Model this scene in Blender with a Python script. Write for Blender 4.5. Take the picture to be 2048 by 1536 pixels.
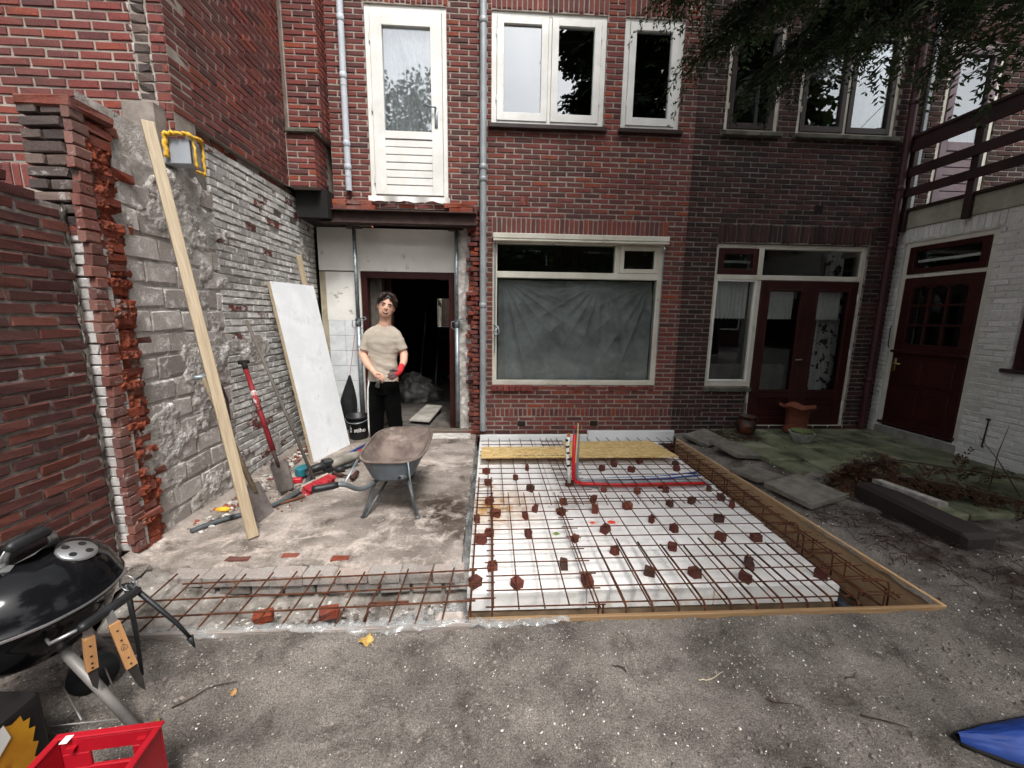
import bpy, bmesh, math, random
import numpy as np
from mathutils import Vector, Matrix, noise
random.seed(7); np.random.seed(7)
SC = bpy.context.scene; COL = SC.collection
for o in list(bpy.data.objects): bpy.data.objects.remove(o)

# ---------------------------------------------------------------- camera, sky, sun, exposure
RW = np.array([[0.998443, 0.004189, 0.055621], [-0.054154, -0.166153, 0.984612], [0.013366, -0.986091, -0.165668]])                      # rows: world axes seen from the camera (x right, y down, z forward)
CAMPOS = np.array([0.0, 0.0, 1.5])
cd = bpy.data.cameras.new('camera'); cd.sensor_width = 36.0; cd.lens = 36.0*800/2048; cd.clip_start = 0.02; cd.clip_end = 300
cam = bpy.data.objects.new('camera', cd); COL.objects.link(cam); SC.camera = cam
cx_, cy_, cz_ = RW@np.array([1., 0, 0]), RW@np.array([0, -1., 0]), RW@np.array([0, 0, -1.])
cam.matrix_world = Matrix(((cx_[0], cy_[0], cz_[0], 0), (cx_[1], cy_[1], cz_[1], 0), (cx_[2], cy_[2], cz_[2], 1.5), (0, 0, 0, 1)))
W = bpy.data.worlds.new('World'); SC.world = W; W.use_nodes = True
wn = W.node_tree.nodes; wl = W.node_tree.links
bg = wn['Background']; sky = wn.new('ShaderNodeTexSky'); sky.sky_type = 'NISHITA'; sky.sun_disc = False
SUN_EL, SUN_AZ = math.radians(56), math.radians(163)
sky.sun_elevation = SUN_EL; sky.sun_rotation = SUN_AZ; sky.air_density = 1.6; sky.dust_density = 4.0
hs = wn.new('ShaderNodeHueSaturation'); hs.inputs['Saturation'].default_value = 0.22
wl.new(sky.outputs[0], hs.inputs['Color'])
tcw = wn.new('ShaderNodeTexCoord'); nzw = wn.new('ShaderNodeTexNoise'); nzw.inputs['Scale'].default_value = 3.2; nzw.inputs['Detail'].default_value = 7
mrw = wn.new('ShaderNodeMapRange'); mrw.inputs[1].default_value = .3; mrw.inputs[2].default_value = .7; mrw.inputs[3].default_value = .78; mrw.inputs[4].default_value = 1.25
mxw = wn.new('ShaderNodeMix'); mxw.data_type = 'RGBA'; mxw.blend_type = 'MULTIPLY'; mxw.inputs[0].default_value = 1
wl.new(tcw.outputs['Generated'], nzw.inputs['Vector']); wl.new(nzw.outputs[0], mrw.inputs[0])
wl.new(hs.outputs[0], mxw.inputs[6]); wl.new(mrw.outputs[0], mxw.inputs[7]); wl.new(mxw.outputs[2], bg.inputs['Color'])
bg.inputs['Strength'].default_value = 0.12
sd = bpy.data.lights.new('sun', 'SUN'); sd.energy = 1.5; sd.angle = math.radians(14); sd.color = (1.0, .97, .93)
sun = bpy.data.objects.new('sun', sd); COL.objects.link(sun)
# direction towards the sun (sky rotation is measured clockwise from +Y)
sv = Vector((math.sin(SUN_AZ)*math.cos(SUN_EL), math.cos(SUN_AZ)*math.cos(SUN_EL), math.sin(SUN_EL)))
sun.rotation_euler = sv.to_track_quat('Z', 'Y').to_euler(); sun.location = (0, -3, 9)
SC.view_settings.view_transform = 'Standard'; SC.view_settings.look = 'None'; SC.view_settings.gamma = 1.0
SC.view_settings.exposure = 1.25; SC.view_settings.use_curve_mapping = False
SC.cycles.max_bounces = 7; SC.cycles.transparent_max_bounces = 12

# ---------------------------------------------------------------- helpers
def proj(p):
    c = RW.T@(np.array(p, float)-CAMPOS)
    if c[2] <= .05: return None
    return 1024+800*c[0]/c[2], 768+800*c[1]/c[2], c[2]
def fbm(x, y, z, o=4): return noise.fractal(Vector((x, y, z)), 1.0, 2.0, o)
def rnd(a, b): return a+(b-a)*random.random()

class MB:
    def __init__(s): s.V = []; s.F = []
    def add(s, V, F):
        b = len(s.V); s.V += [tuple(v) for v in V]; s.F += [tuple(i+b for i in f) for f in F]; return s
    def box(s, a, b):
        x0, y0, z0 = a; x1, y1, z1 = b
        return s.add([(x0,y0,z0),(x1,y0,z0),(x1,y1,z0),(x0,y1,z0),(x0,y0,z1),(x1,y0,z1),(x1,y1,z1),(x0,y1,z1)],
                     [(0,3,2,1),(4,5,6,7),(0,1,5,4),(1,2,6,5),(2,3,7,6),(3,0,4,7)])
    def cbox(s, a, b, c=.004, jit=0):
        lo = [min(p, q) for p, q in zip(a, b)]; hi = [max(p, q) for p, q in zip(a, b)]
        c = min([c]+[(h-l)*.3 for l, h in zip(lo, hi)])
        V = []; idx = {}
        for sx in (0, 1):
            for sy in (0, 1):
                for sz in (0, 1):
                    P = [(hi if k else lo)[i] for i, k in enumerate((sx, sy, sz))]
                    D = [(-c if k else c) for k in (sx, sy, sz)]
                    for ax in range(3):
                        q = [P[i]+(0 if i == ax else D[i]) for i in range(3)]
                        if jit: q = [w+rnd(-jit, jit) for w in q]
                        idx[(sx, sy, sz, ax)] = len(V); V.append(q)
        F = []
        for ax in range(3):
            o1, o2 = [i for i in range(3) if i != ax]
            for sd_ in (0, 1):
                f = []
                for k1, k2 in ((0, 0), (1, 0), (1, 1), (0, 1)):
                    k = [0, 0, 0]; k[ax] = sd_; k[o1] = k1; k[o2] = k2; f.append(idx[(*k, ax)])
                if (sd_ == 0) ^ (ax == 1): f = f[::-1]
                F.append(f)
        for ax in range(3):
            o1, o2 = [i for i in range(3) if i != ax]
            for k1 in (0, 1):
                for k2 in (0, 1):
                    k = [0, 0, 0]; k[o1] = k1; k[o2] = k2
                    a0 = idx[(*k, o1)]; a1 = idx[(*k, o2)]; k[ax] = 1; b0 = idx[(*k, o1)]; b1 = idx[(*k, o2)]
                    F.append((a0, a1, b1, b0))
        for k in [(x, y, z) for x in (0, 1) for y in (0, 1) for z in (0, 1)]:
            F.append((idx[(*k, 0)], idx[(*k, 1)], idx[(*k, 2)]))
        return s.add(V, F)
    def tube(s, P, r, seg=8, cap=True, flat=1.0):
        P = [Vector(p) for p in P]; n = len(P); rr = r if isinstance(r, (list, tuple)) else [r]*n
        V = []; F = []; prev = None
        for i, p in enumerate(P):
            t = (P[min(i+1, n-1)]-P[max(i-1, 0)])
            t = t.normalized() if t.length > 1e-9 else Vector((0, 0, 1))
            if prev is None:
                a = Vector((0, 0, 1)) if abs(t.z) < .9 else Vector((1, 0, 0)); nx = t.cross(a).normalized()
            else:
                nx = prev-t*prev.dot(t); nx = nx.normalized() if nx.length > 1e-6 else t.orthogonal().normalized()
            prev = nx; ny = t.cross(nx)
            for k in range(seg):
                a = 2*math.pi*k/seg; V.append(p+nx*math.cos(a)*rr[i]+ny*math.sin(a)*rr[i]*flat)
        for i in range(n-1):
            for k in range(seg):
                F.append((i*seg+k, i*seg+(k+1) % seg, (i+1)*seg+(k+1) % seg, (i+1)*seg+k))
        if cap: F.append(tuple(range(seg-1, -1, -1))); F.append(tuple((n-1)*seg+k for k in range(seg)))
        return s.add(V, F)
    def lathe(s, prof, c=(0, 0, 0), seg=32, mod=None):
        V = []; F = []
        for i, (r, z) in enumerate(prof):
            for k in range(seg):
                a = 2*math.pi*k/seg; R_, Z_ = (r, z) if mod is None else mod(r, z, a, i)
                V.append((c[0]+R_*math.cos(a), c[1]+R_*math.sin(a), c[2]+Z_))
        for i in range(len(prof)-1):
            for k in range(seg):
                F.append((i*seg+k, i*seg+(k+1) % seg, (i+1)*seg+(k+1) % seg, (i+1)*seg+k))
        return s.add(V, F)
    def grid(s, fn, nu, nv, skip=None):
        V = [fn(i/nu, j/nv) for j in range(nv+1) for i in range(nu+1)]
        F = [(j*(nu+1)+i, j*(nu+1)+i+1, (j+1)*(nu+1)+i+1, (j+1)*(nu+1)+i) for j in range(nv) for i in range(nu) if not (skip and skip(i, j))]
        return s.add(V, F)
    def prism(s, poly, d):
        n = len(poly); d = Vector(d); A = [Vector(p) for p in poly]; B = [p+d for p in A]
        return s.add(A+B, [tuple(range(n-1, -1, -1)), tuple(range(n, 2*n))]+[(i, (i+1) % n, n+(i+1) % n, n+i) for i in range(n)])
    def sph(s, c, r, nu=12, nv=8, fn=None):
        V = []; F = []
        r = r if isinstance(r, (tuple, list)) else (r, r, r)
        for j in range(nv+1):
            th = math.pi*j/nv
            for i in range(nu):
                a = 2*math.pi*i/nu; d = (math.sin(th)*math.cos(a), math.sin(th)*math.sin(a), math.cos(th)); m = fn(d) if fn else 1
                V.append((c[0]+r[0]*d[0]*m, c[1]+r[1]*d[1]*m, c[2]+r[2]*d[2]*m))
        for j in range(nv):
            for i in range(nu): F.append((j*nu+i, (j+1)*nu+i, (j+1)*nu+(i+1) % nu, j*nu+(i+1) % nu))
        return s.add(V, F)
    def xf(s, M, start=0):
        s.V[start:] = [tuple(M@Vector(v)) for v in s.V[start:]]; return s
    def warp(s, fn): s.V = [tuple(fn(*v)) for v in s.V]; return s
    def build(s, name, m, parent=None, smooth=False, fix=True):
        me = bpy.data.meshes.new(name); me.from_pydata(s.V, [], s.F); 
        if fix:
            bm = bmesh.new(); bm.from_mesh(me); bmesh.ops.recalc_face_normals(bm, faces=bm.faces); bm.to_mesh(me); bm.free()
        me.materials.append(m)
        if smooth:
            me.polygons.foreach_set('use_smooth', [True]*len(me.polygons))
            if smooth == 'auto': me.set_sharp_from_angle(angle=math.radians(38))
        return link(name, me, parent)
def link(name, me, parent=None, M=None):
    o = bpy.data.objects.new(name, me); COL.objects.link(o)
    if M is not None: o.matrix_world = M
    if parent is not None:
        o.parent = parent; o.matrix_parent_inverse = PINV[parent.name] if parent.name in PINV else Matrix()
    return o
PINV = {}
def thing(name, label, cat, loc=(0, 0, 0), group=None):
    o = bpy.data.objects.new(name, None); COL.objects.link(o); o.location = loc; o.empty_display_size = .1
    PINV[o.name] = Matrix.Translation(-Vector(loc)); return tag(o, label, cat, group)
def tag(o, label, cat, group=None, kind=None):
    if label: o['label'] = label
    if cat: o['category'] = cat
    if group: o['group'] = group
    if kind: o['kind'] = kind
    return o
def struct(o, label=None): o['kind'] = 'structure'; return o
def stuff(o): o['kind'] = 'stuff'; return o
def frame_of(d, up=(0, 0, 1)):
    d = Vector(d).normalized(); x = d.cross(Vector(up)); x = x.normalized() if x.length > 1e-5 else Vector((1, 0, 0)); return d, x, x.cross(d)

# ---------------------------------------------------------------- materials
def nt(m): m.use_nodes = True; return m.node_tree.nodes, m.node_tree.links, m.node_tree.nodes['Principled BSDF']
def pos_noise(N, L, scale, detail=5, rough=.6, stretch=None, dist=0):
    g = N.new('ShaderNodeNewGeometry'); n = N.new('ShaderNodeTexNoise'); n.inputs['Scale'].default_value = scale
    n.inputs['Detail'].default_value = detail; n.inputs['Roughness'].default_value = rough; n.inputs['Distortion'].default_value = dist
    if stretch:
        v = N.new('ShaderNodeVectorMath'); v.operation = 'MULTIPLY'; v.inputs[1].default_value = stretch
        L.new(g.outputs['Position'], v.inputs[0]); L.new(v.outputs[0], n.inputs['Vector'])
    else: L.new(g.outputs['Position'], n.inputs['Vector'])
    return n.outputs[0]
def ramp(N, L, fac, stops, interp='LINEAR'):
    r = N.new('ShaderNodeValToRGB'); r.color_ramp.interpolation = interp; e = r.color_ramp.elements
    while len(e) < len(stops): e.new(.5)
    for k, (p, c) in enumerate(stops): e[k].position = p; e[k].color = (*c, 1) if len(c) == 3 else c
    L.new(fac, r.inputs[0]); return r.outputs[0]
def mix(N, L, fac, a, b, mode='MIX'):
    m = N.new('ShaderNodeMix'); m.data_type = 'RGBA'; m.blend_type = mode
    for sck, v in ((m.inputs[0], fac), (m.inputs[6], a), (m.inputs[7], b)):
        if isinstance(v, (int, float)): sck.default_value = v
        elif isinstance(v, (tuple, list)): sck.default_value = (*v, 1)
        else: L.new(v, sck)
    return m.outputs[2]
def rgb(h): # sRGB hex to linear
    h = h.lstrip('#'); c = [int(h[i:i+2], 16)/255 for i in (0, 2, 4)]
    return tuple(x/12.92 if x <= .04045 else ((x+.055)/1.055)**2.4 for x in c)
def mat(name, c1, c2=None, ns=8, lo=.38, hi=.62, rough=.75, metal=0, bump=.15, bs=90, spec=.35, spots=(), stretch=None, bdist=.004, coat=0, det=6, rvar=0):
    m = bpy.data.materials.new(name); N, L, P = nt(m)
    c = c1
    if c2 is not None:
        f = pos_noise(N, L, ns, det, .62, stretch, .3); c = ramp(N, L, f, [(lo, c1), (hi, c2)])
    for sc_, th, colr, w in spots:
        f = pos_noise(N, L, sc_, 4, .6); k = ramp(N, L, f, [(th, (0, 0, 0)), (min(th+w, 1), (1, 1, 1))]); c = mix(N, L, k, c, colr)
    if isinstance(c, tuple): P.inputs['Base Color'].default_value = (*c, 1)
    else: L.new(c, P.inputs['Base Color'])
    P.inputs['Roughness'].default_value = rough; P.inputs['Metallic'].default_value = metal
    P.inputs['Specular IOR Level'].default_value = spec; P.inputs['Coat Weight'].default_value = coat
    if rvar:
        f = pos_noise(N, L, 14, 5); r = N.new('ShaderNodeMapRange'); r.inputs[1].default_value = .3; r.inputs[2].default_value = .7
        r.inputs[3].default_value = max(rough-rvar, .02); r.inputs[4].default_value = min(rough+rvar, 1); L.new(f, r.inputs[0]); L.new(r.outputs[0], P.inputs['Roughness'])
    if bump:
        b = N.new('ShaderNodeBump'); b.inputs['Strength'].default_value = bump; b.inputs['Distance'].default_value = bdist
        L.new(pos_noise(N, L, bs, 5, .65, stretch), b.inputs['Height']); L.new(b.outputs[0], P.inputs['Normal'])
    return m
def brick_mat(name, stops, dirt=(.05, .045, .04), dirt_amt=.5, smear=None, bump=.5, dscale=2.2, dlo=.45, dhi=.75, rough=.88):
    m = bpy.data.materials.new(name); N, L, P = nt(m)
    oi = N.new('ShaderNodeObjectInfo'); g = N.new('ShaderNodeNewGeometry')
    a = N.new('ShaderNodeMath'); a.operation = 'ADD'; L.new(oi.outputs['Random'], a.inputs[0]); L.new(g.outputs['Random Per Island'], a.inputs[1])
    fr = N.new('ShaderNodeMath'); fr.operation = 'FRACT'; L.new(a.outputs[0], fr.inputs[0])
    n0 = pos_noise(N, L, 24, 6, .7); ad = N.new('ShaderNodeMath'); ad.operation = 'MULTIPLY_ADD'; ad.inputs[1].default_value = .45; L.new(n0, ad.inputs[0])
    sb = N.new('ShaderNodeMath'); sb.operation = 'SUBTRACT'; sb.inputs[1].default_value = .225; L.new(fr.outputs[0], sb.inputs[0]); L.new(sb.outputs[0], ad.inputs[2])
    c = ramp(N, L, ad.outputs[0], stops)
    f = ramp(N, L, pos_noise(N, L, 90, 5, .7), [(.35, (.72,)*3), (.7, (1.15,)*3)]); c = mix(N, L, 1., c, f, 'MULTIPLY')
    k = ramp(N, L, pos_noise(N, L, dscale, 7, .65), [(dlo, (0, 0, 0)), (dhi, (dirt_amt,)*3)]); c = mix(N, L, k, c, dirt)
    if smear:
        k = ramp(N, L, pos_noise(N, L, smear[1], 8, .72, None, .5), [(smear[2], (0, 0, 0)), (smear[3], (1, 1, 1))]); c = mix(N, L, k, c, smear[0])
    L.new(c, P.inputs['Base Color']); P.inputs['Roughness'].default_value = rough; P.inputs['Specular IOR Level'].default_value = .25
    b = N.new('ShaderNodeBump'); b.inputs['Strength'].default_value = bump; b.inputs['Distance'].default_value = .006
    L.new(pos_noise(N, L, 70, 6, .7), b.inputs['Height']); L.new(b.outputs[0], P.inputs['Normal'])
    return m
def glass_mat(name, refl=.3, tint=(.75, .8, .8)):
    m = bpy.data.materials.new(name); N, L, P = nt(m); N.remove(P)
    out = N['Material Output']; t = N.new('ShaderNodeBsdfTransparent'); t.inputs[0].default_value = (*tint, 1)
    g = N.new('ShaderNodeBsdfGlossy'); g.inputs['Roughness'].default_value = .006; g.inputs[0].default_value = (.95, .97, 1, 1)
    lw = N.new('ShaderNodeLayerWeight'); lw.inputs[0].default_value = .25; mr = N.new('ShaderNodeMapRange')
    mr.inputs[3].default_value = refl; mr.inputs[4].default_value = .95; L.new(lw.outputs['Fresnel'], mr.inputs[0])
    mx = N.new('ShaderNodeMixShader'); L.new(mr.outputs[0], mx.inputs[0]); L.new(t.outputs[0], mx.inputs[1]); L.new(g.outputs[0], mx.inputs[2]); L.new(mx.outputs[0], out.inputs[0])
    bp = N.new('ShaderNodeBump'); bp.inputs['Strength'].default_value = .02; bp.inputs['Distance'].default_value = .02
    L.new(pos_noise(N, L, 2.0, 2), bp.inputs['Height']); L.new(bp.outputs[0], g.inputs['Normal'])
    return m
def film_mat(name, col, opac_lo=.15, opac_hi=.6, ns=12, rough=.15, spec=.6):
    m = bpy.data.materials.new(name); N, L, P = nt(m); out = N['Material Output']
    P.inputs['Base Color'].default_value = (*col, 1); P.inputs['Roughness'].default_value = rough; P.inputs['Specular IOR Level'].default_value = spec
    t = N.new('ShaderNodeBsdfTransparent'); mx = N.new('ShaderNodeMixShader'); mr = N.new('ShaderNodeMapRange')
    mr.inputs[1].default_value = .3; mr.inputs[2].default_value = .7; mr.inputs[3].default_value = opac_lo; mr.inputs[4].default_value = opac_hi
    L.new(pos_noise(N, L, ns, 5), mr.inputs[0]); L.new(mr.outputs[0], mx.inputs[0]); L.new(t.outputs[0], mx.inputs[1]); L.new(P.outputs[0], mx.inputs[2]); L.new(mx.outputs[0], out.inputs[0])
    b = N.new('ShaderNodeBump'); b.inputs['Strength'].default_value = .4; b.inputs['Distance'].default_value = .01; L.new(pos_noise(N, L, 25, 4), b.inputs['Height']); L.new(b.outputs[0], P.inputs['Normal'])
    return m
def leaf_mat(name, a, b, trans=.25, rough=.6):
    m = bpy.data.materials.new(name); N, L, P = nt(m)
    g = N.new('ShaderNodeNewGeometry'); c = ramp(N, L, g.outputs['Random Per Island'], [(0, a), (1, b)]); L.new(c, P.inputs['Base Color'])
    P.inputs['Roughness'].default_value = rough; P.inputs['Specular IOR Level'].default_value = .3
    tr = N.new('ShaderNodeBsdfTranslucent'); L.new(c, tr.inputs[0]); mx = N.new('ShaderNodeMixShader'); mx.inputs[0].default_value = trans
    L.new(P.outputs[0], mx.inputs[1]); L.new(tr.outputs[0], mx.inputs[2]); L.new(mx.outputs[0], N['Material Output'].inputs[0]); return m
def wood_mat(name, a, b, axis='x', scale=6, rough=.65, knots=True, bump=.15):
    m = bpy.data.materials.new(name); N, L, P = nt(m)
    tc = N.new('ShaderNodeTexCoord'); mp = N.new('ShaderNodeMapping'); s = [14, 14, 14]; s['xyz'.index(axis)] = .7; mp.inputs['Scale'].default_value = s
    L.new(tc.outputs['Object'], mp.inputs[0]); n = N.new('ShaderNodeTexNoise'); n.inputs['Scale'].default_value = scale; n.inputs['Detail'].default_value = 6; n.inputs['Distortion'].default_value = 1.2
    L.new(mp.outputs[0], n.inputs['Vector']); c = ramp(N, L, n.outputs[0], [(.3, a), (.7, b)])
    if knots:
        v = N.new('ShaderNodeTexVoronoi'); v.inputs['Scale'].default_value = 1.6; mp2 = N.new('ShaderNodeMapping'); s2 = [3.2]*3; s2['xyz'.index(axis)] = 1.3; mp2.inputs['Scale'].default_value = s2
        L.new(tc.outputs['Object'], mp2.inputs[0]); L.new(mp2.outputs[0], v.inputs['Vector'])
        k = ramp(N, L, v.outputs['Distance'], [(.035, (1, 1, 1)), (.07, (0, 0, 0))]); c = mix(N, L, k, c, tuple(x*.3 for x in a))
    L.new(c, P.inputs['Base Color']); P.inputs['Roughness'].default_value = rough
    b_ = N.new('ShaderNodeBump'); b_.inputs['Strength'].default_value = bump; b_.inputs['Distance'].default_value = .003; L.new(n.outputs[0], b_.inputs['Height']); L.new(b_.outputs[0], P.inputs['Normal'])
    return m
# ---------------------------------------------------------------- shared materials
RED = [(0, rgb('#5a3a3a')), (.2, rgb('#6f413e')), (.5, rgb('#80433e')), (.75, rgb('#7a4642')), (.93, rgb('#8a473c')), (1, rgb('#994c36'))]
DRK = [(0, rgb('#2e2423')), (.35, rgb('#3f2c2a')), (.7, rgb('#4c312e')), (1, rgb('#5a3631'))]
GRD = [(0, rgb('#4d322f')), (.5, rgb('#5c3935')), (.8, rgb('#643b35')), (1, rgb('#704136'))]
M_red = brick_mat('brick_red', RED, dirt=(.06, .045, .04), dirt_amt=.6, dscale=1.3, dlo=.42, dhi=.72)
M_dark = brick_mat('brick_dark', DRK, dirt=(.03, .026, .024), dirt_amt=.7, dlo=.35)
M_gard = brick_mat('brick_garden', GRD, dirt_amt=.25, smear=((.34, .31, .29), 9, .66, .74))
M_upper = brick_mat('brick_neighbour', RED, dirt=(.07, .06, .05), dirt_amt=.45)
M_white = brick_mat('brick_whitewashed', [(0, rgb('#b0aca8')), (.5, rgb('#c6c3bf')), (.91, rgb('#d4d1cd')), (.93, rgb('#6a3a34')), (1, rgb('#774339'))], dirt=(.13, .12, .11), dirt_amt=.5, smear=((.76, .74, .72), 14, .50, .62), bump=.7, dlo=.48)
M_block = brick_mat('block_grey', [(0, rgb('#968e88')), (.5, rgb('#ada6a0')), (1, rgb('#c0b9b3'))], dirt=(.17, .11, .10), dirt_amt=.4, smear=((.72, .69, .66), 12, .52, .64), bump=.9)
M_orange = brick_mat('brick_broken', [(0, rgb('#5e2f26')), (.4, rgb('#78392b')), (.8, rgb('#8b422d')), (1, rgb('#a14f32'))], dirt=(.18, .14, .13), dirt_amt=.75, bump=1.0, rough=.95)
M_pier = brick_mat('brick_pier', [(0, rgb('#4a4240')), (.5, rgb('#5e524e')), (1, rgb('#74635c'))], dirt=(.06, .05, .05), dirt_amt=.5, smear=((.5, .48, .46), 6, .6, .72), bump=.8)
M_pwhite = brick_mat('brick_pier_white', [(0, rgb('#b3aeab')), (1, rgb('#d0ccc9'))], dirt=(.2, .18, .17), dirt_amt=.5, bump=.5)
M_annex = brick_mat('brick_white_paint', [(0, rgb('#d0cfca')), (1, rgb('#e2e1dd'))], dirt=(.24, .25, .15), dirt_amt=.5, dlo=.5, dhi=.8, bump=.35, dscale=1.6, rough=.7)
M_sill = brick_mat('brick_sill', [(0, rgb('#6b3634')), (1, rgb('#8a4a42'))], dirt_amt=.5)
M_mort = mat('mortar', rgb('#857b73'), rgb('#a0968c'), 9, rough=.95, bump=.5, bs=160)
M_mortd = mat('mortar_dark', rgb('#6c6560'), rgb('#8a827b'), 6, rough=.95, bump=.5, bs=160)
M_mortg = mat('mortar_old', rgb('#787069'), rgb('#968d86'), 8, rough=.95, bump=.7, bs=120)
M_mortw = mat('mortar_white_paint', rgb('#bcbbb6'), rgb('#d4d3ce'), 5, rough=.9, bump=.4, bs=120)
M_plast = mat('old_plaster', rgb('#968f89'), rgb('#c9c4be'), 10, .36, .62, rough=.95, bump=1.0, bs=70, bdist=.012, spots=((7, .57, rgb('#e6e3df'), .08), (4, .66, rgb('#6d5049'), .08), (30, .66, rgb('#5f5852'), .05)))
M_frame = mat('white_paint', rgb('#d5d4cf'), rgb('#e6e5e1'), 3, rough=.42, bump=.06, bs=40, spots=((5, .66, rgb('#b9b6ac'), .12),))
M_cream = mat('cream_paint', rgb('#c2beb0'), rgb('#d3d0c4'), 3, rough=.5, bump=.06, bs=40, spots=((4, .62, rgb('#a29c8a'), .15),))
M_maroon = mat('maroon_paint', rgb('#2e1210'), rgb('#391816'), 4, rough=.38, bump=.06, bs=50, spots=((9, .68, rgb('#2a0f0d'), .1),))
M_brown = mat('dark_brown_paint', rgb('#2b2120'), rgb('#3a2c2a'), 4, rough=.45, bump=.08)
M_purple = mat('mauve_paint', rgb('#6a5960'), rgb('#7a6a70'), 4, rough=.5, bump=.06)
M_darkin = mat('dark_room', rgb('#2a2725'), rgb('#35312e'), 3, rough=.9)
M_black = mat('black_hollow', (.012, .011, .010), rough=.95, bump=0)
M_glass = glass_mat('window_glass', .10, (.85, .88, .88))
M_glassb = glass_mat('window_glass_bright', .21, (.5, .52, .52)); M_glassc = glass_mat('window_glass_clear', .16, (.93, .95, .96))
M_glassd = glass_mat('window_glass_low', .022, (.9, .92, .92))
M_curt = mat('net_curtain', rgb('#e6e6e4'), rgb('#f2f2f1'), 20, rough=.9, bump=.1)
M_zinc = mat('zinc_pipe', rgb('#8a8f92'), rgb('#a0a5a8'), 4, rough=.5, metal=.25, bump=.05, spots=((3, .63, rgb('#c4c6c6'), .06),))
M_pipew = mat('pale_pipe', rgb('#aab0b8'), rgb('#bcc2c9'), 4, rough=.5, bump=.05)
M_pipem = mat('maroon_pipe', rgb('#3a1d20'), rgb('#462427'), 4, rough=.5, bump=.05)
M_steel = mat('rusty_steel', rgb('#2f2120'), rgb('#43302b'), 9, rough=.75, bump=.3, spots=((5, .6, rgb('#2b1b1a'), .1),))
M_rust = mat('rebar_rust', rgb('#381d13'), rgb('#5e3620'), 18, rough=.9, bump=.6, bs=220, spots=((6, .62, rgb('#7a4526'), .1),))
M_galv = mat('galvanised', rgb('#7d868b'), rgb('#99a2a7'), 12, rough=.45, metal=.6, bump=.08)
M_stone = mat('stone_cap', rgb('#45443c'), rgb('#66645a'), 7, rough=.95, bump=.5)
M_bwall = mat('panel_white', rgb('#dedcd4'), rgb('#e9e7e0'), 2.5, rough=.75, bump=.12, bs=30, spots=((5, .64, rgb('#a9a496'), .12),))
M_tile = mat('wall_tile', rgb('#c3c6c8'), rgb('#d3d6d7'), 9, rough=.25, bump=.1, bs=18)

# ---------------------------------------------------------------- bricks
def brick_variants(n, jit):
    out = []
    for k in range(n):
        a = .026; b = .09; c = .10
        V = []
        for y, ia, ib in ((-.5, 0, 0), (.5-c, 0, 0), (.5, a, b)):
            for sx, sz in ((-1, -1), (1, -1), (1, 1), (-1, 1)):
                V.append([sx*(.5-ia)+random.uniform(-jit, jit)*.2*(y > -.4), y+(random.uniform(-jit, jit)*.5 if y > 0 else 0), sz*(.5-ib)+random.uniform(-jit, jit)*.7*(y > -.4)])
        F = [(8, 9, 10, 11)]
        for r in (0, 4): F += [(r+i, r+(i+1) % 4, r+4+(i+1) % 4, r+4+i) for i in range(4)]
        out.append((np.array(V), F))
    return out
VAR = {j: brick_variants(10, j) for j in (.05, .11, .2)}
def var_mesh(j, k, m, cache={}):
    key = (j, k, m.name)
    if key not in cache:
        V, F = VAR[j][k]; me = bpy.data.meshes.new('brick'); me.from_pydata([tuple(v) for v in V], [], F)
        bm = bmesh.new(); bm.from_mesh(me); bmesh.ops.recalc_face_normals(bm, faces=bm.faces); bm.to_mesh(me); bm.free(); me.materials.append(m); cache[key] = me
    return cache[key]
def place_bricks(parent, items, m, n, jit=.05, nparts=300, name='brick', sel=None):
    """items: (centre, length, height, depth, roll) ; n outward normal"""
    n = Vector(n).normalized(); z = Vector((0, 0, 1)); x = n.cross(z).normalized()
    sc = []
    for i, it in enumerate(items):
        p = proj(Vector(it[0])+n*it[3]*.5)
        s = -1 if (p is None or not (-30 < p[0] < 2078 and -20 < p[1] < 1556)) else it[1]*it[2]/p[2]**2
        sc.append((s, i))
    sc.sort(reverse=True); top = set(i for s, i in sc[:nparts] if s > 0)
    VV = []; FF = []
    for i, (c, l, h, d, roll) in enumerate(items):
        k = random.randrange(10)
        q = Matrix.Rotation(roll, 3, n) if roll else None
        ax = (q@x if q else x); az = (q@z if q else z)
        if i in top:
            M = Matrix(((ax.x*l, n.x*d, az.x*h, c[0]), (ax.y*l, n.y*d, az.y*h, c[1]), (ax.z*l, n.z*d, az.z*h, c[2]), (0, 0, 0, 1)))
            link(name, var_mesh(jit, k, m), parent, M)
        else:
            V, F = VAR[jit][k]; b = len(VV)
            A = np.array([list(ax*l), list(n*d), list(az*h)]); P = V@A+np.array(c); VV += P.tolist(); FF += [tuple(t+b for t in f) for f in F]
    if VV:
        mb = MB(); mb.V = VV; mb.F = FF; stuff(mb.build(name+'work', m, parent))
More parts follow.
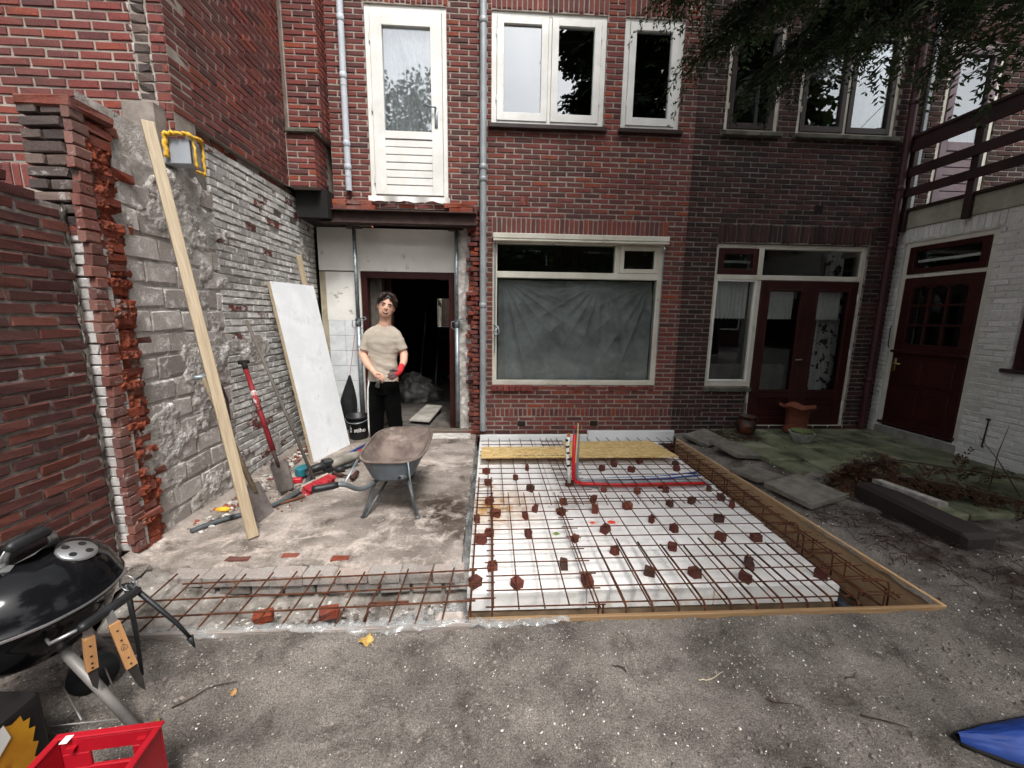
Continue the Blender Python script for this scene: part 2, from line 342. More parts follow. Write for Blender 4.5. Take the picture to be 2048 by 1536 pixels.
def brick_wall(parent, O, u, n, L, z0, z1, holes=(), m=None, course=.058, blen=.207, j=.0125, depth=.09, jit=.05, nparts=300, clip=None, out=.003, soldiers=(), skip=.0, wob=.0, ret=False, droll=.004, bond=.5):
    O = Vector(O); u = Vector(u).normalized(); n = Vector(n).normalized(); items = []
    H = [(h[0], h[1], z0+round((h[2]-z0)/course)*course, z0+round((h[3]-z0)/course)*course, h[4] if len(h) > 4 else 0) for h in holes]
    H2 = H+[(s[0], s[1], z0+round((s[2]-z0)/course)*course, z0+round((s[2]+s[3]-z0)/course)*course, 0) for s in soldiers]
    rows = int(round((z1-z0)/course))
    for r in range(rows):
        zc = z0+(r+.5)*course; iv = [(0, L)]
        for h in H2:
            if h[2] < zc < h[3]:
                e0, e1 = h[0]+rnd(0, h[4]), h[1]-rnd(0, h[4]); nv = []
                for a, b in iv:
                    if e1 <= a or e0 >= b: nv.append((a, b)); continue
                    if e0 > a: nv.append((a, e0))
                    if e1 < b: nv.append((e1, b))
                iv = nv
        off = (r % 2)*blen*bond
        for a, b in iv:
            s = math.floor((a-off)/blen)*blen+off
            while s < b:
                p, q = max(s, a)+j*.5*(s > a), min(s+blen, b)-j*.5*(s+blen < b)
                p += j*.5*(s <= a and a > 0)*0
                s += blen
                if q-p < .022: continue
                ac = (p+q)/2
                if clip and not clip(ac, zc): continue
                if skip and random.random() < skip: continue
                dz = wob*math.sin(ac*3.1+r*.7) if wob else 0
                c = O+u*ac+Vector((0, 0, zc+dz+rnd(-.001, .001)-O.z*0))+n*(out+rnd(-.003, .003)-depth/2)
                items.append((c, q-p-rnd(0, .003), course-j+rnd(-.0025, .0015), depth, rnd(-droll, droll)))
    for a0, a1, sz, sh in soldiers:
        zz0 = z0+round((sz-z0)/course)*course; zz1 = z0+round((sz+sh-z0)/course)*course; k = max(1, round((a1-a0)/course)); w = (a1-a0)/k
        for i in range(k):
            ac = a0+(i+.5)*w; c = O+u*ac+Vector((0, 0, (zz0+zz1)/2))+n*(out+rnd(-.003, .004)-depth/2)
            items.append((c, w-j*1.0, zz1-zz0-j, depth, rnd(-.012, .012)))
    if ret: return items
    place_bricks(parent, items, m, n, jit, nparts)
    return H
def backing(parent, O, u, n, L, z0, z1, holes, m, th=.22, rec=.004, name='mortar_bed'):
    O = Vector(O); u = Vector(u).normalized(); n = Vector(n).normalized()
    xs = sorted(set([0, L]+[min(max(v, 0), L) for h in holes for v in h[:2]])); zs = sorted(set([z0, z1]+[min(max(v, z0), z1) for h in holes for v in h[2:4]]))
    mb = MB()
    for i in range(len(xs)-1):
        for k in range(len(zs)-1):
            xa, xb, za, zb = xs[i], xs[i+1], zs[k], zs[k+1]
            if xb-xa < 1e-5 or zb-za < 1e-5: continue
            if any(h[0]-1e-6 <= (xa+xb)/2 <= h[1]+1e-6 and h[2] < (za+zb)/2 < h[3] for h in holes): continue
            P = [O+u*a+Vector((0, 0, z))+n*d for d in (-rec, -rec-th) for a, z in ((xa, za), (xb, za), (xb, zb), (xa, zb))]
            mb.add(P, [(0, 1, 2, 3), (7, 6, 5, 4), (0, 4, 5, 1), (1, 5, 6, 2), (2, 6, 7, 3), (3, 7, 4, 0)])
    return mb.build(name, m, parent)

def rect_frame(mb, x0, x1, z0, z1, w, y0, y1, wb=None, wt=None, c=.003):
    wb = w if wb is None else wb; wt = w if wt is None else wt
    mb.cbox((x0, y0, z0), (x0+w, y1, z1), c); mb.cbox((x1-w, y0, z0), (x1, y1, z1), c)
    mb.cbox((x0+w-.001, y0+.001, z0), (x1-w+.001, y1-.001, z0+wb), c); mb.cbox((x0+w-.001, y0+.001, z1-wt), (x1-w+.001, y1-.001, z1), c); return mb
def pane(x0, x1, z0, z1, y, m, parent): return MB().box((x0, y, z0), (x1, y+.005, z1)).build('pane', m, parent)
def room(x0, x1, y0, y1, z0, z1, m, parent, name='room_shell'):
    """inside faces of a room, open towards the street side y0"""
    V = [(x0,y0,z0),(x1,y0,z0),(x1,y1,z0),(x0,y1,z0),(x0,y0,z1),(x1,y0,z1),(x1,y1,z1),(x0,y1,z1)]
    return MB().add(V, [(0,1,2,3),(4,7,6,5),(0,3,7,4),(1,5,6,2),(3,2,6,7)]).build(name, m, parent)
def valance(x0, x1, z0, z1, y, m, parent, waves=9, amp=.018, scal=.03, name='curtain'):
    nu = waves*8; nv = 10
    def f(a, b):
        x = x0+(x1-x0)*a; ph = a*waves*2*math.pi
        zb = z0+scal*abs(math.sin(ph*.5)); z = zb+(z1-zb)*b
        return (x, y+amp*math.sin(ph)*(1-.5*b)+.004*math.sin(7*ph), z)
    return MB().grid(f, nu, nv).build(name, m, parent, smooth=True, fix=False)
def drape(x0, x1, z0, z1, y, m, parent, waves=10, amp=.03, name='curtain', skew=0):
    def f(a, b):
        x = x0+(x1-x0)*a+skew*(1-b)**1.5*math.sin(math.pi*b*.5+.4); ph = a*waves*2*math.pi
        return (x, y+amp*(math.sin(ph+.8*math.sin(ph*.37))+.3*math.sin(2.3*ph+b*3)), z0+(z1-z0)*b)
    return MB().grid(f, waves*8, 14).build(name, m, parent, smooth=True, fix=False)

# ---------------------------------------------------------------- main house
FY = 5.0
house = thing('brick_house', 'red brick row house with white window frames and a plastic-covered big window', 'house', (.6, FY+.1, 0))
ox = -1.80
hl = [(-1.375-ox, -.49-ox, 2.85, 4.81), (.005-ox, 1.30-ox, 3.64, 4.83), (1.50-ox, 2.19-ox, 3.64, 4.83), (.03-ox, 2.135-ox, .63, 2.44), (-.02, -.17-ox, -.5, 2.72, .0)]
hl_b = [h for h in hl[:-1]]+[(-.4, -.17-ox, -.5, 2.72, .13)]
sold = [(.0-ox, 1.31-ox, 4.83, .21), (1.49-ox, 2.2-ox, 4.83, .21), (-1.39-ox, -.47-ox, 4.81, .21), (.02-ox, 2.16-ox, 2.44, .21), (.02-ox, 4.19, .235, .115)]
vent_holes = [(.36-ox, .46-ox, .115, .175), (1.30-ox, 1.42-ox, .115, .175)]
Hm = brick_wall(house, (ox, FY, 0), (1, 0, 0), (0, -1, 0), 4.19, -.116, 5.974, hl_b+vent_holes, M_red, soldiers=sold, nparts=300)
backing(house, (ox, FY, 0), (1, 0, 0), (0, -1, 0), 4.19, -.116, 5.974, [h[:4] for h in Hm[:4]]+[(-.02, -.10-ox, -.5, Hm[4][3])], M_mort)
for a in (.41, 1.36):
    g = MB().box((a-.05, FY-.004, .112), (a+.05, FY+.02, .172)).build('air_vent', M_black, house)
    mv = MB()
    for k in range(4): mv.cbox((a-.046, FY-.010, .119+k*.013), (a+.046, FY-.002, .126+k*.013), .001)
    mv.build('vent_grille', M_brown, g)
# three vent bricks standing on end between the floors
for k in range(3): MB().cbox((.345+k*.036, FY-.010, 2.80), (.372+k*.036, FY+.03, 2.90), .003).build('vent_brick', M_red, house)
# roof edge above the picture
MB().box((-1.8, FY-.35, 6.0), (2.39, FY+5.2, 6.12)).build('roof_edge', M_brown, house)
MB().box((-2.2, 10.0, 0), (-1.28, 10.2, 6.0)).box((-.70, 10.0, 0), (2.39, 10.2, 6.0)).box((-1.28, 10.0, 1.92), (-.70, 10.2, 6.0)).box((-1.28, 10.0, 0), (-.70, 10.2, 1.20)).build('rear_wall', M_darkin, house)

def win_two(parent, x0, x1, z0, z1, mf, ms, mg, split=None, y=FY+.02, sill=True, sillm=None, fw=.05, sw=.075):
    f = rect_frame(MB(), x0-.008, x1+.008, z0-.005, z1+.012, fw+.008, y, y+.10)
    xs = [x0+fw] + ([] if split is None else [split]) + [x1-fw]
    if split is not None: f.cbox((split-.018, y+.001, z0+fw), (split+.018, y+.099, z1-fw), .003)
    fo = f.build('window', mf, parent)
    for i in range(len(xs)-1):
        a = xs[i]+(.018 if i else 0)+.003; b = xs[i+1]-(.018 if i < len(xs)-2 else 0)-.003
        rect_frame(MB(), a, b, z0+fw+.003, z1-fw-.003, sw, y-.012, y+.05, wb=sw+.01).build('sash', ms, fo)
        pane(a+sw-.01, b-sw+.01, z0+fw+sw-.008, z1-fw-sw+.008, y+.02, mg, fo)
        hz = z0+.25
        for zz in (hz, z1-.25): MB().tube([(a-.006 if i == 0 else b+.006, y-.014, zz), (a-.006 if i == 0 else b+.006, y-.014, zz+.06)], .006, 6).build('hinge', mf, fo)
    if sill: MB().cbox((x0-.04, FY-.07, z0-.055), (x1+.04, FY+.05, z0-.008), .005).build('sill', sillm or M_brown, fo)
    return fo
w1 = win_two(house, .013, 1.29, 3.665, 4.825, M_frame, M_frame, M_glassb, .66)
w2 = win_two(house, 1.512, 2.183, 3.665, 4.825, M_frame, M_frame, M_glass)
room(-.1, 2.35, FY+.16, FY+3, 3.1, 5.6, M_darkin, house)
# little red and white bottle on the inner sill
bt = thing('small_bottle', 'tiny white bottle with red cap behind the upstairs window', 'bottle', (1.15, FY+.16, 3.75))
MB().lathe([(.0, 0), (.03, 0), (.034, .03), (.03, .05), (.012, .07), (.0, .07)], (1.15, FY+.11, 3.78), 12).build('body', M_frame, bt, True)
MB().lathe([(.0, .07), (.014, .07), (.010, .10), (.0, .105)], (1.15, FY+.11, 3.78), 12).build('cap', mat('red_cap', rgb('#b02a20')), bt, True)
MB().box((1.0, FY+.075, 3.745), (1.25, FY+.155, 3.78)).build('inner_sill', M_frame, w1)

# balcony door
y = FY+.02
dr = rect_frame(MB(), -1.385, -.482, 2.845, 4.82, .06, y, y+.1, wb=.03).build('balcony_door', M_frame, house)
lx0, lx1, lz0, lz1 = -1.32, -.545, 2.88, 4.755
lf = MB(); rect_frame(lf, lx0, lx1, lz0, lz1, .125, y-.014, y+.045, wb=.03, wt=.14)
lf.cbox((lx0+.124, y-.013, 3.48), (lx1-.124, y+.044, 3.56), .003); lf.build('leaf', M_frame, dr)
for k in range(7):
    zz = 2.91+k*.0815
    MB().cbox((lx0+.122, y-.004+rnd(0, .002), zz), (lx1-.122, y+.03, zz+.073), .004).build('board', M_frame, dr)
MB().box((lx0+.12, y+.028, 2.90), (lx1-.12, y+.034, 3.5)).build('board_back', M_brown, dr)
pane(lx0+.115, lx1-.115, 3.55, 4.63, y+.02, M_glassc, dr)
hd = MB(); hd.cbox((-.635, y-.022, 3.60), (-.60, y-.013, 3.83), .003); hd.tube([(-.617, y-.02, 3.80), (-.617, y-.055, 3.80), (-.64, y-.06, 3.80), (-.745, y-.058, 3.815)], .010, 8)
hd.build('handle', M_galv, dr, True)
for zz in (3.0, 3.75, 4.45): MB().tube([(-1.327, y-.016, zz), (-1.327, y-.016, zz+.09)], .008, 6).build('hinge', M_frame, dr)
# torn flashing under the door
fl = MB().grid(lambda a, b: (-1.40+.93*a, FY-.035-.02*math.sin(a*17)*b, 2.85-.055*b-.02*b*fbm(a*6, 0, 3)), 30, 4); fl.build('flashing', M_frame, dr, True, False)
MB().cbox((-1.33, FY+.02, 2.735), (-.50, FY+.1, 2.80), .004).build('timber_lintel', mat('old_timber', rgb('#3c2820'), rgb('#53382c'), 10, rough=.8), house)
drape(-1.28, -.58, 3.5, 4.7, FY+.15, M_curt, house, 11, .015)
def dr2(a, b):
    t = b; x0_ = -1.02+.30*(1-t)**2*0; w = .42*(.35+.65*t**.6); xc = -.66-(.2)*t
    return (xc-w/2+w*a, FY+.11+.015*math.sin(a*34+t*2), 3.5+1.2*t)
MB().grid(dr2, 60, 14).build('curtain', M_curt, house, True, False)
room(-1.75, -.15, FY+.16, FY+2.6, 2.8, 5.6, M_darkin, house)

# big ground floor window with plastic sheeting behind
bx0, bx1, bz0, bz1 = .035, 2.128, .645, 2.43
f = rect_frame(MB(), bx0-.01, bx1+.01, bz0, bz1, .06, y, y+.1); f.cbox((bx0+.05, y-.012, 1.97), (bx1-.05, y+.09, 2.045), .004)
bw = f.build('window', M_cream, house)
MB().cbox((1.53, y+.001, 2.044), (1.59, y+.08, bz1-.055), .003).build('mullion', M_cream, bw)
rect_frame(MB(), 1.592, bx1-.052, 2.05, bz1-.06, .05, y-.012, y+.05).build('sash', M_cream, bw)
pane(bx0+.04, 1.54, 2.03, bz1-.04, y+.03, M_glassd, bw); pane(1.63, bx1-.09, 2.09, bz1-.1, y+.02, M_glassd, bw); pane(bx0+.04, bx1-.04, bz0+.04, 1.985, y+.03, M_glassd, bw)
# sun screen box above
MB().cbox((.03, FY-.075, 2.415), (2.16, FY+.03, 2.475), .006).build('screen_box', M_cream, bw); MB().cbox((.035, FY-.085, 2.385), (2.155, FY-.03, 2.405), .003).build('screen_rail', M_cream, bw)
for a in (.06, 2.12): MB().tube([(a, FY-.02, 2.4), (a, FY-.022, 1.05)], .007, 6).build('guide_rail', M_galv, bw)
for a in (2.10,): MB().tube([(a, FY-.05, 2.36), (a+.01, FY-.07, 2.33), (a, FY-.03, 2.29)], .012, 6).build('bracket', M_galv, bw)
cr = MB(); cr.tube([(.045, FY-.03, 1.40), (.10, FY-.06, 1.37), (.115, FY-.07, 1.31), (.075, FY-.06, 1.27), (.05, FY-.045, 1.31), (.09, FY-.05, 1.36)], .012, 8); cr.build('crank', M_galv, bw, True)
# sill of bricks on edge, left part whole and the rest chipped
for k in range(28):
    a = .02+k*.0755; whole = k < 7
    d = .06 if whole else rnd(-.005, .03)
    MB().cbox((a, FY-d, .575+(0 if whole else rnd(.0, .02))), (a+.068, FY+.04, .645-(0 if whole else rnd(0, .02))), .006, jit=.002 if whole else .006).build('sill_brick', M_sill, bw)
M_film = film_mat('plastic_sheet', rgb('#cfd3d1'), .42, .78, 4, .28, .5)
def crease(t): return 1-abs(math.sin(t))**.8
def sheet(a, b):
    x = .10+1.97*a; t = 1-b; f = 0
    for (px_, top, k, am, rg) in ((.03, 0, 26, .055, .8), (.66, .02, 24, .045, .6), (1.0, .0, 22, .055, .65), (.35, .25, 12, .02, .6)):
        dx = a-px_; ty = t-top+.03; r = math.hypot(dx, ty*.62); ang = math.atan2(dx, ty*.62)
        f += am*crease(ang*k*.5+1.5*fbm(ang*2, px_*9, 1))*math.exp(-(r/rg)**2)*min(1, r*5)
    f += .010*crease(9*t+3*a+1.2*fbm(a*3, t*3, 7))*max(0, fbm(a*2, t*2, 4)+.3)+.006*fbm(a*16, t*16, 2)+.014*fbm(a*2.5, t*2.5, 5)
    return (x, FY+.165-.75*f, .70+1.26*b-.012*math.sin(math.pi*min(1, a/.66))*b**3)
MB().grid(sheet, 260, 170).build('plastic_sheet', M_film, bw, True, False)
room(-.1, 2.35, FY+.17, FY+4, 0, 2.62, mat('front_room', rgb('#3c4441'), rgb('#4d5551'), 2), house)

# ---------------------------------------------------------------- opening under the balcony door
MB().cbox((-1.95, FY-.06, 2.54), (-.165, FY-.045, 2.675), .002).cbox((-1.95, FY-.12, 2.535), (-.165, FY+.03, 2.548), .002).cbox((-1.95, FY-.12, 2.667), (-.165, FY+.03, 2.68), .002).build('steel_beam', M_steel)
tag(bpy.data.objects['steel_beam'], 'rusty brown steel beam carrying the wall under the white balcony door', 'beam')
pw = MB(); pw.box((-2.14, FY+.30, 2.045), (-.44, FY+.42, 2.56)); partw = pw.build('white_partition', M_bwall)
tag(partw, 'white plastered partition behind the steel props with tiles and dark doorway', 'wall')
MB().box((-2.14, FY+.30, -.05), (-2.065, FY+.42, 2.03)).build('bare_strip', mat('bare_plaster', rgb('#8f8672'), rgb('#a79d88'), 9, bump=.5), partw)
MB().box((-2.065, FY+.296, 1.43), (-1.66, FY+.42, 2.03)).build('plaster_panel', mat('white_plaster_patch', rgb('#d2d0ca'), rgb('#dedcd7'), 4, bump=.3, bs=40, spots=((5, .62, rgb('#9d988c'), .05),)), partw)
MB().box((-2.065, FY+.305, -.05), (-1.66, FY+.42, 1.43)).build('tile_bed', M_mort, partw)
for r in range(8):
    for c in range(2):
        MB().cbox((-2.062+c*.203, FY+.296+rnd(0, .001), 1.43-.196*(r+1)+.002), (-2.062+c*.203+.200, FY+.31, 1.43-.196*r-.002), .003).build('wall_tile', M_tile, partw)
MB().cbox((-1.66, FY+.285, -.02), (-1.635, FY+.44, 2.045), .004).build('edge_strip', M_bwall, partw)
dfm = MB(); dfm.cbox((-1.635, FY+.31, 0), (-1.56, FY+.43, 2.02), .004); dfm.cbox((-.53, FY+.30, 0), (-.455, FY+.43, 2.02), .004); dfm.cbox((-1.635, FY+.305, 1.96), (-.455, FY+.43, 2.04), .004)
dfo = dfm.build('door_frame', M_maroon, partw)
MB().cbox((-1.40, FY+.62, 0), (-1.335, FY+.72, 2.0), .004).build('inner_post', M_maroon, partw)
MB().cbox((-1.57, FY+.44, .02), (-1.41, FY+.60, 2.0), .006).build('inner_panel', mat('bare_inner', rgb('#3e3a33'), rgb('#59524a'), 12, bump=.6), partw)
MB().box((-.455, FY+.29, -.05), (-.42, FY+.42, 2.56)).build('white_edge', M_frame, partw)
rough = MB().grid(lambda a, b: (-.42+.26*a, FY+.16-.10*a+.02*fbm(a*9, b*40, 5), -.02+2.58*b), 12, 130).build('rough_reveal', M_plast, house, True, False)
# toothed brick edge where the wall was cut
its = []
for r in range(46):
    for kk in range(2):
        if random.random() < .85: its.append((Vector((-.17-.06*kk+rnd(-.03, .02), FY+.045+.07*kk+rnd(-.02, .02), -.05+.058*(r+.5))), rnd(.05, .10), rnd(.035, .05), .10, rnd(-.08, .08)))
place_bricks(house, its, M_orange, (0, -1, 0), .2, 92, 'broken_brick')
# hollow under the pillar and wall bits above the beam
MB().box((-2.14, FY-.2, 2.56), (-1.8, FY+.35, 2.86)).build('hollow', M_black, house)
its = [(Vector((x+rnd(-.02, .02), FY-.02, zz)), rnd(.09, .2), .05, .09, rnd(-.05, .05)) for zz in (2.71, 2.765) for x in np.arange(-1.72, -1.40, .15)]+[(Vector((x+rnd(-.02, .02), FY-.02, zz)), rnd(.09, .2), .05, .09, rnd(-.05, .05)) for zz in (2.71, 2.765) for x in np.arange(-.42, -.2, .13)]
place_bricks(house, its, M_orange, (0, -1, 0), .2, 30, 'broken_brick')

# interior seen through the doorway
fl = MB().grid(lambda a, b: (-2.2+2.2*a, FY+.1+5.2*b, .0+.004*fbm(a*9, b*16, 2)), 30, 60).build('interior_floor', mat('dusty_floor', rgb('#4e4a45'), rgb('#6d6862'), 5, bump=.4, bs=60), None, True, False); struct(fl)
MB().add([(-2.2, FY+.43, 2.6), (-.42, FY+.43, 2.6), (-.42, 10, 2.6), (-2.2, 10, 2.6), (-2.2, FY+.43, 0), (-2.2, 10, 0), (-.42, FY+.43, 0), (-.42, 10, 0)], [(0, 1, 2, 3), (0, 3, 5, 4), (1, 6, 7, 2)]).build('room_shell', mat('near_black_room', rgb('#171513'), rgb('#221f1d'), 2), house)  # near-black hallway walls and ceiling
MB().cbox((-1.27, 9.90, .13), (-.70, 9.98, 1.0), .01).build('red_panel', mat('dark_red_panel', rgb('#5a1414'), rgb('#6b1a18'), 3), house)
MB().cbox((-1.29, 9.86, .90), (-.70, 10.0, 1.23), .02).build('window_ledge', mat('slate_ledge', rgb('#3f464c'), rgb('#5a6168'), 8, bump=.5), house)
rect_frame(MB(), -1.29, -.70, 1.22, 1.93, .02, 9.95, 10.05).build('rear_window', M_frame, house)
# ---------------------------------------------------------------- neighbouring house on the right (dark brick)
nb = thing('dark_brick_house', 'darker brown brick neighbour house with maroon garden doors', 'house', (4, FY+.1, 0))
nx = 2.39; Ln = 5.4
hn = [(2.735-nx, 3.39-nx, 3.68, 4.83), (3.62-nx, 4.85-nx, 3.68, 4.83), (2.795-nx, 3.36-nx, .63, 2.43), (3.355-nx, 4.775-nx, .09, 2.43), (5.42-nx, 6.13-nx, 2.85, 4.78)]
sn = [(2.70-nx, 3.42-nx, 4.83, .21), (3.60-nx, 4.87-nx, 4.83, .21), (2.79-nx, 4.83-nx, 2.43, .21), (5.38-nx, 6.17-nx, 4.78, .21), (0, .40, .235, .115)]
Hn = brick_wall(nb, (nx, FY, 0), (1, 0, 0), (0, -1, 0), Ln, -.116, 5.974, hn, M_dark, soldiers=sn, j=.009)
backing(nb, (nx, FY, 0), (1, 0, 0), (0, -1, 0), Ln, -.116, 5.974, [h[:4] for h in Hn], M_mortd)
MB().box((2.4, FY-.35, 6.0), (7.8, FY+5.2, 6.12)).build('roof_edge', M_brown, nb)
for k in range(3): MB().cbox((3.985+k*.036, FY-.010, 2.80), (4.012+k*.036, FY+.03, 2.90), .003).build('vent_brick', M_black, nb)
def dark_window(x0, x1, z0, z1, split=None):
    fo = win_two(nb, x0, x1, z0, z1, M_cream, M_brown, M_glass, split, sillm=M_stone, fw=.04, sw=.055)
    return fo
dark_window(2.74, 3.385, 3.685, 4.825); dark_window(3.625, 4.845, 3.685, 4.825, 4.23)
MB().cbox((3.235, FY+.2, 3.78), (3.26, FY+.24, 4.3), .002).build('inner_post', M_frame, nb)
valance(3.68, 4.2, 4.35, 4.80, FY+.13, M_curt, nb, 10); valance(4.26, 4.8, 4.33, 4.80, FY+.13, M_curt, nb, 10)
room(2.45, 5.2, FY+.16, FY+3, 3.1, 5.6, M_darkin, nb)
# garden doors with side light and transoms
y = FY+.03
f = MB(); rect_frame(f, 2.79, 3.40, .64, 2.43, .05, y, y+.1, wb=.07)
f.cbox((3.399, y, .10), (3.43, y+.1, 2.43), .003); f.cbox((4.72, y, .10), (4.778, y+.1, 2.43), .003); f.cbox((3.429, y+.001, 2.375), (4.721, y+.099, 2.43), .003); f.cbox((2.839, y-.01, 2.00), (4.721, y+.09, 2.06), .003)
f.cbox((3.355, y-.012, 2.06), (3.41, y+.09, 2.38), .003); f.cbox((3.40, y-.03, .085), (4.775, y+.1, .115), .003)
gd = f.build('garden_door', M_cream, nb)
rect_frame(MB(), 2.845, 3.352, 2.065, 2.375, .065, y-.014, y+.05).build('transom_sash', M_maroon, gd); pane(2.9, 3.3, 2.12, 2.32, y+.02, M_glass, gd)
MB().cbox((2.92, y+.03, 2.205), (3.28, y+.045, 2.235), .002).build('vent_strip', M_frame, gd)
pane(3.41, 4.72, 2.055, 2.38, y+.03, M_glassd, gd); pane(2.84, 3.36, .70, 2.0, y+.03, M_glassd, gd)
rect_frame(MB(), 2.835, 3.375, .70, 2.0, .022, y-.006, y+.06).build('side_light', M_frame, gd)
MB().cbox((2.77, FY-.05, .575), (3.40, FY+.04, .632), .005).build('sill', M_stone, gd)
for (a, b) in ((3.433, 4.075), (4.079, 4.718)):
    d = MB(); rect_frame(d, a, b, .118, 1.995, .105, y-.018, y+.04, wb=.10, wt=.12); d.cbox((a+.104, y-.017, .48), (b-.104, y+.039, .585), .003)
    lf = d.build('leaf', M_maroon, gd)
    rect_frame(MB(), a+.09, b-.09, .57, 1.89, .025, y-.024, y-.004).build('glazing_bead', M_maroon, lf)
    pane(a+.10, b-.10, .57, 1.89, y+.012, M_glassd, lf)
    for k in range(3): MB().cbox((a+.102, y-.002, .214+k*.089), (b-.102, y+.03, .214+k*.089+.083), .005).build('board', M_maroon, lf)
    valance(a+.12, b-.12, 1.50, 1.87, y+.10, M_curt, lf, 9, .016, .02)
MB().tube([(4.06, y-.02, 1.0), (4.06, y-.05, 1.0), (4.03, y-.055, 1.0), (3.98, y-.05, .995)], .008, 6).build('handle', M_galv, gd, True)
for zz in (.35, 1.05, 1.75): MB().tube([(4.722, y-.02, zz), (4.722, y-.02, zz+.09)], .008, 6).build('hinge', M_frame, gd)
valance(2.87, 3.34, 1.50, 1.98, y+.12, M_curt, nb, 9, .016, .02)
M_pattern = mat('patterned_curtain', rgb('#c9c8c4'), rgb('#d5d4d0'), 4, spots=((11, .57, rgb('#3f4140'), .03),), bump=.05)
drape(4.42, 4.72, .3, 1.97, y+.22, M_pattern, nb, 5, .03); drape(4.43, 4.66, 2.06, 2.4, y+.2, M_pattern, nb, 4, .02)
sf = thing('sofa', 'grey fabric sofa standing behind the glass of the garden doors', 'sofa', (3.7, FY+.9, .12))
MB().cbox((3.1, FY+.7, .12), (4.35, FY+1.3, .62), .06).build('seat', mat('sofa_fabric', rgb('#6f6c66'), rgb('#85817a'), 5, bump=.3), sf); MB().cbox((3.1, FY+.62, .12), (4.35, FY+.72, .86), .04).build('backrest', mat('sofa_back', rgb('#77736c'), rgb('#8d8880'), 5, bump=.3), sf)
room(2.45, 5.3, FY+.17, FY+4, .1, 2.62, M_darkin, nb)
# balcony door upstairs right
y = FY+.02
bd = rect_frame(MB(), 5.43, 6.12, 2.86, 4.775, .05, y, y+.1).build('balcony_door', M_cream, nb)
lf = rect_frame(MB(), 5.485, 6.065, 2.92, 4.72, .085, y-.014, y+.05, wb=.1); lf.cbox((5.57, y-.013, 3.58), (5.98, y+.049, 3.68), .003); lf.build('leaf', M_purple, bd)
pane(5.56, 5.99, 3.66, 4.65, y+.02, M_glassb, bd)
for k in range(6): MB().cbox((5.572, y-.003, 3.025+k*.093), (5.978, y+.03, 3.025+k*.093+.085), .004).build('board', M_purple, bd)
room(5.3, 7.0, FY+.16, FY+2.5, 2.8, 5.6, M_darkin, nb)
MB().cbox((5.17, FY-.04, 2.85), (5.215, FY-.005, 5.2), .004).build('corner_trim', M_zinc, nb)

# ---------------------------------------------------------------- white annex with balcony
AX = 5.13
ann = thing('white_annex', 'white painted brick annex with maroon stable door on the right', 'building', (6, 3.8, 0))
u = (0, -1, 0)   # along the wall, away from the house
O = (AX, FY, 0)
ha = [(.10, 1.04, .16, 2.46), (1.34, 2.35, 1.05, 1.85)]
Ha = brick_wall(ann, O, u, (-1, 0, 0), 2.9, 0, 2.63, ha, M_annex, course=.0585, blen=.2, j=.008, jit=.11, depth=.09, soldiers=[(.06, 1.08, 2.46, .17)], wob=.003)
backing(ann, O, u, (-1, 0, 0), 2.9, -.1, 2.63, [h[:4] for h in Ha], M_mortw, rec=.004)
brick_wall(ann, (AX, FY-2.9, 0), (1, 0, 0), (0, -1, 0), 2.3, 0, 2.63, (), M_annex, course=.0585, blen=.2, j=.008, jit=.11, nparts=0)
backing(ann, (AX, FY-2.9, 0), (1, 0, 0), (0, -1, 0), 2.3, -.1, 2.63, [], M_mortw, rec=.004)
MB().box((AX-.02, 2.08, 2.632), (7.5, FY-.01, 2.83)).build('fascia', mat('mossy_fascia', rgb('#8b887a'), rgb('#a3a092'), 4, rough=.9, bump=.4, spots=((3, .55, rgb('#6f6a3a'), .2), (9, .66, rgb('#c9c7bd'), .06))), ann)
MB().box((AX-.05, 2.05, 2.835), (7.55, FY-.012, 2.865)).build('roof_edge', M_brown, ann)
# stable door: frame, transom, upper leaf with nine panes, lower leaf
def AB(mb, y0, y1, z0, z1, x0, x1, c=.003): return mb.cbox((AX+x0, min(y0, y1), z0), (AX+x1, max(y0, y1), z1), c)
f = MB(); AB(f, 4.895, 4.83, .05, 2.46, .02, .12); AB(f, 4.02, 3.965, .17, 2.46, .02, .12); AB(f, 4.831, 4.019, 2.40, 2.46, .021, .119); AB(f, 4.831, 4.019, 2.03, 2.075, .015, .11)
ad = f.build('stable_door', M_cream, ann)
tr = MB(); AB(tr, 4.828, 4.76, 2.08, 2.395, .0, .06); AB(tr, 4.09, 4.022, 2.08, 2.395, .0, .06); AB(tr, 4.761, 4.089, 2.34, 2.395, .001, .059); AB(tr, 4.761, 4.089, 2.08, 2.14, .001, .059); tro = tr.build('transom_sash', M_maroon, ad)
MB().box((AX+.03, 4.08, 2.13), (AX+.035, 4.77, 2.35)).build('pane', M_glassd, tro)
MB().cbox((AX+.045, 4.1, 2.21), (AX+.06, 4.75, 2.24), .002).build('vent_strip', M_frame, tro)
up = MB(); yl, yr = 4.826, 4.024
AB(up, yl, yl-.11, 1.15, 2.025, 0, .05); AB(up, yr+.11, yr, 1.15, 2.025, 0, .05); AB(up, yl-.109, yr+.109, 1.93, 2.025, .001, .049); AB(up, yl-.109, yr+.109, 1.15, 1.235, .001, .049)
upo = up.build('upper_leaf', M_maroon, ad)
mun = MB(); py = np.linspace(yl-.11, yr+.11, 4); pz = np.linspace(1.235, 1.93, 4)
for q in py[1:3]: AB(mun, q+.012, q-.012, 1.235, 1.93, .004, .045)
for q in pz[1:3]: AB(mun, yl-.11, yr+.11, q-.012, q+.012, .005, .044)
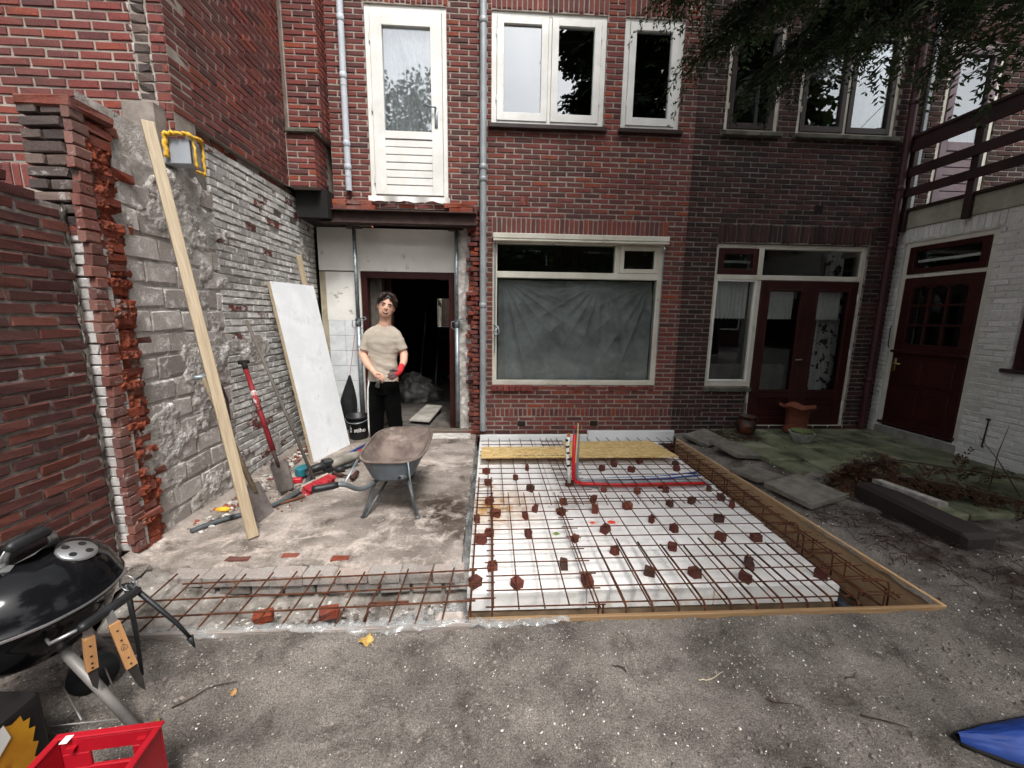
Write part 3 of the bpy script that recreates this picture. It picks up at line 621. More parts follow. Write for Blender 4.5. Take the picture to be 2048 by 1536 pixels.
for i in range(3):      # scalloped head rail
    a, b = py[i], py[i+1]
    mun.prism([(AX+.004, a, 1.93), (AX+.004, a, 1.89), (AX+.004, a*.8+b*.2, 1.905), (AX+.004, a*.5+b*.5, 1.925), (AX+.004, a*.2+b*.8, 1.905), (AX+.004, b, 1.89), (AX+.004, b, 1.93)], (.03, 0, 0))
mun.build('glazing_bars', M_maroon, upo)
for i in range(3):
    for k in range(3): MB().box((AX+.03, py[i+1]+.008, pz[k]+.008), (AX+.034, py[i]-.008, pz[k+1]-.008)).build('pane', M_glassd, upo)
lo = MB(); AB(lo, yl, yr, .235, 1.12, .006, .05); AB(lo, yl+.005, yr-.005, 1.122, 1.155, -.04, .05, .006)
loo = lo.build('lower_leaf', M_maroon, ad)
for (a, b) in ((yl-.09, yl-.37), (yr+.37, yr+.09)):
    p = MB()
    for z0_, z1_ in ((.33, .68), (.74, 1.06)): AB(p, a, b, z0_, z1_, -.006, .01, .005)
    p.build('door_panel', M_maroon, loo)
AB(MB(), yl+.02, yr-.02, .205, .235, -.04, .06).build('weather_bar', M_maroon, ad)
hd = MB(); hd.cbox((AX-.012, 4.755, .88), (AX+.004, 4.79, 1.05), .003); hd.tube([(AX-.01, 4.772, .985), (AX-.05, 4.772, .985), (AX-.055, 4.75, .985), (AX-.05, 4.66, .985)], .010, 8); hd.build('handle', mat('brass', rgb('#8f7f4f'), rgb('#a8965f'), 9, rough=.35, metal=.8), ad, True)
MB().tube([(AX-.03, 4.86, 1.18), (AX-.05, 4.855, 1.21), (AX-.05, 4.86, 1.42), (AX-.03, 4.87, 1.45)], .007, 6).build('wall_hook', M_brown, ann)
AB(MB(), 4.90, 3.96, .04, .165, -.01, .12).build('doorstep', mat('concrete_step', rgb('#77756e'), rgb('#8f8d85'), 9, bump=.4), ann)
room_v = MB().add([(AX+.13,3.9,0),(AX+.13,4.95,0),(7,4.95,0),(7,3.9,0),(AX+.13,3.9,2.6),(AX+.13,4.95,2.6),(7,4.95,2.6),(7,3.9,2.6)], [(0,1,2,3),(4,5,6,7),(0,3,7,4),(1,2,6,5),(2,3,7,6)]); room_v.build('room_shell', M_darkin, ann)
# window of the annex at the picture edge
aw = MB(); AB(aw, 3.655, 3.60, 1.06, 1.85, .03, .10); AB(aw, 2.70, 2.655, 1.06, 1.85, .03, .10); AB(aw, 3.601, 2.699, 1.06, 1.12, .031, .099); AB(aw, 3.601, 2.699, 1.79, 1.85, .031, .099)
awo = aw.build('window', M_maroon, ann); MB().box((AX+.06, 2.7, 1.1), (AX+.065, 3.6, 1.8)).build('pane', M_glassd, awo); AB(MB(), 3.70, 2.6, 1.02, 1.058, -.05, .06, .005).build('sill', M_brown, awo)
MB().box((AX+.12, 2.4, .8), (AX+1.2, 3.75, 2.2)).build('room_shell', M_darkin, ann)
MB().tube([(AX-.012, 3.735, .52), (AX-.02, 3.72, .53), (AX-.02, 3.70, .525)], .010, 6).tube([(AX-.015, 3.715, .52), (AX-.018, 3.725, .24)], .007, 6).tube([(AX-.018, 3.725, .24), (AX-.03, 3.71, .235)], .009, 6).build('wall_hook', M_brown, ann)
# balcony railing: posts and boards
rl = thing('balcony_railing', 'dark brown timber balcony railing on top of the white annex', 'railing', (AX, 3.9, 2.84))
M_rail = mat('dark_railing', rgb('#2a1c1b'), rgb('#3a2624'), 6, rough=.6, bump=.2, bs=40)
for yy in (4.93, 4.25, 3.45, 2.65): MB().cbox((AX-.075, yy-.035, 2.60), (AX-.024, yy+.035, 3.56), .006).build('post', M_rail, rl)
for zz, hh in ((3.50, .15), (3.22, .11), (2.99, .10)): MB().cbox((AX-.10, 2.1, zz), (AX-.077, 4.99, zz+hh), .004).build('rail_board', M_rail, rl)
MB().cbox((AX-.12, 2.1, 3.655), (AX-.03, 4.99, 3.69), .005).build('handrail', M_rail, rl)
# thin cable across the corner
cb = MB().tube([(4.95, 4.9, 4.25), (5.4, 4.0, 4.30), (6.2, 2.6, 4.5)], .004, 6).build('cable', M_brown); tag(cb, 'thin dark cable strung from the maroon drainpipe over the balcony', 'cable')

# ---------------------------------------------------------------- drain pipes
def pipe(name, label, x, z0, z1, r, m, collars, yy=FY-.075, lean=0):
    t = thing(name, label, 'drainpipe', (x, yy, z0))
    MB().tube([(x, yy, z0), (x+lean, yy, z1)], r, 20, cap=False).build('pipe', m, t, True)
    MB().tube([(x, yy, z0+.001), (x+lean, yy, z0+.006)], r*.93, 20).build('pipe_mouth', M_black, t)
    for z in collars: MB().tube([(x, yy, z-.03), (x, yy, z-.026), (x, yy, z+.026), (x, yy, z+.03)], [r*1.02, r*1.14, r*1.14, r*1.02], 20).build('socket', m, t, True)
    for z in collars[::2]: MB().tube([(x, yy, z-.10), (x, yy, z-.085)], r*1.1, 20).tube([(x, yy, z-.09), (x, FY, z-.09)], .008, 6).build('bracket', m, t)
    return t
pipe('drainpipe', 'pale grey open-ended drainpipe left of the white balcony door', -1.60, 2.88, 6.0, .034, M_pipew, (3.13, 3.37, 4.05, 4.6))
pipe('drainpipe', 'long zinc grey drainpipe between the doorway and the big window', -.085, .07, 6.0, .038, M_zinc, (1.63, 3.05, 3.18, 4.65))
pipe('drainpipe', 'maroon drainpipe in the corner beside the white annex', 4.97, .10, 6.0, .040, M_pipem, (.75, 2.42, 3.10, 4.05))

# ---------------------------------------------------------------- house at the upper left, with chimney pillar
lh = thing('corner_house', 'red brick neighbour house rising above the stripped wall on the left', 'house', (-3.2, 3.5, 0))
LX = -2.15; LYf = 3.10
items = brick_wall(lh, (-5.6, LYf, 0), (1, 0, 0), (0, -1, 0), 5.6+LX, 0.0, 5.974, [(3.245, 3.355, -1, 7), (1.6, 2.93, 1.0, 2.30), (3.39, 3.47, -1, 2.62)], None, soldiers=[(1.5, 2.98, 2.30, .21)], j=.0105, ret=True)
place_bricks(lh, items, M_upper, (0, -1, 0), .05, 170)
items = brick_wall(lh, (LX, LYf, 0), (0, 1, 0), (1, 0, 0), 1.60, 2.843, 5.974, (), None, j=.010, ret=True)
place_bricks(lh, items, M_upper, (1, 0, 0), .05, 130)
backing(lh, (-5.6, LYf, 0), (1, 0, 0), (0, -1, 0), 5.6+LX, 0, 5.974, [(1.6, 2.93, 1.0, 2.30), (3.39, 3.47, -1, 2.62)], M_mort, th=.2)
backing(lh, (LX, LYf+.21, 0), (0, 1, 0), (1, 0, 0), 1.72, 2.843, 5.974, [], M_mort, th=.2)
its = [(Vector((-2.30, LYf+.045-rnd(0, .01), .0+.058*(r+.5)-.005)), rnd(.075, .10), .047, .09, rnd(-.04, .04)) for r in range(41, 103)]
place_bricks(lh, its, M_pier, (0, -1, 0), .2, 60, 'toothing_brick')
its = [(Vector((-2.30+sgn*.058+rnd(-.006, .006), LYf+.04, .058*(r+.5))), .012, rnd(.03, .05), .09, 0) for r in range(41, 95) for sgn in (-1, 1) if random.random() < .6]
place_bricks(lh, its, M_pwhite, (0, -1, 0), .2, 0, 'mortar_crumb')
# pillar
def pillar_block(y0, x1, z0, z1, np_):
    it1 = brick_wall(lh, (LX+.01, y0, 0), (1, 0, 0), (0, -1, 0), x1-LX-.01, z0, z1, (), None, ret=True); place_bricks(lh, it1, M_upper, (0, -1, 0), .05, np_)
    it2 = brick_wall(lh, (x1, y0+.09, 0), (0, 1, 0), (1, 0, 0), FY-y0-.09, z0, z1, (), None, ret=True); place_bricks(lh, it2, M_upper, (1, 0, 0), .05, np_)
    MB().box((LX-.1, y0+.006, z0), (x1-.006, FY+.2, z1)).build('mortar_bed', M_mort, lh)
pillar_block(4.68, -1.855, 2.843, 3.365, 0); pillar_block(4.775, -1.80, 3.40, 5.974, 0)
MB().cbox((LX+.02, 4.64, 3.365), (-1.82, 4.80, 3.40), .006).build('stone_cap', M_stone, lh)
MB().prism([(LX+.02, 4.66, 3.40), (-1.83, 4.66, 3.40), (-1.83, 4.775, 3.46), (LX+.02, 4.775, 3.46)], (0, 0, -.02)).build('cap_slope', M_stone, lh)
MB().box((-5.6, LYf, 6.0), (LX+.2, 8.5, 6.12)).build('roof_edge', M_brown, lh)
MB().box((-4.0, LYf+.15, 1.0), (-2.68, LYf+.16, 2.30)).build('window', M_glassd, lh)
MB().box((-5.6, LYf+.21, 0), (LX-.2, 8.5, 5.97)).build('side_wall', M_mort, lh)

# ---------------------------------------------------------------- garden wall, near left
gw = thing('garden_wall', 'deep red brick garden wall at the left edge with ragged end', 'wall', (-2.3, 1.4, 0))
GX = -2.22
def gclip(a, z):
    yv = a-.6; top = 2.20-.30*max(0, yv-1.95)**1.0-.10*(yv > 2.14)
    return z < top and yv < 2.335
its = brick_wall(gw, (GX, -.6, 0), (0, 1, 0), (1, 0, 0), 2.93, -.1, 2.26, (), None, course=.0605, blen=.208, j=.012, jit=.11, clip=gclip, ret=True, wob=.005, droll=.016)
place_bricks(gw, its, M_gard, (1, 0, 0), .11, 300)
backing(gw, (GX, -.6, 0), (0, 1, 0), (1, 0, 0), 2.90, -.1, 2.02, [], M_mortg, th=.2, rec=.010)
def gmort(a, b):
    y_ = .9+1.42*a; z = -.08+2.12*b
    return (GX-.006+.006*fbm(y_*9, z*9, 3, 4)+.004*fbm(y_*40, z*40, 6, 3), y_, z)
MB().grid(gmort, 190, 260).build('mortar_relief', mat('rough_mortar', rgb('#6b635e'), rgb('#8a817b'), 12, rough=.97, bump=.9, bs=110), gw, True, False)
# mortar smears left on the wall edge
def edge(a, b):
    z = .05+2.0*b; return (GX+.004+.012*fbm(a*3, b*30, 4)-.03*a, 2.315+.055*a+.015*fbm(a*5, b*22, 9), z)
MB().grid(edge, 6, 160).build('mortar_edge', mat('edge_mortar', rgb('#6a5c55'), rgb('#bdb6ae'), 12, .4, .6, rough=.95, bump=1, bdist=.01), gw, True, False)

# ---------------------------------------------------------------- stripped party wall
pt = thing('stripped_wall', 'whitewashed wall stripped of plaster with broken brick pier on the left', 'wall', (-2.3, 3.8, 0))
PX = -2.18; PY = 2.36
# pier front face: dark bricks on top, white paint below
it1 = brick_wall(pt, (-2.40, PY, 0), (1, 0, 0), (0, -1, 0), .25, 1.94, 2.52, (), None, course=.0605, blen=.21, ret=True, droll=.015); place_bricks(pt, it1, M_pier, (0, -1, 0), .11, 20)
M_whitem = mat('whitewashed_mortar', rgb('#8d8781'), rgb('#b5b0aa'), 14, rough=.95, bump=.8, bs=90)
it1 = brick_wall(pt, (-2.40, PY+.01, 0), (1, 0, 0), (0, -1, 0), .25, .05, 1.94, (), None, course=.0605, blen=.21, j=.004, ret=True, droll=.01); place_bricks(pt, it1, M_pwhite, (0, -1, 0), .11, 40)
MB().cbox((-2.40, PY-.01, 2.525), (-2.13, PY+.24, 2.575), .006, jit=.006).build('brick', M_orange, pt)
MB().box((-2.39, PY+.06, -.05), (-2.20, 2.66, 2.50)).build('pier_core', M_mortg, pt)
# broken brick toothing on the pier side
its = []
for r in range(42):
    z = .02+.0605*(r+.5); d0 = rnd(.0, .02)
    its.append((Vector((PX+.022+rnd(-.012, .010)-.05, PY+.105+rnd(-.01, .02), z)), rnd(.15, .21), rnd(.040, .056), .12, rnd(-.05, .05)))
    if random.random() < .4: its.append((Vector((PX-.062+rnd(-.02, .02), PY+.27+rnd(-.03, .03), z)), rnd(.08, .16), .05, .12, rnd(-.1, .1)))
place_bricks(pt, its[::2], M_orange, (1, 0, 0), .2, 84, 'broken_brick')
def brokenf(a, b):
    z = .03+2.47*b; r = int(z/.0605); y_ = PY+.01+.24*a
    st = .016*math.sin(r*12.9898)*math.cos(r*4.1)+.022*fbm(r*1.7, a*5, 3, 3); jt = -.02*math.exp(-(((z/.0605) % 1-.02)/.10)**2)
    return (PX+.030+st*min(1, a*4)+jt+.012*fbm(y_*50, z*34, 2, 4)+rnd(-.004, .004)-.055*max(0, a-.55+.25*fbm(r*2.3, 1, 1)), y_+.012*math.sin(r*7.7), z)
MB().grid(brokenf, 22, 190).build('broken_face', mat('torn_brick', rgb('#6b382d'), rgb('#94492f'), 14, .35, .65, rough=.97, bump=1, bs=120, bdist=.012, spots=((9, .58, rgb('#8b7c73'), .08), (5, .66, rgb('#a34c2c'), .1))), pt, False, False)
# saw-cut smooth strip of the pier edge
M_sawn = brick_mat('brick_sawn', [(0, rgb('#63403a')), (.5, rgb('#764a42')), (1, rgb('#8a5f55'))], dirt=(.22, .17, .15), dirt_amt=.6, smear=((.42, .36, .33), 11, .58, .68), bump=.4)
its = [(Vector((PX+.022+rnd(-.003, .003), PY+.022+rnd(-.004, .016), .05+.0605*(r+.5))), rnd(.062, .09), .055+rnd(-.004, .003), .04, rnd(-.02, .02)) for r in range(41)]
place_bricks(pt, its, M_sawn, (1, 0, 0), .11, 41, 'sawn_brick')
# large grey blocks
def btop(a, z): return z < 2.50-.18*max(0, 1-abs(a-.30)/.5)
its = brick_wall(pt, (PX, 2.60, 0), (0, 1, 0), (1, 0, 0), .86, 0, 2.6, (), None, course=.152, blen=.262, j=.012, ret=True, clip=btop, droll=.012, depth=.10); place_bricks(pt, its, M_block, (1, 0, 0), .11, 90, 'block')
# whitewashed bricks
its = brick_wall(pt, (PX, 3.44, 0), (0, 1, 0), (1, 0, 0), 1.86, 0, 2.80, (), None, course=.0605, blen=.17, j=.009, ret=True, droll=.014, skip=.008, out=.006); place_bricks(pt, its, M_white, (1, 0, 0), .11, 260)
its = brick_wall(pt, (PX-.015, LYf, 0), (0, 1, 0), (1, 0, 0), 1.6, 2.72, 2.84, (), None, course=.058, blen=.17, j=.011, ret=True, skip=.15, droll=.02); place_bricks(pt, its, M_orange, (1, 0, 0), .2, 20)
backing(pt, (PX, 2.62, 0), (0, 1, 0), (1, 0, 0), 2.70, -.1, 2.42, [], M_whitem, th=.2, rec=.007)
backing(pt, (PX, 3.0, 0), (0, 1, 0), (1, 0, 0), 2.3, 2.42, 2.85, [], M_mortg, th=.2, rec=.02)
# remains of plaster, thick and crumbly
def plaster(a, b):
    Y = 2.48+2.75*a; z = -.02+2.68*b
    m = fbm(Y*1.7, z*1.7, 3.1, 5)*.9+.22*fbm(Y*7, z*7, 9, 3)
    bias = -.42
    bias += .62*math.exp(-((Y-2.75)/.5)**2-((z-2.28)/.28)**2)              # top of the blocks
    bias += .72*math.exp(-((Y-3.15)/.55)**2-((z-1.10)/.20)**2)             # band in the middle
    bias += .50*math.exp(-((Y-2.7)/.3)**2-((z-.55)/.35)**2)
    bias += .55*math.exp(-((Y-4.0)/.5)**2-((z-1.22)/.14)**2)
    bias += .35*math.exp(-((Y-4.2)/.9)**2-((z-2.2)/.16)**2)
    bias += .45*math.exp(-((Y-2.9)/.4)**2-((z-.02)/.18)**2)
    k = m+bias
    lump = .006*fbm(Y*22, z*22, 1, 5)+.005*fbm(Y*70, z*70, 2, 3)
    th = max(-.03, min(.014+.010*max(0, k), k*.16))
    return (PX-.006+th+(lump if k > -.06 else 0), Y, z)
MB().grid(plaster, 330, 320).build('plaster_remains', M_plast, pt, True, False)
# vertical crack line of a dark chase and the stub of an old pipe
MB().tube([(PX+.02, 3.30, .92), (PX+.03, 3.335, .80), (PX+.025, 3.35, .62)], .010, 7).build('cable_stub', M_brown, pt)
# grey flue box set in yellow foam
fbx = thing('flue_box', 'flat grey box set in yellow foam high on the left wall', 'flue box', (-2.1, 3.1, 2.5))
MB().cbox((-2.20, 3.03, 2.49), (-2.015, 3.12, 2.645), .004).build('box', mat('grey_sheet', rgb('#8b9097'), rgb('#9aa0a6'), 3, rough=.5, bump=.08), fbx)
MB().cbox((-2.02, 3.028, 2.495), (-2.013, 3.036, 2.64), .001).build('rust_edge', M_steel, fbx)
M_foam = mat('yellow_foam', rgb('#c2902a'), rgb('#dfb23e'), 22, rough=.8, bump=.6, bs=60)
def foam(P, r, nm='foam_bead'):
    m_ = MB(); Q = []
    for i in range(len(P)-1):
        for k in range(9): Q.append(Vector(P[i]).lerp(Vector(P[i+1]), k/9)+Vector((rnd(-.006, .006), rnd(-.006, .006), rnd(-.006, .006))))
    Q.append(Vector(P[-1])); m_.tube(Q, [r*rnd(.65, 1.35) for _ in Q], 8); m_.build(nm, M_foam, fbx, True)
foam([(-2.165, 3.01, 2.52), (-2.16, 3.01, 2.665), (-2.09, 3.01, 2.672), (-2.0, 3.02, 2.665), (-1.99, 3.12, 2.665)], .014); foam([(-1.998, 3.035, 2.655), (-1.995, 3.045, 2.47)], .008); foam([(-1.998, 3.115, 2.66), (-1.995, 3.12, 2.45), (-1.995, 3.04, 2.445)], .008)
# weed growing on the garden wall
wd = thing('weed', 'small green weed sprouting behind the garden wall', 'plant', (-2.36, 2.2, 2.2))
for k in range(9):
    a = rnd(0, 6.28); l = rnd(.06, .14); b_ = Vector((-2.42+rnd(-.02, .02), 2.50, 2.38+rnd(0, .05))); d = Vector((math.cos(a), math.sin(a)*.5, rnd(-.2, .7)))*l; s = Vector((-math.sin(a), math.cos(a), .2))*.012
    MB().add([b_, b_+d*.5+s, b_+d+Vector((0, 0, -.02)), b_+d*.5-s], [(0, 1, 2, 3)]).build('leaf', leaf_mat('weed_leaf', rgb('#56662f'), rgb('#7f9150')) if k == 0 else bpy.data.materials['weed_leaf'], wd, False, False)
MB().tube([(-2.42, 2.50, 2.15), (-2.42, 2.50, 2.42)], .004, 5).build('stem', bpy.data.materials['weed_leaf'], wd)
# ---------------------------------------------------------------- ground
def sand_mat():
    m = bpy.data.materials.new('sandy_soil'); N, L, P = nt(m)
    c = ramp(N, L, pos_noise(N, L, 2.2, 8, .65), [(.30, rgb('#4d4844')), (.47, rgb('#746e68')), (.70, rgb('#938b84'))])
    c = mix(N, L, ramp(N, L, pos_noise(N, L, 5, 5, .7, None, .6), [(.51, (0, 0, 0)), (.66, (.6,)*3)]), c, rgb('#433b36'))
    g = ramp(N, L, pos_noise(N, L, 150, 3, .7), [(.34, (.5,)*3), (.68, (1.4,)*3)]); c = mix(N, L, 1., c, g, 'MULTIPLY'); g2 = ramp(N, L, pos_noise(N, L, 420, 2, .7), [(.36, (.55,)*3), (.66, (1.45,)*3)]); c = mix(N, L, 1., c, g2, 'MULTIPLY')
    geo = N.new('ShaderNodeNewGeometry'); sx = N.new('ShaderNodeSeparateXYZ'); L.new(geo.outputs['Position'], sx.inputs[0])
    mr = N.new('ShaderNodeMapRange'); mr.inputs[1].default_value = 2.3; mr.inputs[2].default_value = 3.0; L.new(sx.outputs[0], mr.inputs[0])
    nz = ramp(N, L, pos_noise(N, L, 3.3, 6, .7), [(.35, (0, 0, 0)), (.62, (1, 1, 1))]); k = mix(N, L, 1., mr.outputs[0], nz, 'MULTIPLY')
    c = mix(N, L, k, c, rgb('#2f2521'))
    c = mix(N, L, ramp(N, L, pos_noise(N, L, 85, 1, .5), [(.73, (0, 0, 0)), (.76, (.7,)*3)]), c, rgb('#b9b4ac'))
    L.new(c, P.inputs['Base Color']); P.inputs['Roughness'].default_value = .97; P.inputs['Specular IOR Level'].default_value = .15
    b = N.new('ShaderNodeBump'); b.inputs['Strength'].default_value = .9; b.inputs['Distance'].default_value = .012
    L.new(pos_noise(N, L, 75, 6, .75), b.inputs['Height']); L.new(b.outputs[0], P.inputs['Normal']); return m
M_sand = sand_mat()
def gz(x, y):
    if y > 5.1 or x > 5.2: return -.12
    z = .020*fbm(x*1.6, y*1.6, 1, 5)+.014*fbm(x*8, y*8, 4, 4)+.004*fbm(x*30, y*30, 6, 2)
    z -= .035*math.exp(-((x+.02)/.09)**2-((y-1.18)/.13)**2)+.03*math.exp(-((x+.85)/.16)**2-((y-1.35)/.10)**2)
    if x > 2.4: z += .035*min(1, (x-2.4)/.5)+.02*fbm(x*4, y*4, 8, 4)
    if x < -1.2: z += .012*fbm(x*14, y*14, 3, 3)
    return z
gx = [-80, -25, -9, -5, -3, -2.5]+list(np.arange(-2.25, 4.2, .026))+[4.4, 4.7, 5.0, 5.3, 8, 25, 80]
gy = [-80, -25, -8, -4, -2, -1, -.3, .2, .5]+list(np.arange(.7, 2.5, .022))+list(np.arange(2.5, 5.0, .04))+[5.05, 5.3, 8, 12, 25, 90]
GV = [(x, y, gz(x, y)) for y in gy for x in gx]; nxg = len(gx); GF = []
def in_pit(x, y): return (-.16 < x < 2.385 and 1.775 < y < 4.93) or (-2.02 < x < -.12 and 1.735 < y < 2.5) or (-2.2 < x < -.15 and 2.28 < y < 5.2)
for j_ in range(len(gy)-1):
    for i_ in range(nxg-1):
        if in_pit((gx[i_]+gx[i_+1])/2, (gy[j_]+gy[j_+1])/2): continue
        a = j_*nxg+i_; GF.append((a, a+1, a+1+nxg, a+nxg))
mb = MB(); mb.V = GV; mb.F = GF; ground = struct(mb.build('ground', M_sand, None, True, False))
pf = MB().grid(lambda a, b: (-2.15+4.6*a, 1.7+3.3*b, -.30+.02*fbm(a*20, b*14, 2)), 90, 60).build('pit_floor', mat('pit_earth', rgb('#3f372f'), rgb('#5a4f44'), 7, bump=.6), None, True, False); struct(pf)

# shells, pebbles and crumbs lying on the sand
def crumbs(name, n, m, rmin, rmax, area, flat=.35, tag_=True):
    mb = MB()
    for _ in range(n):
        x = rnd(area[0], area[1]); y = area[2]+(area[3]-area[2])*random.random()
        if in_pit(x, y) or fbm(x*1.9, y*1.9, 5, 3) < rnd(-.9, .25): continue
        r = rmin+(rmax-rmin)*random.random()**3; k = random.randint(4, 6); a0 = rnd(0, 6.28); c = Vector((x, y, gz(x, y)+r*flat*.4))
        t = Vector((rnd(-.4, .4), rnd(-.4, .4), 1)).normalized(); ux = t.orthogonal().normalized(); uy = t.cross(ux); e = rnd(.5, 1)
        V = [c+(ux*math.cos(a0+i*6.283/k)+uy*math.sin(a0+i*6.283/k)*e)*r*rnd(.8, 1.15) for i in range(k)]+[c+t*r*flat]
        mb.add(V, [(i, (i+1) % k, k) for i in range(k)])
    return stuff(mb.build(name, m, None, False, False))
M_shell = mat('shell', rgb('#c9c4ba'), rgb('#e6e2da'), 40, rough=.6, bump=.1); M_peb = mat('pebble', rgb('#57504a'), rgb('#8a8078'), 30, rough=.9)
crumbs('shell_fragments', 6500, M_shell, .0009, .0050, (-1.9, 3.4, .72, 1.76), .3); crumbs('shell_fragments', 90, M_shell, .004, .0095, (-1.9, 2.4, .72, 1.7), .3)
crumbs('shell_fragments', 700, M_shell, .002, .011, (2.42, 3.6, 1.5, 4.6), .3)
crumbs('soil_crumbs', 8000, M_peb, .0025, .012, (-2.1, 3.6, .72, 1.76), .7); crumbs('soil_crumbs', 2500, mat('dark_crumb', rgb('#2f2722'), rgb('#4b4038'), 30, rough=.95), .003, .014, (2.42, 3.9, 1.2, 4.8), .7)
crumbs('soil_crumbs', 900, M_peb, .003, .016, (-2.15, -1.75, 1.5, 2.4), .7)

# ---------------------------------------------------------------- concrete slab
def slab_mat():
    m = bpy.data.materials.new('worn_concrete'); N, L, P = nt(m)
    c = ramp(N, L, pos_noise(N, L, 3.0, 8, .66, None, .4), [(.32, rgb('#6a625b')), (.5, rgb('#887f77')), (.66, rgb('#a1978f'))])
    c = mix(N, L, ramp(N, L, pos_noise(N, L, 2.1, 8, .72, (1, 1.6, 1), .7), [(.54, (0, 0, 0)), (.64, (1, 1, 1))]), c, rgb('#bdb1a8'))
    c = mix(N, L, ramp(N, L, pos_noise(N, L, 2.6, 6, .6), [(.58, (0, 0, 0)), (.66, (.85,)*3)]), c, rgb('#4d433b'))
    g = N.new('ShaderNodeNewGeometry')
    def patch(cen, r0, r1, nsc, lo, hi, col, c):
        s = N.new('ShaderNodeVectorMath'); s.operation = 'DISTANCE'; s.inputs[1].default_value = cen; L.new(g.outputs['Position'], s.inputs[0])
        k = N.new('ShaderNodeMapRange'); k.inputs[1].default_value = r1; k.inputs[2].default_value = r0; L.new(s.outputs['Value'], k.inputs[0])
        return mix(N, L, mix(N, L, 1., k.outputs[0], ramp(N, L, pos_noise(N, L, nsc, 8, .7, None, .5), [(lo, (0, 0, 0)), (hi, (1, 1, 1))]), 'MULTIPLY'), c, col)
    c = patch((-.36, 2.95, 0), .15, .55, 5, .36, .50, rgb('#3f352e'), c); c = patch((-.55, 2.5, 0), .2, .75, 6, .50, .62, rgb('#b3a89f'), c); c = patch((-1.5, 2.45, 0), .2, .75, 6, .48, .62, rgb('#b5a9a0'), c); c = patch((-.5, 4.0, 0), .2, .6, 6, .50, .62, rgb('#b3a89f'), c)
    c = mix(N, L, 1., c, ramp(N, L, pos_noise(N, L, 60, 5, .7), [(.3, (.7,)*3), (.7, (1.2,)*3)]), 'MULTIPLY')
    L.new(c, P.inputs['Base Color']); P.inputs['Roughness'].default_value = .93; P.inputs['Specular IOR Level'].default_value = .2
    b = N.new('ShaderNodeBump'); b.inputs['Strength'].default_value = .6; b.inputs['Distance'].default_value = .008; L.new(pos_noise(N, L, 45, 7, .72), b.inputs['Height']); L.new(b.outputs[0], P.inputs['Normal']); return m
M_slab = slab_mat()
def slab(a, b):
    x = -2.2+2.03*a; y0 = 2.30+.035*fbm(a*7, 0, 3)-.02*a; 
    if b < .06: t = b/.06; return (x, y0-.03*(1-t)+.015*fbm(a*30, t*3, 7), -.20*(1-t)+.012*fbm(a*24, t*5, 2))
    y = y0+(5.28-y0)*(b-.06)/.94; e = max(0, (x+.25)/.08); w = max(0, (-1.95-x)/.25)
    return (x+.015*fbm(a*3, b*12, 5)*(a > .95), y, .004*fbm(x*4, y*4, 6)+.004*fbm(x*14, y*14, 1)-.02*max(0, 1-(y-y0)/.08)*abs(fbm(a*18, b*9, 4))-.015*e*e*.4+.05*w*w)
sl = MB().grid(slab, 150, 200); e0 = len(sl.V)
sl.grid(lambda a, b: (-.17+.012*fbm(a*20, b*4, 2), 2.3+2.98*a, -.004-.3*(1-b)), 60, 5)
slo = struct(sl.build('concrete_slab', M_slab, None, True, False))
M_gbrick = brick_mat('brick_greyed', [(0, rgb('#85807b')), (.6, rgb('#a19b95')), (1, rgb('#ab9d95'))], dirt=(.2, .1, .08), dirt_amt=.5, bump=.8)
for k in range(9):
    x = -1.86+k*.19
    MB().cbox((x, 2.195+rnd(-.004, .004), -.085+rnd(-.006, .006)), (x+.186, 2.30, -.020+rnd(-.003, .003)), .006, jit=.003).build('edge_brick', M_gbrick, slo)
    MB().cbox((x+.07, 2.215+rnd(-.01, .01), -.155), (x+.245, 2.31, -.093), .007, jit=.005).build('edge_brick', M_gbrick, slo)
for x, y_, w in ((-1.62, 2.345, .14), (-1.30, 2.375, .10), (-.98, 2.33, .11)): MB().cbox((x, y_-.02, -.02), (x+w, y_+.025, .006), .004, jit=.004).build('brick', M_orange, slo)
# debris by the tools and along the wall foot
def heap(name, n, mats_, area, r0, r1, z0=0.004, label=None):
    for q, m in enumerate(mats_):
        mb = MB()
        for _ in range(n//len(mats_)):
            x = rnd(area[0], area[1]); y = rnd(area[2], area[3]); r = r0+(r1-r0)*random.random()**2.5
            mb.sph((x, y, z0+r*.3), (r, r*rnd(.6, 1), r*rnd(.4, .8)), 5, 3, lambda d: 1+rnd(-.3, .3))
        stuff(mb.build(name, m))
M_whitec = mat('plaster_crumb', rgb('#aaa59f'), rgb('#d0ccc6'), 20, rough=.95, bump=.4)
heap('rubble', 420, (M_whitec, M_orange, M_peb), (-2.12, -1.95, 2.65, 4.6), .005, .03); heap('rubble', 160, (M_whitec, M_orange, M_peb), (-1.95, -1.5, 2.95, 3.5), .003, .016); heap('rubble', 260, (M_whitec, M_peb), (-1.8, -.3, 2.35, 4.6), .002, .007)
heap('rubble', 60, (M_whitec, M_gbrick), (-.9, -.25, 4.6, 5.2), .004, .02)

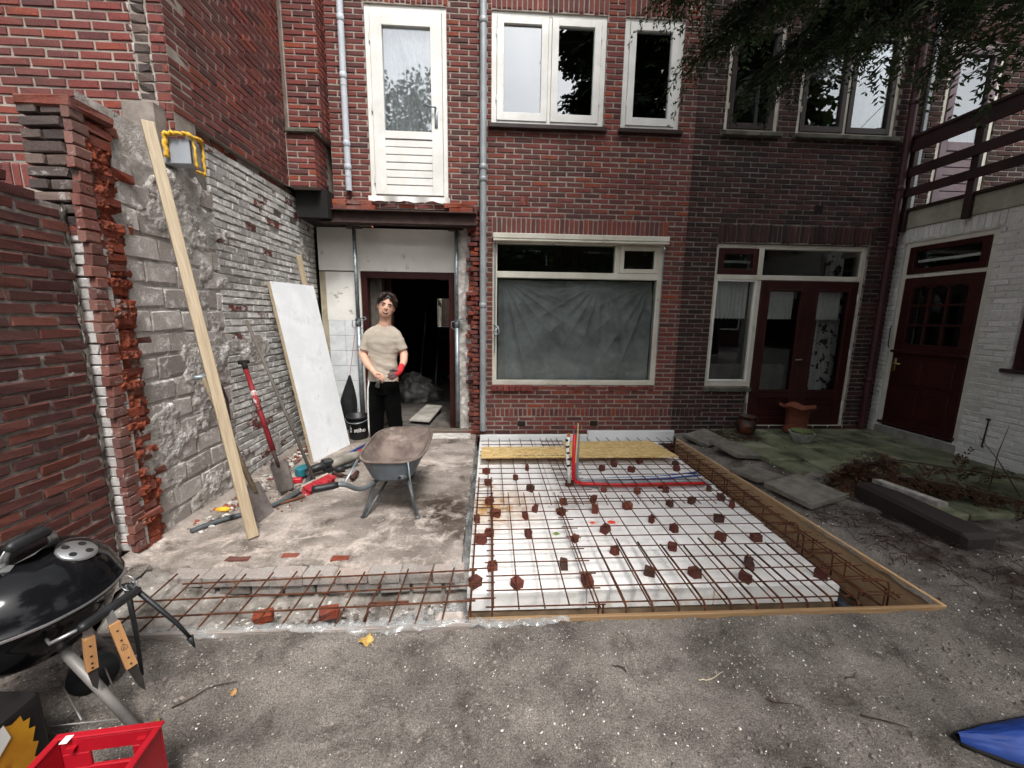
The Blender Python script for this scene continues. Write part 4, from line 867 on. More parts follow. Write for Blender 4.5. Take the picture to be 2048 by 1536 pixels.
# ---------------------------------------------------------------- trench in front of the slab
def trench(a, b):
    x = -2.05+1.93*a; y = 1.76+.52*b; z = -.25+.03*fbm(x*6, y*6, 2, 4)+.012*fbm(x*22, y*22, 3)+.22*math.exp(-((x+1.95)/.36)**2-((y-2.15)/.22)**2)+.07*math.exp(-((y-2.3)/.10)**2)
    z += .03*math.exp(-((x+1.3)/.3)**2-((y-2.05)/.1)**2)
    return (x, y, z)
tf = MB().grid(trench, 110, 34).build('trench_floor', mat('rubble_floor', rgb('#5a544e'), rgb('#9c968f'), 7, .36, .6, rough=.95, bump=1, bs=60, bdist=.012, spots=((16, .62, rgb('#d7d3cc'), .08),)), None, True, False); struct(tf)
heap('rubble', 500, (M_whitec, M_peb, M_gbrick), (-2.0, -.25, 1.85, 2.2), .004, .018, -.22)

# ---------------------------------------------------------------- formwork, insulation, boards
M_ply = wood_mat('plywood', rgb('#7a5f42'), rgb('#9a7c58'), 'x', 5, .6, False)
M_plyy = wood_mat('plywood_side', rgb('#a98660'), rgb('#c9a67b'), 'y', 5, .45, False)
fw = MB().cbox((-.10, 1.765, -.30), (2.42, 1.785, .018), .002).build('formwork_board', M_ply); tag(fw, 'brown plywood formwork board along the front of the pit', 'formwork')
fw = MB().cbox((-1.95, 1.725, -.25), (-.09, 1.745, .022), .002).build('formwork_board', mat('weathered_board', rgb('#7b716a'), rgb('#98908a'), 6, stretch=(.4, 6, 6), bump=.4)); tag(fw, 'weathered grey formwork board in front of the left trench', 'formwork')
fb = MB().cbox((-.01, -1.48, -.30), (.01, 1.48, .02), .002).xf(Matrix.Translation((2.385, 3.25, 0))@Matrix.Rotation(math.radians(1.3), 4, 'Z')).build('formwork_board', M_plyy); tag(fb, 'long brown plywood formwork board on the right side of the pit', 'formwork')
M_foil = film_mat('clear_foil', rgb('#b9bcbc'), .05, .5, 7, .10, .9)
def foil(name, label, fn, nu, nv):
    o = MB().grid(fn, nu, nv).build(name, M_foil, None, True, False); return tag(o, label, 'foil')
M_foil2 = M_foil; M_foil = film_mat('thin_foil', rgb('#b9b2a6'), .0, .22, 9, .12, .8)
foil('plastic_foil', 'clear plastic foil lining the inside of the right formwork board', lambda a, b: (2.408-.062*a*1.04-.014-.010*abs(fbm(a*16+b*3, b*3, 2))+.05*max(0, b-.93), 1.82+2.9*a, -.28+.31*b+.008*fbm(a*20, 1, 1)), 160, 14)
M_foil = M_foil2
foil('plastic_foil', 'crumpled clear foil between the concrete slab and the insulation', lambda a, b: (-.17+.10*b-.05*math.sin(math.pi*b)*(1+fbm(a*9, b*3, 1))+.025*fbm(a*22, b*6, 5)-.05*max(0, 1-a*4), 2.16+2.5*a+.02*fbm(a*20, b*5, 8), -.02-.12*b+.05*math.sin(math.pi*b)+.03*fbm(a*26, b*5, 3)), 190, 14)
foil('plastic_foil', 'crumpled clear foil lying in the front trench under the rebar', lambda a, b: (-1.75+1.65*a+.02*fbm(a*12, b*4, 8), 1.75+.30*b*(.35+.65*a)+.02*fbm(a*18, b*6, 4), -.02-.13*min(1, b*2.4)+.045*abs(fbm(a*22, b*7, 3, 4))+.06*max(0, a-.75)*b*3), 190, 36)
foil('plastic_foil', 'strip of clear foil folded over the front formwork edge', lambda a, b: (-1.6+2.0*a+.01*fbm(a*20, b*4, 8), 1.715+.05*min(1, a*3)*0+.06*b+.03*max(0, a-.85)/.15*(1-b)+.012*fbm(a*26, b*3, 6)+.05*fbm(a*6, 2, 2)*(1-b), gz(-1.6+2.3*a, 1.7)*(1-b)+.014+.018*math.sin(math.pi*min(1, b*1.1))+.012*fbm(a*38, b*4, 1)), 220, 8)
def eps_mat():
    m = bpy.data.materials.new('white_foam_board'); N, L, P = nt(m)
    c = ramp(N, L, pos_noise(N, L, 3, 5), [(.35, rgb('#dbd9d5')), (.6, rgb('#eceae8'))])
    c = mix(N, L, ramp(N, L, pos_noise(N, L, 6.0, 6, .65), [(.58, (0, 0, 0)), (.74, (.7,)*3)]), c, rgb('#b7a57c'))
    c = mix(N, L, ramp(N, L, pos_noise(N, L, 5.0, 7, .7, (.35, 4, 1)), [(.55, (0, 0, 0)), (.72, (.55,)*3)]), c, rgb('#9c968c'))
    g = N.new('ShaderNodeNewGeometry'); s = N.new('ShaderNodeVectorMath'); s.operation = 'DISTANCE'; s.inputs[1].default_value = (.02, 3.12, -.05); L.new(g.outputs['Position'], s.inputs[0])
    k = N.new('ShaderNodeMapRange'); k.inputs[1].default_value = .55; k.inputs[2].default_value = .08; L.new(s.outputs['Value'], k.inputs[0])
    kk = mix(N, L, 1., k.outputs[0], ramp(N, L, pos_noise(N, L, 7, 7, .7), [(.40, (0, 0, 0)), (.62, (1, 1, 1))]), 'MULTIPLY'); c = mix(N, L, kk, c, rgb('#b0813c'))
    c = mix(N, L, ramp(N, L, pos_noise(N, L, 38, 4, .75), [(.655, (0, 0, 0)), (.72, (.9,)*3)]), c, rgb('#7a7268'))
    L.new(c, P.inputs['Base Color']); P.inputs['Roughness'].default_value = .8; P.inputs['Specular IOR Level'].default_value = .25
    b = N.new('ShaderNodeBump'); b.inputs['Strength'].default_value = .25; b.inputs['Distance'].default_value = .004; v = N.new('ShaderNodeTexVoronoi'); v.inputs['Scale'].default_value = 190; L.new(g.outputs['Position'], v.inputs['Vector']); L.new(v.outputs[0], b.inputs['Height']); L.new(b.outputs[0], P.inputs['Normal']); return m
M_eps = eps_mat()
ET = -.055; cols = [(-.125, .565), (.569, 1.33), (1.334, 2.11)]; rowsY = [(2.06, 2.76), (2.764, 3.46), (3.464, 4.16), (4.164, 4.86)]
nmr = ['front', 'second', 'third', 'rear']; nmc = ['left', 'middle', 'right']
for i, (y0, y1) in enumerate(rowsY):
    for k, (x0, x1) in enumerate(cols):
        dx = .05*(i/3) if k == 2 else 0
        o = MB().cbox((x0, y0, ET-.12), (x1+dx, y1, ET+rnd(-.0015, .0015)), .004).build('insulation_board', M_eps)
        tag(o, f'white foam insulation board in the pit, {nmr[i]} row, {nmc[k]} of three', 'insulation', 'white insulation boards in the pit')
struct(MB().box((-.125, 2.075, -.30), (2.10, 4.86, -.18)).build('concrete_bed', mat('bed', rgb('#6c5a48'), rgb('#8a7660'), 6, rough=.4, bump=.4)))
M_fluo = mat('orange_red_spray', rgb('#e8402a'), rgb('#f05a3a'), 30, rough=.6)
for (x, y_, r) in ((.795, 2.82, .020), (.945, 2.82, .032)):
    k = 22; mb = MB(); P = [(x+r*math.cos(6.283*i/k)*rnd(.75, 1.15), y_+r*.8*math.sin(6.283*i/k)*rnd(.75, 1.15), ET+.0035) for i in range(k)]; mb.add(P, [tuple(range(k))])
    for _ in range(14): a = rnd(0, 6.28); d = r*rnd(1.1, 2.0); c = (x+d*math.cos(a), y_+d*math.sin(a)); s = rnd(.001, .004); mb.add([(c[0]-s, c[1]-s, ET+.0035), (c[0]+s, c[1]-s, ET+.0035), (c[0]+s, c[1]+s, ET+.0035), (c[0]-s, c[1]+s, ET+.0035)], [(0, 1, 2, 3)])
    o = mb.build('paint_mark', M_fluo, None, False, False); tag(o, ('smaller' if r < .025 else 'larger')+' bright red spray dot on the white insulation', 'paint mark')
# foam strips standing against the house wall
for (x0, x1, z0_, z1_, lb) in ((-.12, 1.255, -.12, .015, 'left'), (1.26, 2.40, -.10, .065, 'right')):
    o = MB().cbox((x0, 4.90, z0_), (x1, 4.945, z1_), .003).build('edge_strip', mat('white_strip', rgb('#d6d8d8'), rgb('#e4e6e6'), 3, rough=.7, bump=.1)); tag(o, f'white edge insulation strip standing against the brick wall, {lb} piece', 'insulation')
# OSB boards
def osb_mat():
    m = bpy.data.materials.new('osb'); N, L, P = nt(m); g = N.new('ShaderNodeNewGeometry'); v = N.new('ShaderNodeTexVoronoi'); v.inputs['Scale'].default_value = 26
    mp = N.new('ShaderNodeMapping'); mp.inputs['Scale'].default_value = (1, 2.6, 1); mp.inputs['Rotation'].default_value = (0, 0, .5); L.new(g.outputs['Position'], mp.inputs[0]); L.new(mp.outputs[0], v.inputs['Vector'])
    c = ramp(N, L, v.outputs['Color'], [(.1, rgb('#b08d54')), (.5, rgb('#cfb176')), (.9, rgb('#dfc794'))]); L.new(c, P.inputs['Base Color']); P.inputs['Roughness'].default_value = .7
    b = N.new('ShaderNodeBump'); b.inputs['Strength'].default_value = .4; b.inputs['Distance'].default_value = .003; L.new(v.outputs['Color'], b.inputs['Height']); L.new(b.outputs[0], P.inputs['Normal']); return m
M_osb = osb_mat()
ob = MB().cbox((-.09, 4.05, .018), (.86, 4.40, .030), .001).build('osb_board', M_osb); tag(ob, 'narrow yellowish OSB board with printed marks lying left of the conduits', 'board')
x = .30
while x < .84:
    w = rnd(.008, .05); MB().add([(x, 4.085, .0335), (x+w, 4.085, .0335), (x+w, 4.10, .0335), (x, 4.10, .0335)], [(0, 1, 2, 3)]).build('print_mark', M_brown, ob, False, False); x += w+rnd(.004, .03)
ob = MB().prism([(.87, 4.045, .018), (2.05, 4.04, .018), (1.96, 4.60, .018), (.87, 4.57, .018)], (0, 0, .014)).build('osb_board', M_osb); tag(ob, 'wide yellowish OSB board lying on the rebar right of the conduits', 'board')

# ---------------------------------------------------------------- reinforcement
def bar_unit(cache={}):
    if 'm' not in cache:
        mb = MB().tube([(0, 0, 0), (0, 0, 1)], 1, 6); me = bpy.data.meshes.new('bar'); me.from_pydata(mb.V, [], mb.F); me.materials.append(M_rust); cache['m'] = me
    return cache['m']
def bar(parent, a, b, r, name='bar'):
    a = Vector(a); b = Vector(b); d = b-a; q = d.to_track_quat('Z', 'Y').to_matrix().to_4x4()
    return link(name, bar_unit(), parent, Matrix.Translation(a)@q@Matrix.Diagonal((r, r, d.length, 1)))
def mesh_mat(label, xs, ys, z, x0, x1, y0, y1, r=.0042):
    t = thing('reinforcement_mesh', label, 'rebar mesh', ((x0+x1)/2, (y0+y1)/2, z), 'rebar mats over the insulation')
    for x in xs: bar(t, (x+rnd(-.003, .003), y0+rnd(-.01, .01), z+.009+rnd(-.002, .002)), (x+rnd(-.003, .003), y1+rnd(-.01, .01), z+.009+rnd(-.002, .002)), r)
    for y_ in ys: bar(t, (x0+rnd(-.01, .01), y_+rnd(-.003, .003), z+rnd(-.002, .002)), (x1+rnd(-.01, .01), y_+rnd(-.003, .003), z+rnd(-.002, .002)), r)
    return t
S = .1285
mesh_mat('rusty rebar mat over the rear left of the pit', [-.01+S*k for k in range(7)], [3.04+S*k for k in range(14)], -.002, -.10, .90, 3.0, 4.78)
mesh_mat('rusty rebar mat over the rear right of the pit', [.70+S*k for k in range(13)], [3.11+S*k for k in range(13)], .006, .62, 2.33, 2.98, 4.78)
mesh_mat('rusty rebar mat over the front left of the pit', [.025+S*1.04*k for k in range(5)], [1.872+S*1.005*k for k in range(11)], .0, -.02, .63, 1.85, 3.23)
mesh_mat('rusty rebar mat over the front right of the pit', [.58+S*1.05*k for k in range(13)], [1.88+S*1.01*k for k in range(10)], .008, .53, 2.30, 1.83, 3.15)
for k in range(10):
    x = .72+.142*k; t = MB().tube([(x+rnd(-.01, .01), 2.42+rnd(-.08, .06), .018), (x, 1.95, .018), (x, 1.86, .016), (x, 1.835, 0), (x, 1.83, -.05), (x, 1.83, -.26)], .0065, 7).build('bent_bar', M_rust, None, True)
    o_ = ('first', 'second', 'third', 'fourth', 'fifth', 'sixth', 'seventh', 'eighth', 'ninth', 'tenth')[k]
    tag(t, f'thick rusty bent bar at the front edge of the mats, {o_} from the left', 'rebar', 'thick bent bars at the front of the pit')
cg = thing('rebar_cage', 'rusty ladder-like rebar cage along the left edge of the insulation', 'rebar cage', (-.04, 2.7, 0))
for x in (-.095, .018):
    bar(cg, (x, 1.86, .022), (x-.0, 3.55, .014), .0065)
    for yy in (1.86, 1.885): bar(cg, (x, yy, .022), (x, yy+.005, -.24), .0055)
for k in range(13): yy = 1.90+.128*k; bar(cg, (-.115, yy, .030), (.035, yy+rnd(-.004, .004), .030), .0042, 'rung')
bar(cg, (-.115, 1.868, -.10), (.035, 1.868, -.10), .0042, 'rung')
for x in (.575, .60): bar(cg, (x, 1.85, .02), (x, 1.85, -.24), .006)
tm = thing('reinforcement_mesh', 'rusty rebar mat over the front trench left of the pit', 'rebar mesh', (-.9, 1.95, 0))
for (yy, xa, z) in ((2.135, -1.70, .010), (2.005, -1.86, .006), (1.885, -1.84, .004)): bar(tm, (xa, yy-.03, z), (-.07, yy+.012, z+.018), .005)
for k in range(14): x = -1.80+.131*k; bar(tm, (x+.02+rnd(-.01, .01), 2.17+rnd(-.02, .015), .02), (x-.01, 1.775, -.02), .0048)
bar(tm, (-.62, 1.90, .02), (-.64, 1.78, -.12), .0065); bar(tm, (-.62, 1.90, .02), (-.42, 1.905, .02), .0065)
for k, (x, y_) in enumerate(((2.20, 3.50), (2.24, 2.62), (2.22, 2.30), (2.28, 1.98), (2.18, 2.5))):
    hp = MB().tube([(x-.12, y_, .02), (x, y_, .022), (x+.03, y_-.005, .015), (x+.04, y_-.01, -.02), (x+.04, y_-.015, -.16)], .005, 6).build('hairpin_bar', M_rust, None, True)
    tag(hp, 'rusty bar bent down beside the right formwork board, '+('fifth (rearmost)', 'fourth', 'second', 'first (nearest)', 'third')[k]+' from the camera', 'rebar', 'bars bent down at the right edge of the pit')
c2 = thing('rebar_cage', 'rusty rebar cage hanging in the gap beside the right formwork', 'rebar cage', (2.25, 3.2, -.1))
for x, z in ((2.17, -.03), (2.33, -.03), (2.17, -.15), (2.33, -.15)): bar(c2, (x-.02, 1.9, z), (x-.06, 4.7, z), .0055)
for k in range(21):
    yy = 1.95+.131*k
    for z in (-.026, -.154): bar(c2, (2.12, yy, z), (2.32+.0, yy+rnd(-.01, .01), z), .0042, 'rung')
    if k % 2 == 0:
        for x in (2.14, 2.30): bar(c2, (x, yy+.02, -.02), (x, yy+.02, -.16), .0042, 'tie')
pp = MB().tube([(2.16, 1.85, -.20), (2.14, 2.3, -.21), (2.2, 2.9, -.22)], .03, 10).build('drain_pipe', mat('dark_pipe', rgb('#2c3238'), rgb('#3a4149'), 4, rough=.4), None, True); tag(pp, 'dark grey pipe lying deep in the gap beside the right formwork', 'pipe')

# pieces of brick that carry the mats
CH = [(-0.01, 4.18), (0.39, 3.91), (-0.03, 3.82), (0.25, 3.65), (-0.02, 3.55), (0.37, 3.4), (0.75, 3.5), (-0.0, 3.17), (0.63, 3.13), (0.89, 3.17), (0.05, 2.95), (0.28, 2.9), (0.37, 3.01), (0.57, 2.96), (0.86, 2.99), (1.14, 3.04), (-0.09, 2.86), (1.04, 3.37), (1.16, 3.87), (1.32, 3.99), (1.46, 3.83), (1.63, 4.07), (1.33, 3.33), (1.6, 3.44), (1.26, 2.82), (0.85, 2.68), (0.28, 2.64), (0.0, 2.66), (-0.06, 2.57), (0.6, 2.56), (0.84, 2.41), (0.47, 2.27), (0.02, 2.27), (-0.08, 2.12), (0.16, 2.1), (0.58, 2.1), (0.98, 2.18), (1.94, 3.85), (1.6, 3.34), (2.01, 3.36), (1.52, 3.07), (1.73, 3.13), (2.02, 3.18), (2.04, 3.04), (1.79, 2.81), (1.37, 2.68), (1.65, 2.55), (1.91, 2.54), (1.25, 2.44), (1.26, 2.16), (1.66, 2.24), (1.54, 2.11), (2.03, 2.12), (2.0, 4.0)]
M_chunk = [brick_mat('brick_piece_%d' % i, [(0, rgb(a)), (1, rgb(b))], dirt_amt=.3, bump=1.0, rough=.9) for i, (a, b) in enumerate((('#582f28', '#6c3930'), ('#453029', '#563c34'), ('#6e3a2c', '#804636')))]
CN = ['dark red', 'brownish grey', 'orange red']; order = sorted(range(len(CH)), key=lambda i: (round((CH[i][1]-2.0)/.42), CH[i][0])); rowsN = {}
for i in order: rowsN.setdefault(round((CH[i][1]-2.0)/.42), []).append(i)
ORD = ['leftmost', 'second', 'third', 'fourth', 'fifth', 'sixth', 'seventh', 'eighth', 'ninth', 'tenth', 'eleventh', 'twelfth', 'thirteenth', 'fourteenth', 'fifteenth', 'sixteenth']
RN = ['nearest', 'second', 'third', 'fourth', 'fifth', 'sixth', 'seventh']
for ri, (rk, L_) in enumerate(sorted(rowsN.items())):
    for ci, i in enumerate(L_):
        x, y_ = CH[i]; big = y_ < 2.4; s = rnd(.025, .036) if not big else rnd(.030, .042); q = random.choice((0, 0, 0, 1, 2)); mb = MB()
        mb.cbox((-s*rnd(.7, 1.25), -s*rnd(.55, .9), 0), (s*rnd(.7, 1.25), s*rnd(.55, .9), .052), .004, jit=.006)
        mb.xf(Matrix.Translation((x, y_, ET-.001))@Matrix.Rotation(rnd(0, 3.14), 4, 'Z'))
        tag(mb.build('brick_piece', M_chunk[q]), f'broken {CN[q]} brick piece under the rebar, {RN[ri]} row, {ORD[ci]} from the left', 'brick piece', 'brick pieces holding up the rebar')
for (x, y_, lb) in ((-1.22, 2.0, 'left'), (-.88, 2.02, 'right')):
    mb = MB().cbox((-.05, -.03, 0), (.05, .03, .055), .008, jit=.008).xf(Matrix.Translation((x, y_, -.15))@Matrix.Rotation(.3, 4, 'Z')); tag(mb.build('brick_piece', M_orange), f'orange brick piece under the trench rebar, {lb} of two', 'brick piece', 'brick pieces in the trench')
mb = MB().cbox((-.07, -.05, 0), (.07, .05, .05), .01, jit=.012).xf(Matrix.Translation((-.20, 1.83, -.07))); tag(mb.build('concrete_lump', mat('pale_concrete', rgb('#9a8f88'), rgb('#b5aaa2'), 14, rough=.95, bump=.6)), 'pale pinkish concrete lump in the trench beside the cage', 'concrete lump')

# ---------------------------------------------------------------- conduits rising from the pit
M_rtube = mat('red_tube', rgb('#b3161c'), rgb('#c92026'), 9, rough=.4, bump=.05); M_gtube = mat('grey_tube', rgb('#6f7378'), rgb('#83878c'), 6, rough=.45, bump=.05); M_btube = mat('blue_tube', rgb('#23407e'), rgb('#2f5099'), 6, rough=.4)
def bend(P, n=8):
    out = []
    for i in range(len(P)):
        if i in (0, len(P)-1): out.append(Vector(P[i])); continue
        a, b, c = Vector(P[i-1]), Vector(P[i]), Vector(P[i+1])
        p0 = b.lerp(a, min(.5, .09/(b-a).length)); p1 = b.lerp(c, min(.5, .09/(c-b).length))
        for k in range(n+1): t = k/n; out.append(p0*(1-t)**2+b*2*t*(1-t)+p1*t*t)
    return out
cz = -.022
o = MB().tube(bend([(.765, 3.44, .46), (.768, 3.44, cz+.02), (1.2, 3.40, cz+.012), (2.02, 3.43, cz+.01)]), .0165, 10).build('conduit', M_rtube, None, True); tag(o, 'red plastic conduit rising from the pit and running right', 'conduit')
o = MB().tube(bend([(.80, 3.47, .46), (.802, 3.475, cz+.02), (1.2, 3.455, cz+.016), (2.04, 3.47, cz+.014), (2.09, 3.47, cz-.05), (2.10, 3.45, -.2)]), .020, 10).build('conduit', M_gtube, None, True); tag(o, 'grey plastic conduit beside the red one', 'conduit')
for k, (dy, dz) in enumerate(((.0, 0), (.028, .006), (.052, 0))):
    o = MB().tube(bend([(.80+.006*k, 3.52+dy*.3, .06+.03*k), (.815, 3.53+dy*.5, cz+.006+dz), (1.25, 3.535+dy, cz+.004+dz), (1.7, 3.55+dy, cz+.012+dz), (2.06, 3.60+dy*1.5, cz+.02)]), .009 if k != 1 else .006, 8).build('cable', M_btube if k != 1 else M_frame, None, True); tag(o, ('blue tube nearest the grey conduit on the insulation', 'thin white cable between the two blue tubes', 'blue tube farthest from the grey conduit')[k], 'tube')
wf = thing('taped_cable', 'white flexible cable with black tape marks next to the red conduit', 'cable', (.72, 3.45, 0))
wp = [(.735, 3.45, -.0), (.728, 3.45, .12), (.712, 3.45, .24), (.706, 3.45, .36), (.712, 3.45, .44)]
MB().tube(wp, .016, 10).build('cable', M_frame, wf, True)
for k in range(5): z = .16+k*.06; MB().tube([(.722-.010*k*.5+.001, 3.45, z), (.719-.010*k*.5, 3.45, z+.018)], .0175, 10).build('tape_mark', M_black, wf)
MB().tube([(.712, 3.45, .44), (.716, 3.45, .47)], [.017, .012], 8).build('orange_end', mat('orange_end', rgb('#b06a3a')), wf)
st = thing('stick', 'thin pale stick standing upright behind the red conduit', 'stick', (.79, 3.43, .3)); MB().tube([(.782, 3.425, .2), (.79, 3.42, .57)], .006, 6).build('shaft', mat('pale_wood', rgb('#c9b27c'), rgb('#dcc894'), 9), st); MB().tube([(.77, 3.43, .53), (.755, 3.43, .535)], .012, 8).build('red_cap', M_rtube, st)
lf = MB().add([(.46, 2.665, ET+.006), (.49, 2.68, ET+.012), (.515, 2.66, ET+.006), (.485, 2.645, ET+.004)], [(0, 1, 2, 3)]).build('fallen_leaf', leaf_mat('green_leaf', rgb('#6d8a3a'), rgb('#7f9a48')), None, False, False); tag(lf, 'small green leaf lying on the white insulation', 'leaf')
# ---------------------------------------------------------------- patio on the right
M_paver = [mat('patio_tile_%d' % i, rgb(a), rgb(b), 6, rough=.95, bump=.6, bs=70, spots=((3.5, .5, rgb('#2f3522'), .2), (40, .68, rgb('#7b7a6a'), .05))) for i, (a, b) in enumerate((('#5d6049', '#767860'), ('#525642', '#6a6e56'), ('#666852', '#7f816b')))]
M_loose = mat('loose_paver', rgb('#5d5952'), rgb('#77726a'), 8, rough=.95, bump=.5, bs=80, spots=((4, .6, rgb('#565547'), .15),))
pb = struct(MB().box((2.86, 2.62, -.05), (5.13, 5.0, .025)).build('patio', mat('patio_sand', rgb('#15150f'), rgb('#22211a'), 20, bump=.5)))
for i in range(6):
    for k in range(6):
        x = 2.90+.372*i; y_ = 4.985-.395*(k+1)
        if x+.36 > 5.13 or (x < 3.2 and y_ < 3.0): continue
        MB().cbox((x+.007, y_+.007, .0), (x+.360, y_+.381, .072+rnd(-.008, .008)), .010, jit=.003).build('paving_tile', M_paver[(i*2+k+random.randint(0, 1)) % 3], pb)
LT = [((2.645, 4.58), 24, 9, -6, 'rearmost of the four loose pavers, beside the dark jug'), ((2.72, 4.10), 16, 7, 9, 'second loose grey paver from the house, beside the pit'), ((2.56, 3.50), 12, -4, 2, 'third loose grey paver from the house, beside the pit'), ((2.665, 3.06), 17, 3, -4, 'nearest and largest looking loose paver beside the timber sleeper')]
for (c, a, rx, ry, lb), sz_, zz_ in zip(LT, (.88, .97, .82, 1.03), (.07, .095, .05, .085)):
    o = MB().cbox((-.2*sz_, -.2*sz_, -.03), (.2*sz_, .2*sz_, .02), .007, jit=.003).xf(Matrix.Translation((c[0], c[1], zz_))@Matrix.Rotation(math.radians(a), 4, 'Z')@Matrix.Rotation(math.radians(rx), 4, 'X')@Matrix.Rotation(math.radians(ry), 4, 'Y')).build('paving_slab', M_loose); tag(o, lb, 'paving slab', 'loose paving slabs beside the pit')
o = MB().cbox((-.12, -.09, -.03), (.12, .09, .015), .006, jit=.006).xf(Matrix.Translation((3.05, 3.33, .08))@Matrix.Rotation(.5, 4, 'Z')).build('paving_slab', M_loose); tag(o, 'small broken paver piece half under the dead branch', 'paving slab')
# railway sleeper, broken slab, dead branch
M_slp = wood_mat('tarred_wood', rgb('#120d0b'), rgb('#271c17'), 'y', 5, .8, False, .8)
o = MB().cbox((3.07, 2.20, -.03), (3.29, 3.04, .155), .022, jit=.010).xf(Matrix.Translation((3.2, 2.6, 0))@Matrix.Rotation(math.radians(-3), 4, 'Z')@Matrix.Translation((-3.2, -2.6, 0))).build('railway_sleeper', M_slp); tag(o, 'dark tarred timber sleeper lying beside the mossy patio', 'timber')
o = MB().prism([(3.22, 3.02, .195), (3.28, 3.00, .20), (3.40, 2.60, .185), (3.34, 2.62, .18)], (.005, 0, -.035)).build('broken_slab', mat('pale_broken', rgb('#7e7b76'), rgb('#a3a09a'), 16, rough=.95, bump=.6)); tag(o, 'narrow pale broken slab resting on the timber sleeper', 'slab')

def spray(mb, p, d, L, n, w, up=(0, 0, 1), curl=.5, leaf=.07):
    """flat feathery conifer spray: drooping stem with alternating leaflets"""
    p = Vector(p); d = Vector(d).normalized(); side = d.cross(Vector(up)); side = side.normalized() if side.length > .05 else d.orthogonal().normalized()
    step = L/n
    for i in range(n):
        t = i/n; d = (d+Vector((rnd(-.08, .08), rnd(-.08, .08), -curl*step*2.2))).normalized(); q = p+d*step
        side = (side-d*side.dot(d)).normalized(); nv = d.cross(side)
        ln = leaf*(1-.75*t)*rnd(.7, 1.15)
        for sg in (-1, 1):
            e = (d*.75+side*sg*.8+nv*rnd(-.3, .3)).normalized(); a = p+d*step*rnd(0, .6); pw = e.cross(nv).normalized()*w*.5
            m = a+e*ln*.5; mb.add([a, m+pw, a+e*ln, m-pw], [(0, 1, 2, 3)])
            if ln > .045:
                for f in (.45, .75):
                    for s2 in (-1, 1):
                        e2 = (e+pw.normalized()*s2*.8).normalized(); b = a+e*ln*f; l2 = ln*.38; p2 = e2.cross(nv).normalized()*w*.4
                        mb.add([b, b+e2*l2*.5+p2, b+e2*l2, b+e2*l2*.5-p2], [(0, 1, 2, 3)])
        p = q
    return p
M_dead = leaf_mat('dead_needles', rgb('#291b13'), rgb('#513523'), .1, .9); M_bark = mat('bark', rgb('#2c221d'), rgb('#463830'), 20, rough=.95, bump=.8, bs=60)
db = thing('dead_branch', 'brown dead conifer branch lying over the patio behind the sleeper', 'branch', (3.8, 3.0, .1)); fo = MB(); stm = MB()
BR_ = [[(3.05, 3.10, .12), (3.3, 3.24, .24), (3.7, 3.25, .27), (4.3, 2.95, .24), (5.0, 2.45, .22)], [(3.3, 3.15, .18), (3.6, 3.0, .2), (4.0, 2.75, .16), (4.5, 2.4, .14)]]
for B in BR_:
    stm.tube(B, [.011-.002*i for i in range(len(B))], 6)
    for i in range(len(B)-1):
        for k in range(44 if i < 2 else 12):
            t = random.random(); p = Vector(B[i]).lerp(Vector(B[i+1]), t); d = Vector((rnd(-1, .3), rnd(-.7, .7), rnd(-.5, .25)))
            spray(fo, p, d, rnd(.10, .24), 7, .016, curl=.7, leaf=.07)
fo.build('needles', M_dead, db, False, False); stm.build('stem', M_bark, db, True)
for k, (a, b) in enumerate((((4.2, 2.95, .1), (4.9, 3.4, .55)), ((4.35, 2.85, .1), (4.75, 3.5, .42)), ((3.9, 2.55, .06), (4.3, 2.45, .25)), ((4.45, 2.9, .15), (5.0, 3.1, .5)))):
    tg = MB().tube([a, Vector(a).lerp(Vector(b), .5)+Vector((rnd(-.03, .03), 0, .03)), b], [.006, .004, .002], 5).build('twig', M_bark, db, True)
# twigs and roots on the soil
TW = [((.56, 1.50), 2.2, .12, 'dark'), ((.95, 1.43), .5, .16, 'pale'), ((1.18, 1.30), -.6, .15, 'dark'), ((1.55, 1.40), .6, .10, 'dark'), ((1.5, 1.20), -.5, .16, 'dark'), ((-1.12, 1.43), .85, .25, 'dark'), ((1.1, 1.03), -.9, .12, 'dark')]
WH = ['close to the front board, in the middle', 'pale and curved in the middle of the sand', 'right of the middle, bent', 'small and forked near the right', 'long, low at the right', 'long, beside the kettle barbecue', 'near the lower edge at right']
for i, (c, a, l, kd) in enumerate(TW):
    P = [(c[0]+math.cos(a)*l*(t-.5)+.006*math.sin(t*9+i), c[1]+math.sin(a)*l*(t-.5)*.6+.005*math.sin(t*7+2*i), gz(c[0]+math.cos(a)*l*(t-.5), c[1])+.007+.006*math.sin(t*5+i)) for t in np.linspace(0, 1, 7)]
    o = MB().tube(P, [.0032-.0003*k for k in range(7)], 5).build('twig', M_bark if kd == 'dark' else mat('pale_twig', rgb('#9a8c78'), rgb('#b5a892'), 9), None, True); tag(o, f'thin {kd} twig on the sand, {WH[i]}', 'twig', 'twigs lying on the sand')
rt = MB()
for _ in range(420):
    x = rnd(2.5, 3.5); y_ = rnd(1.6, 2.9); 
    if random.random() > math.exp(-((x-2.85-.5*(2.3-y_))/.28)**2): continue
    a = rnd(0, 6.28); l = rnd(.05, .16); z = gz(x, y_); rt.tube([(x, y_, z+.004), (x+l*.5*math.cos(a), y_+l*.5*math.sin(a), z+rnd(.01, .04)), (x+l*math.cos(a+.5), y_+l*math.sin(a+.5), gz(x+l*math.cos(a+.5), y_+l*math.sin(a+.5))+.006)], .0022, 4, False)
stuff(rt.build('dry_roots', mat('dry_root', rgb('#241814'), rgb('#4a322a'), 25, rough=.95), None, True))
rt = MB()
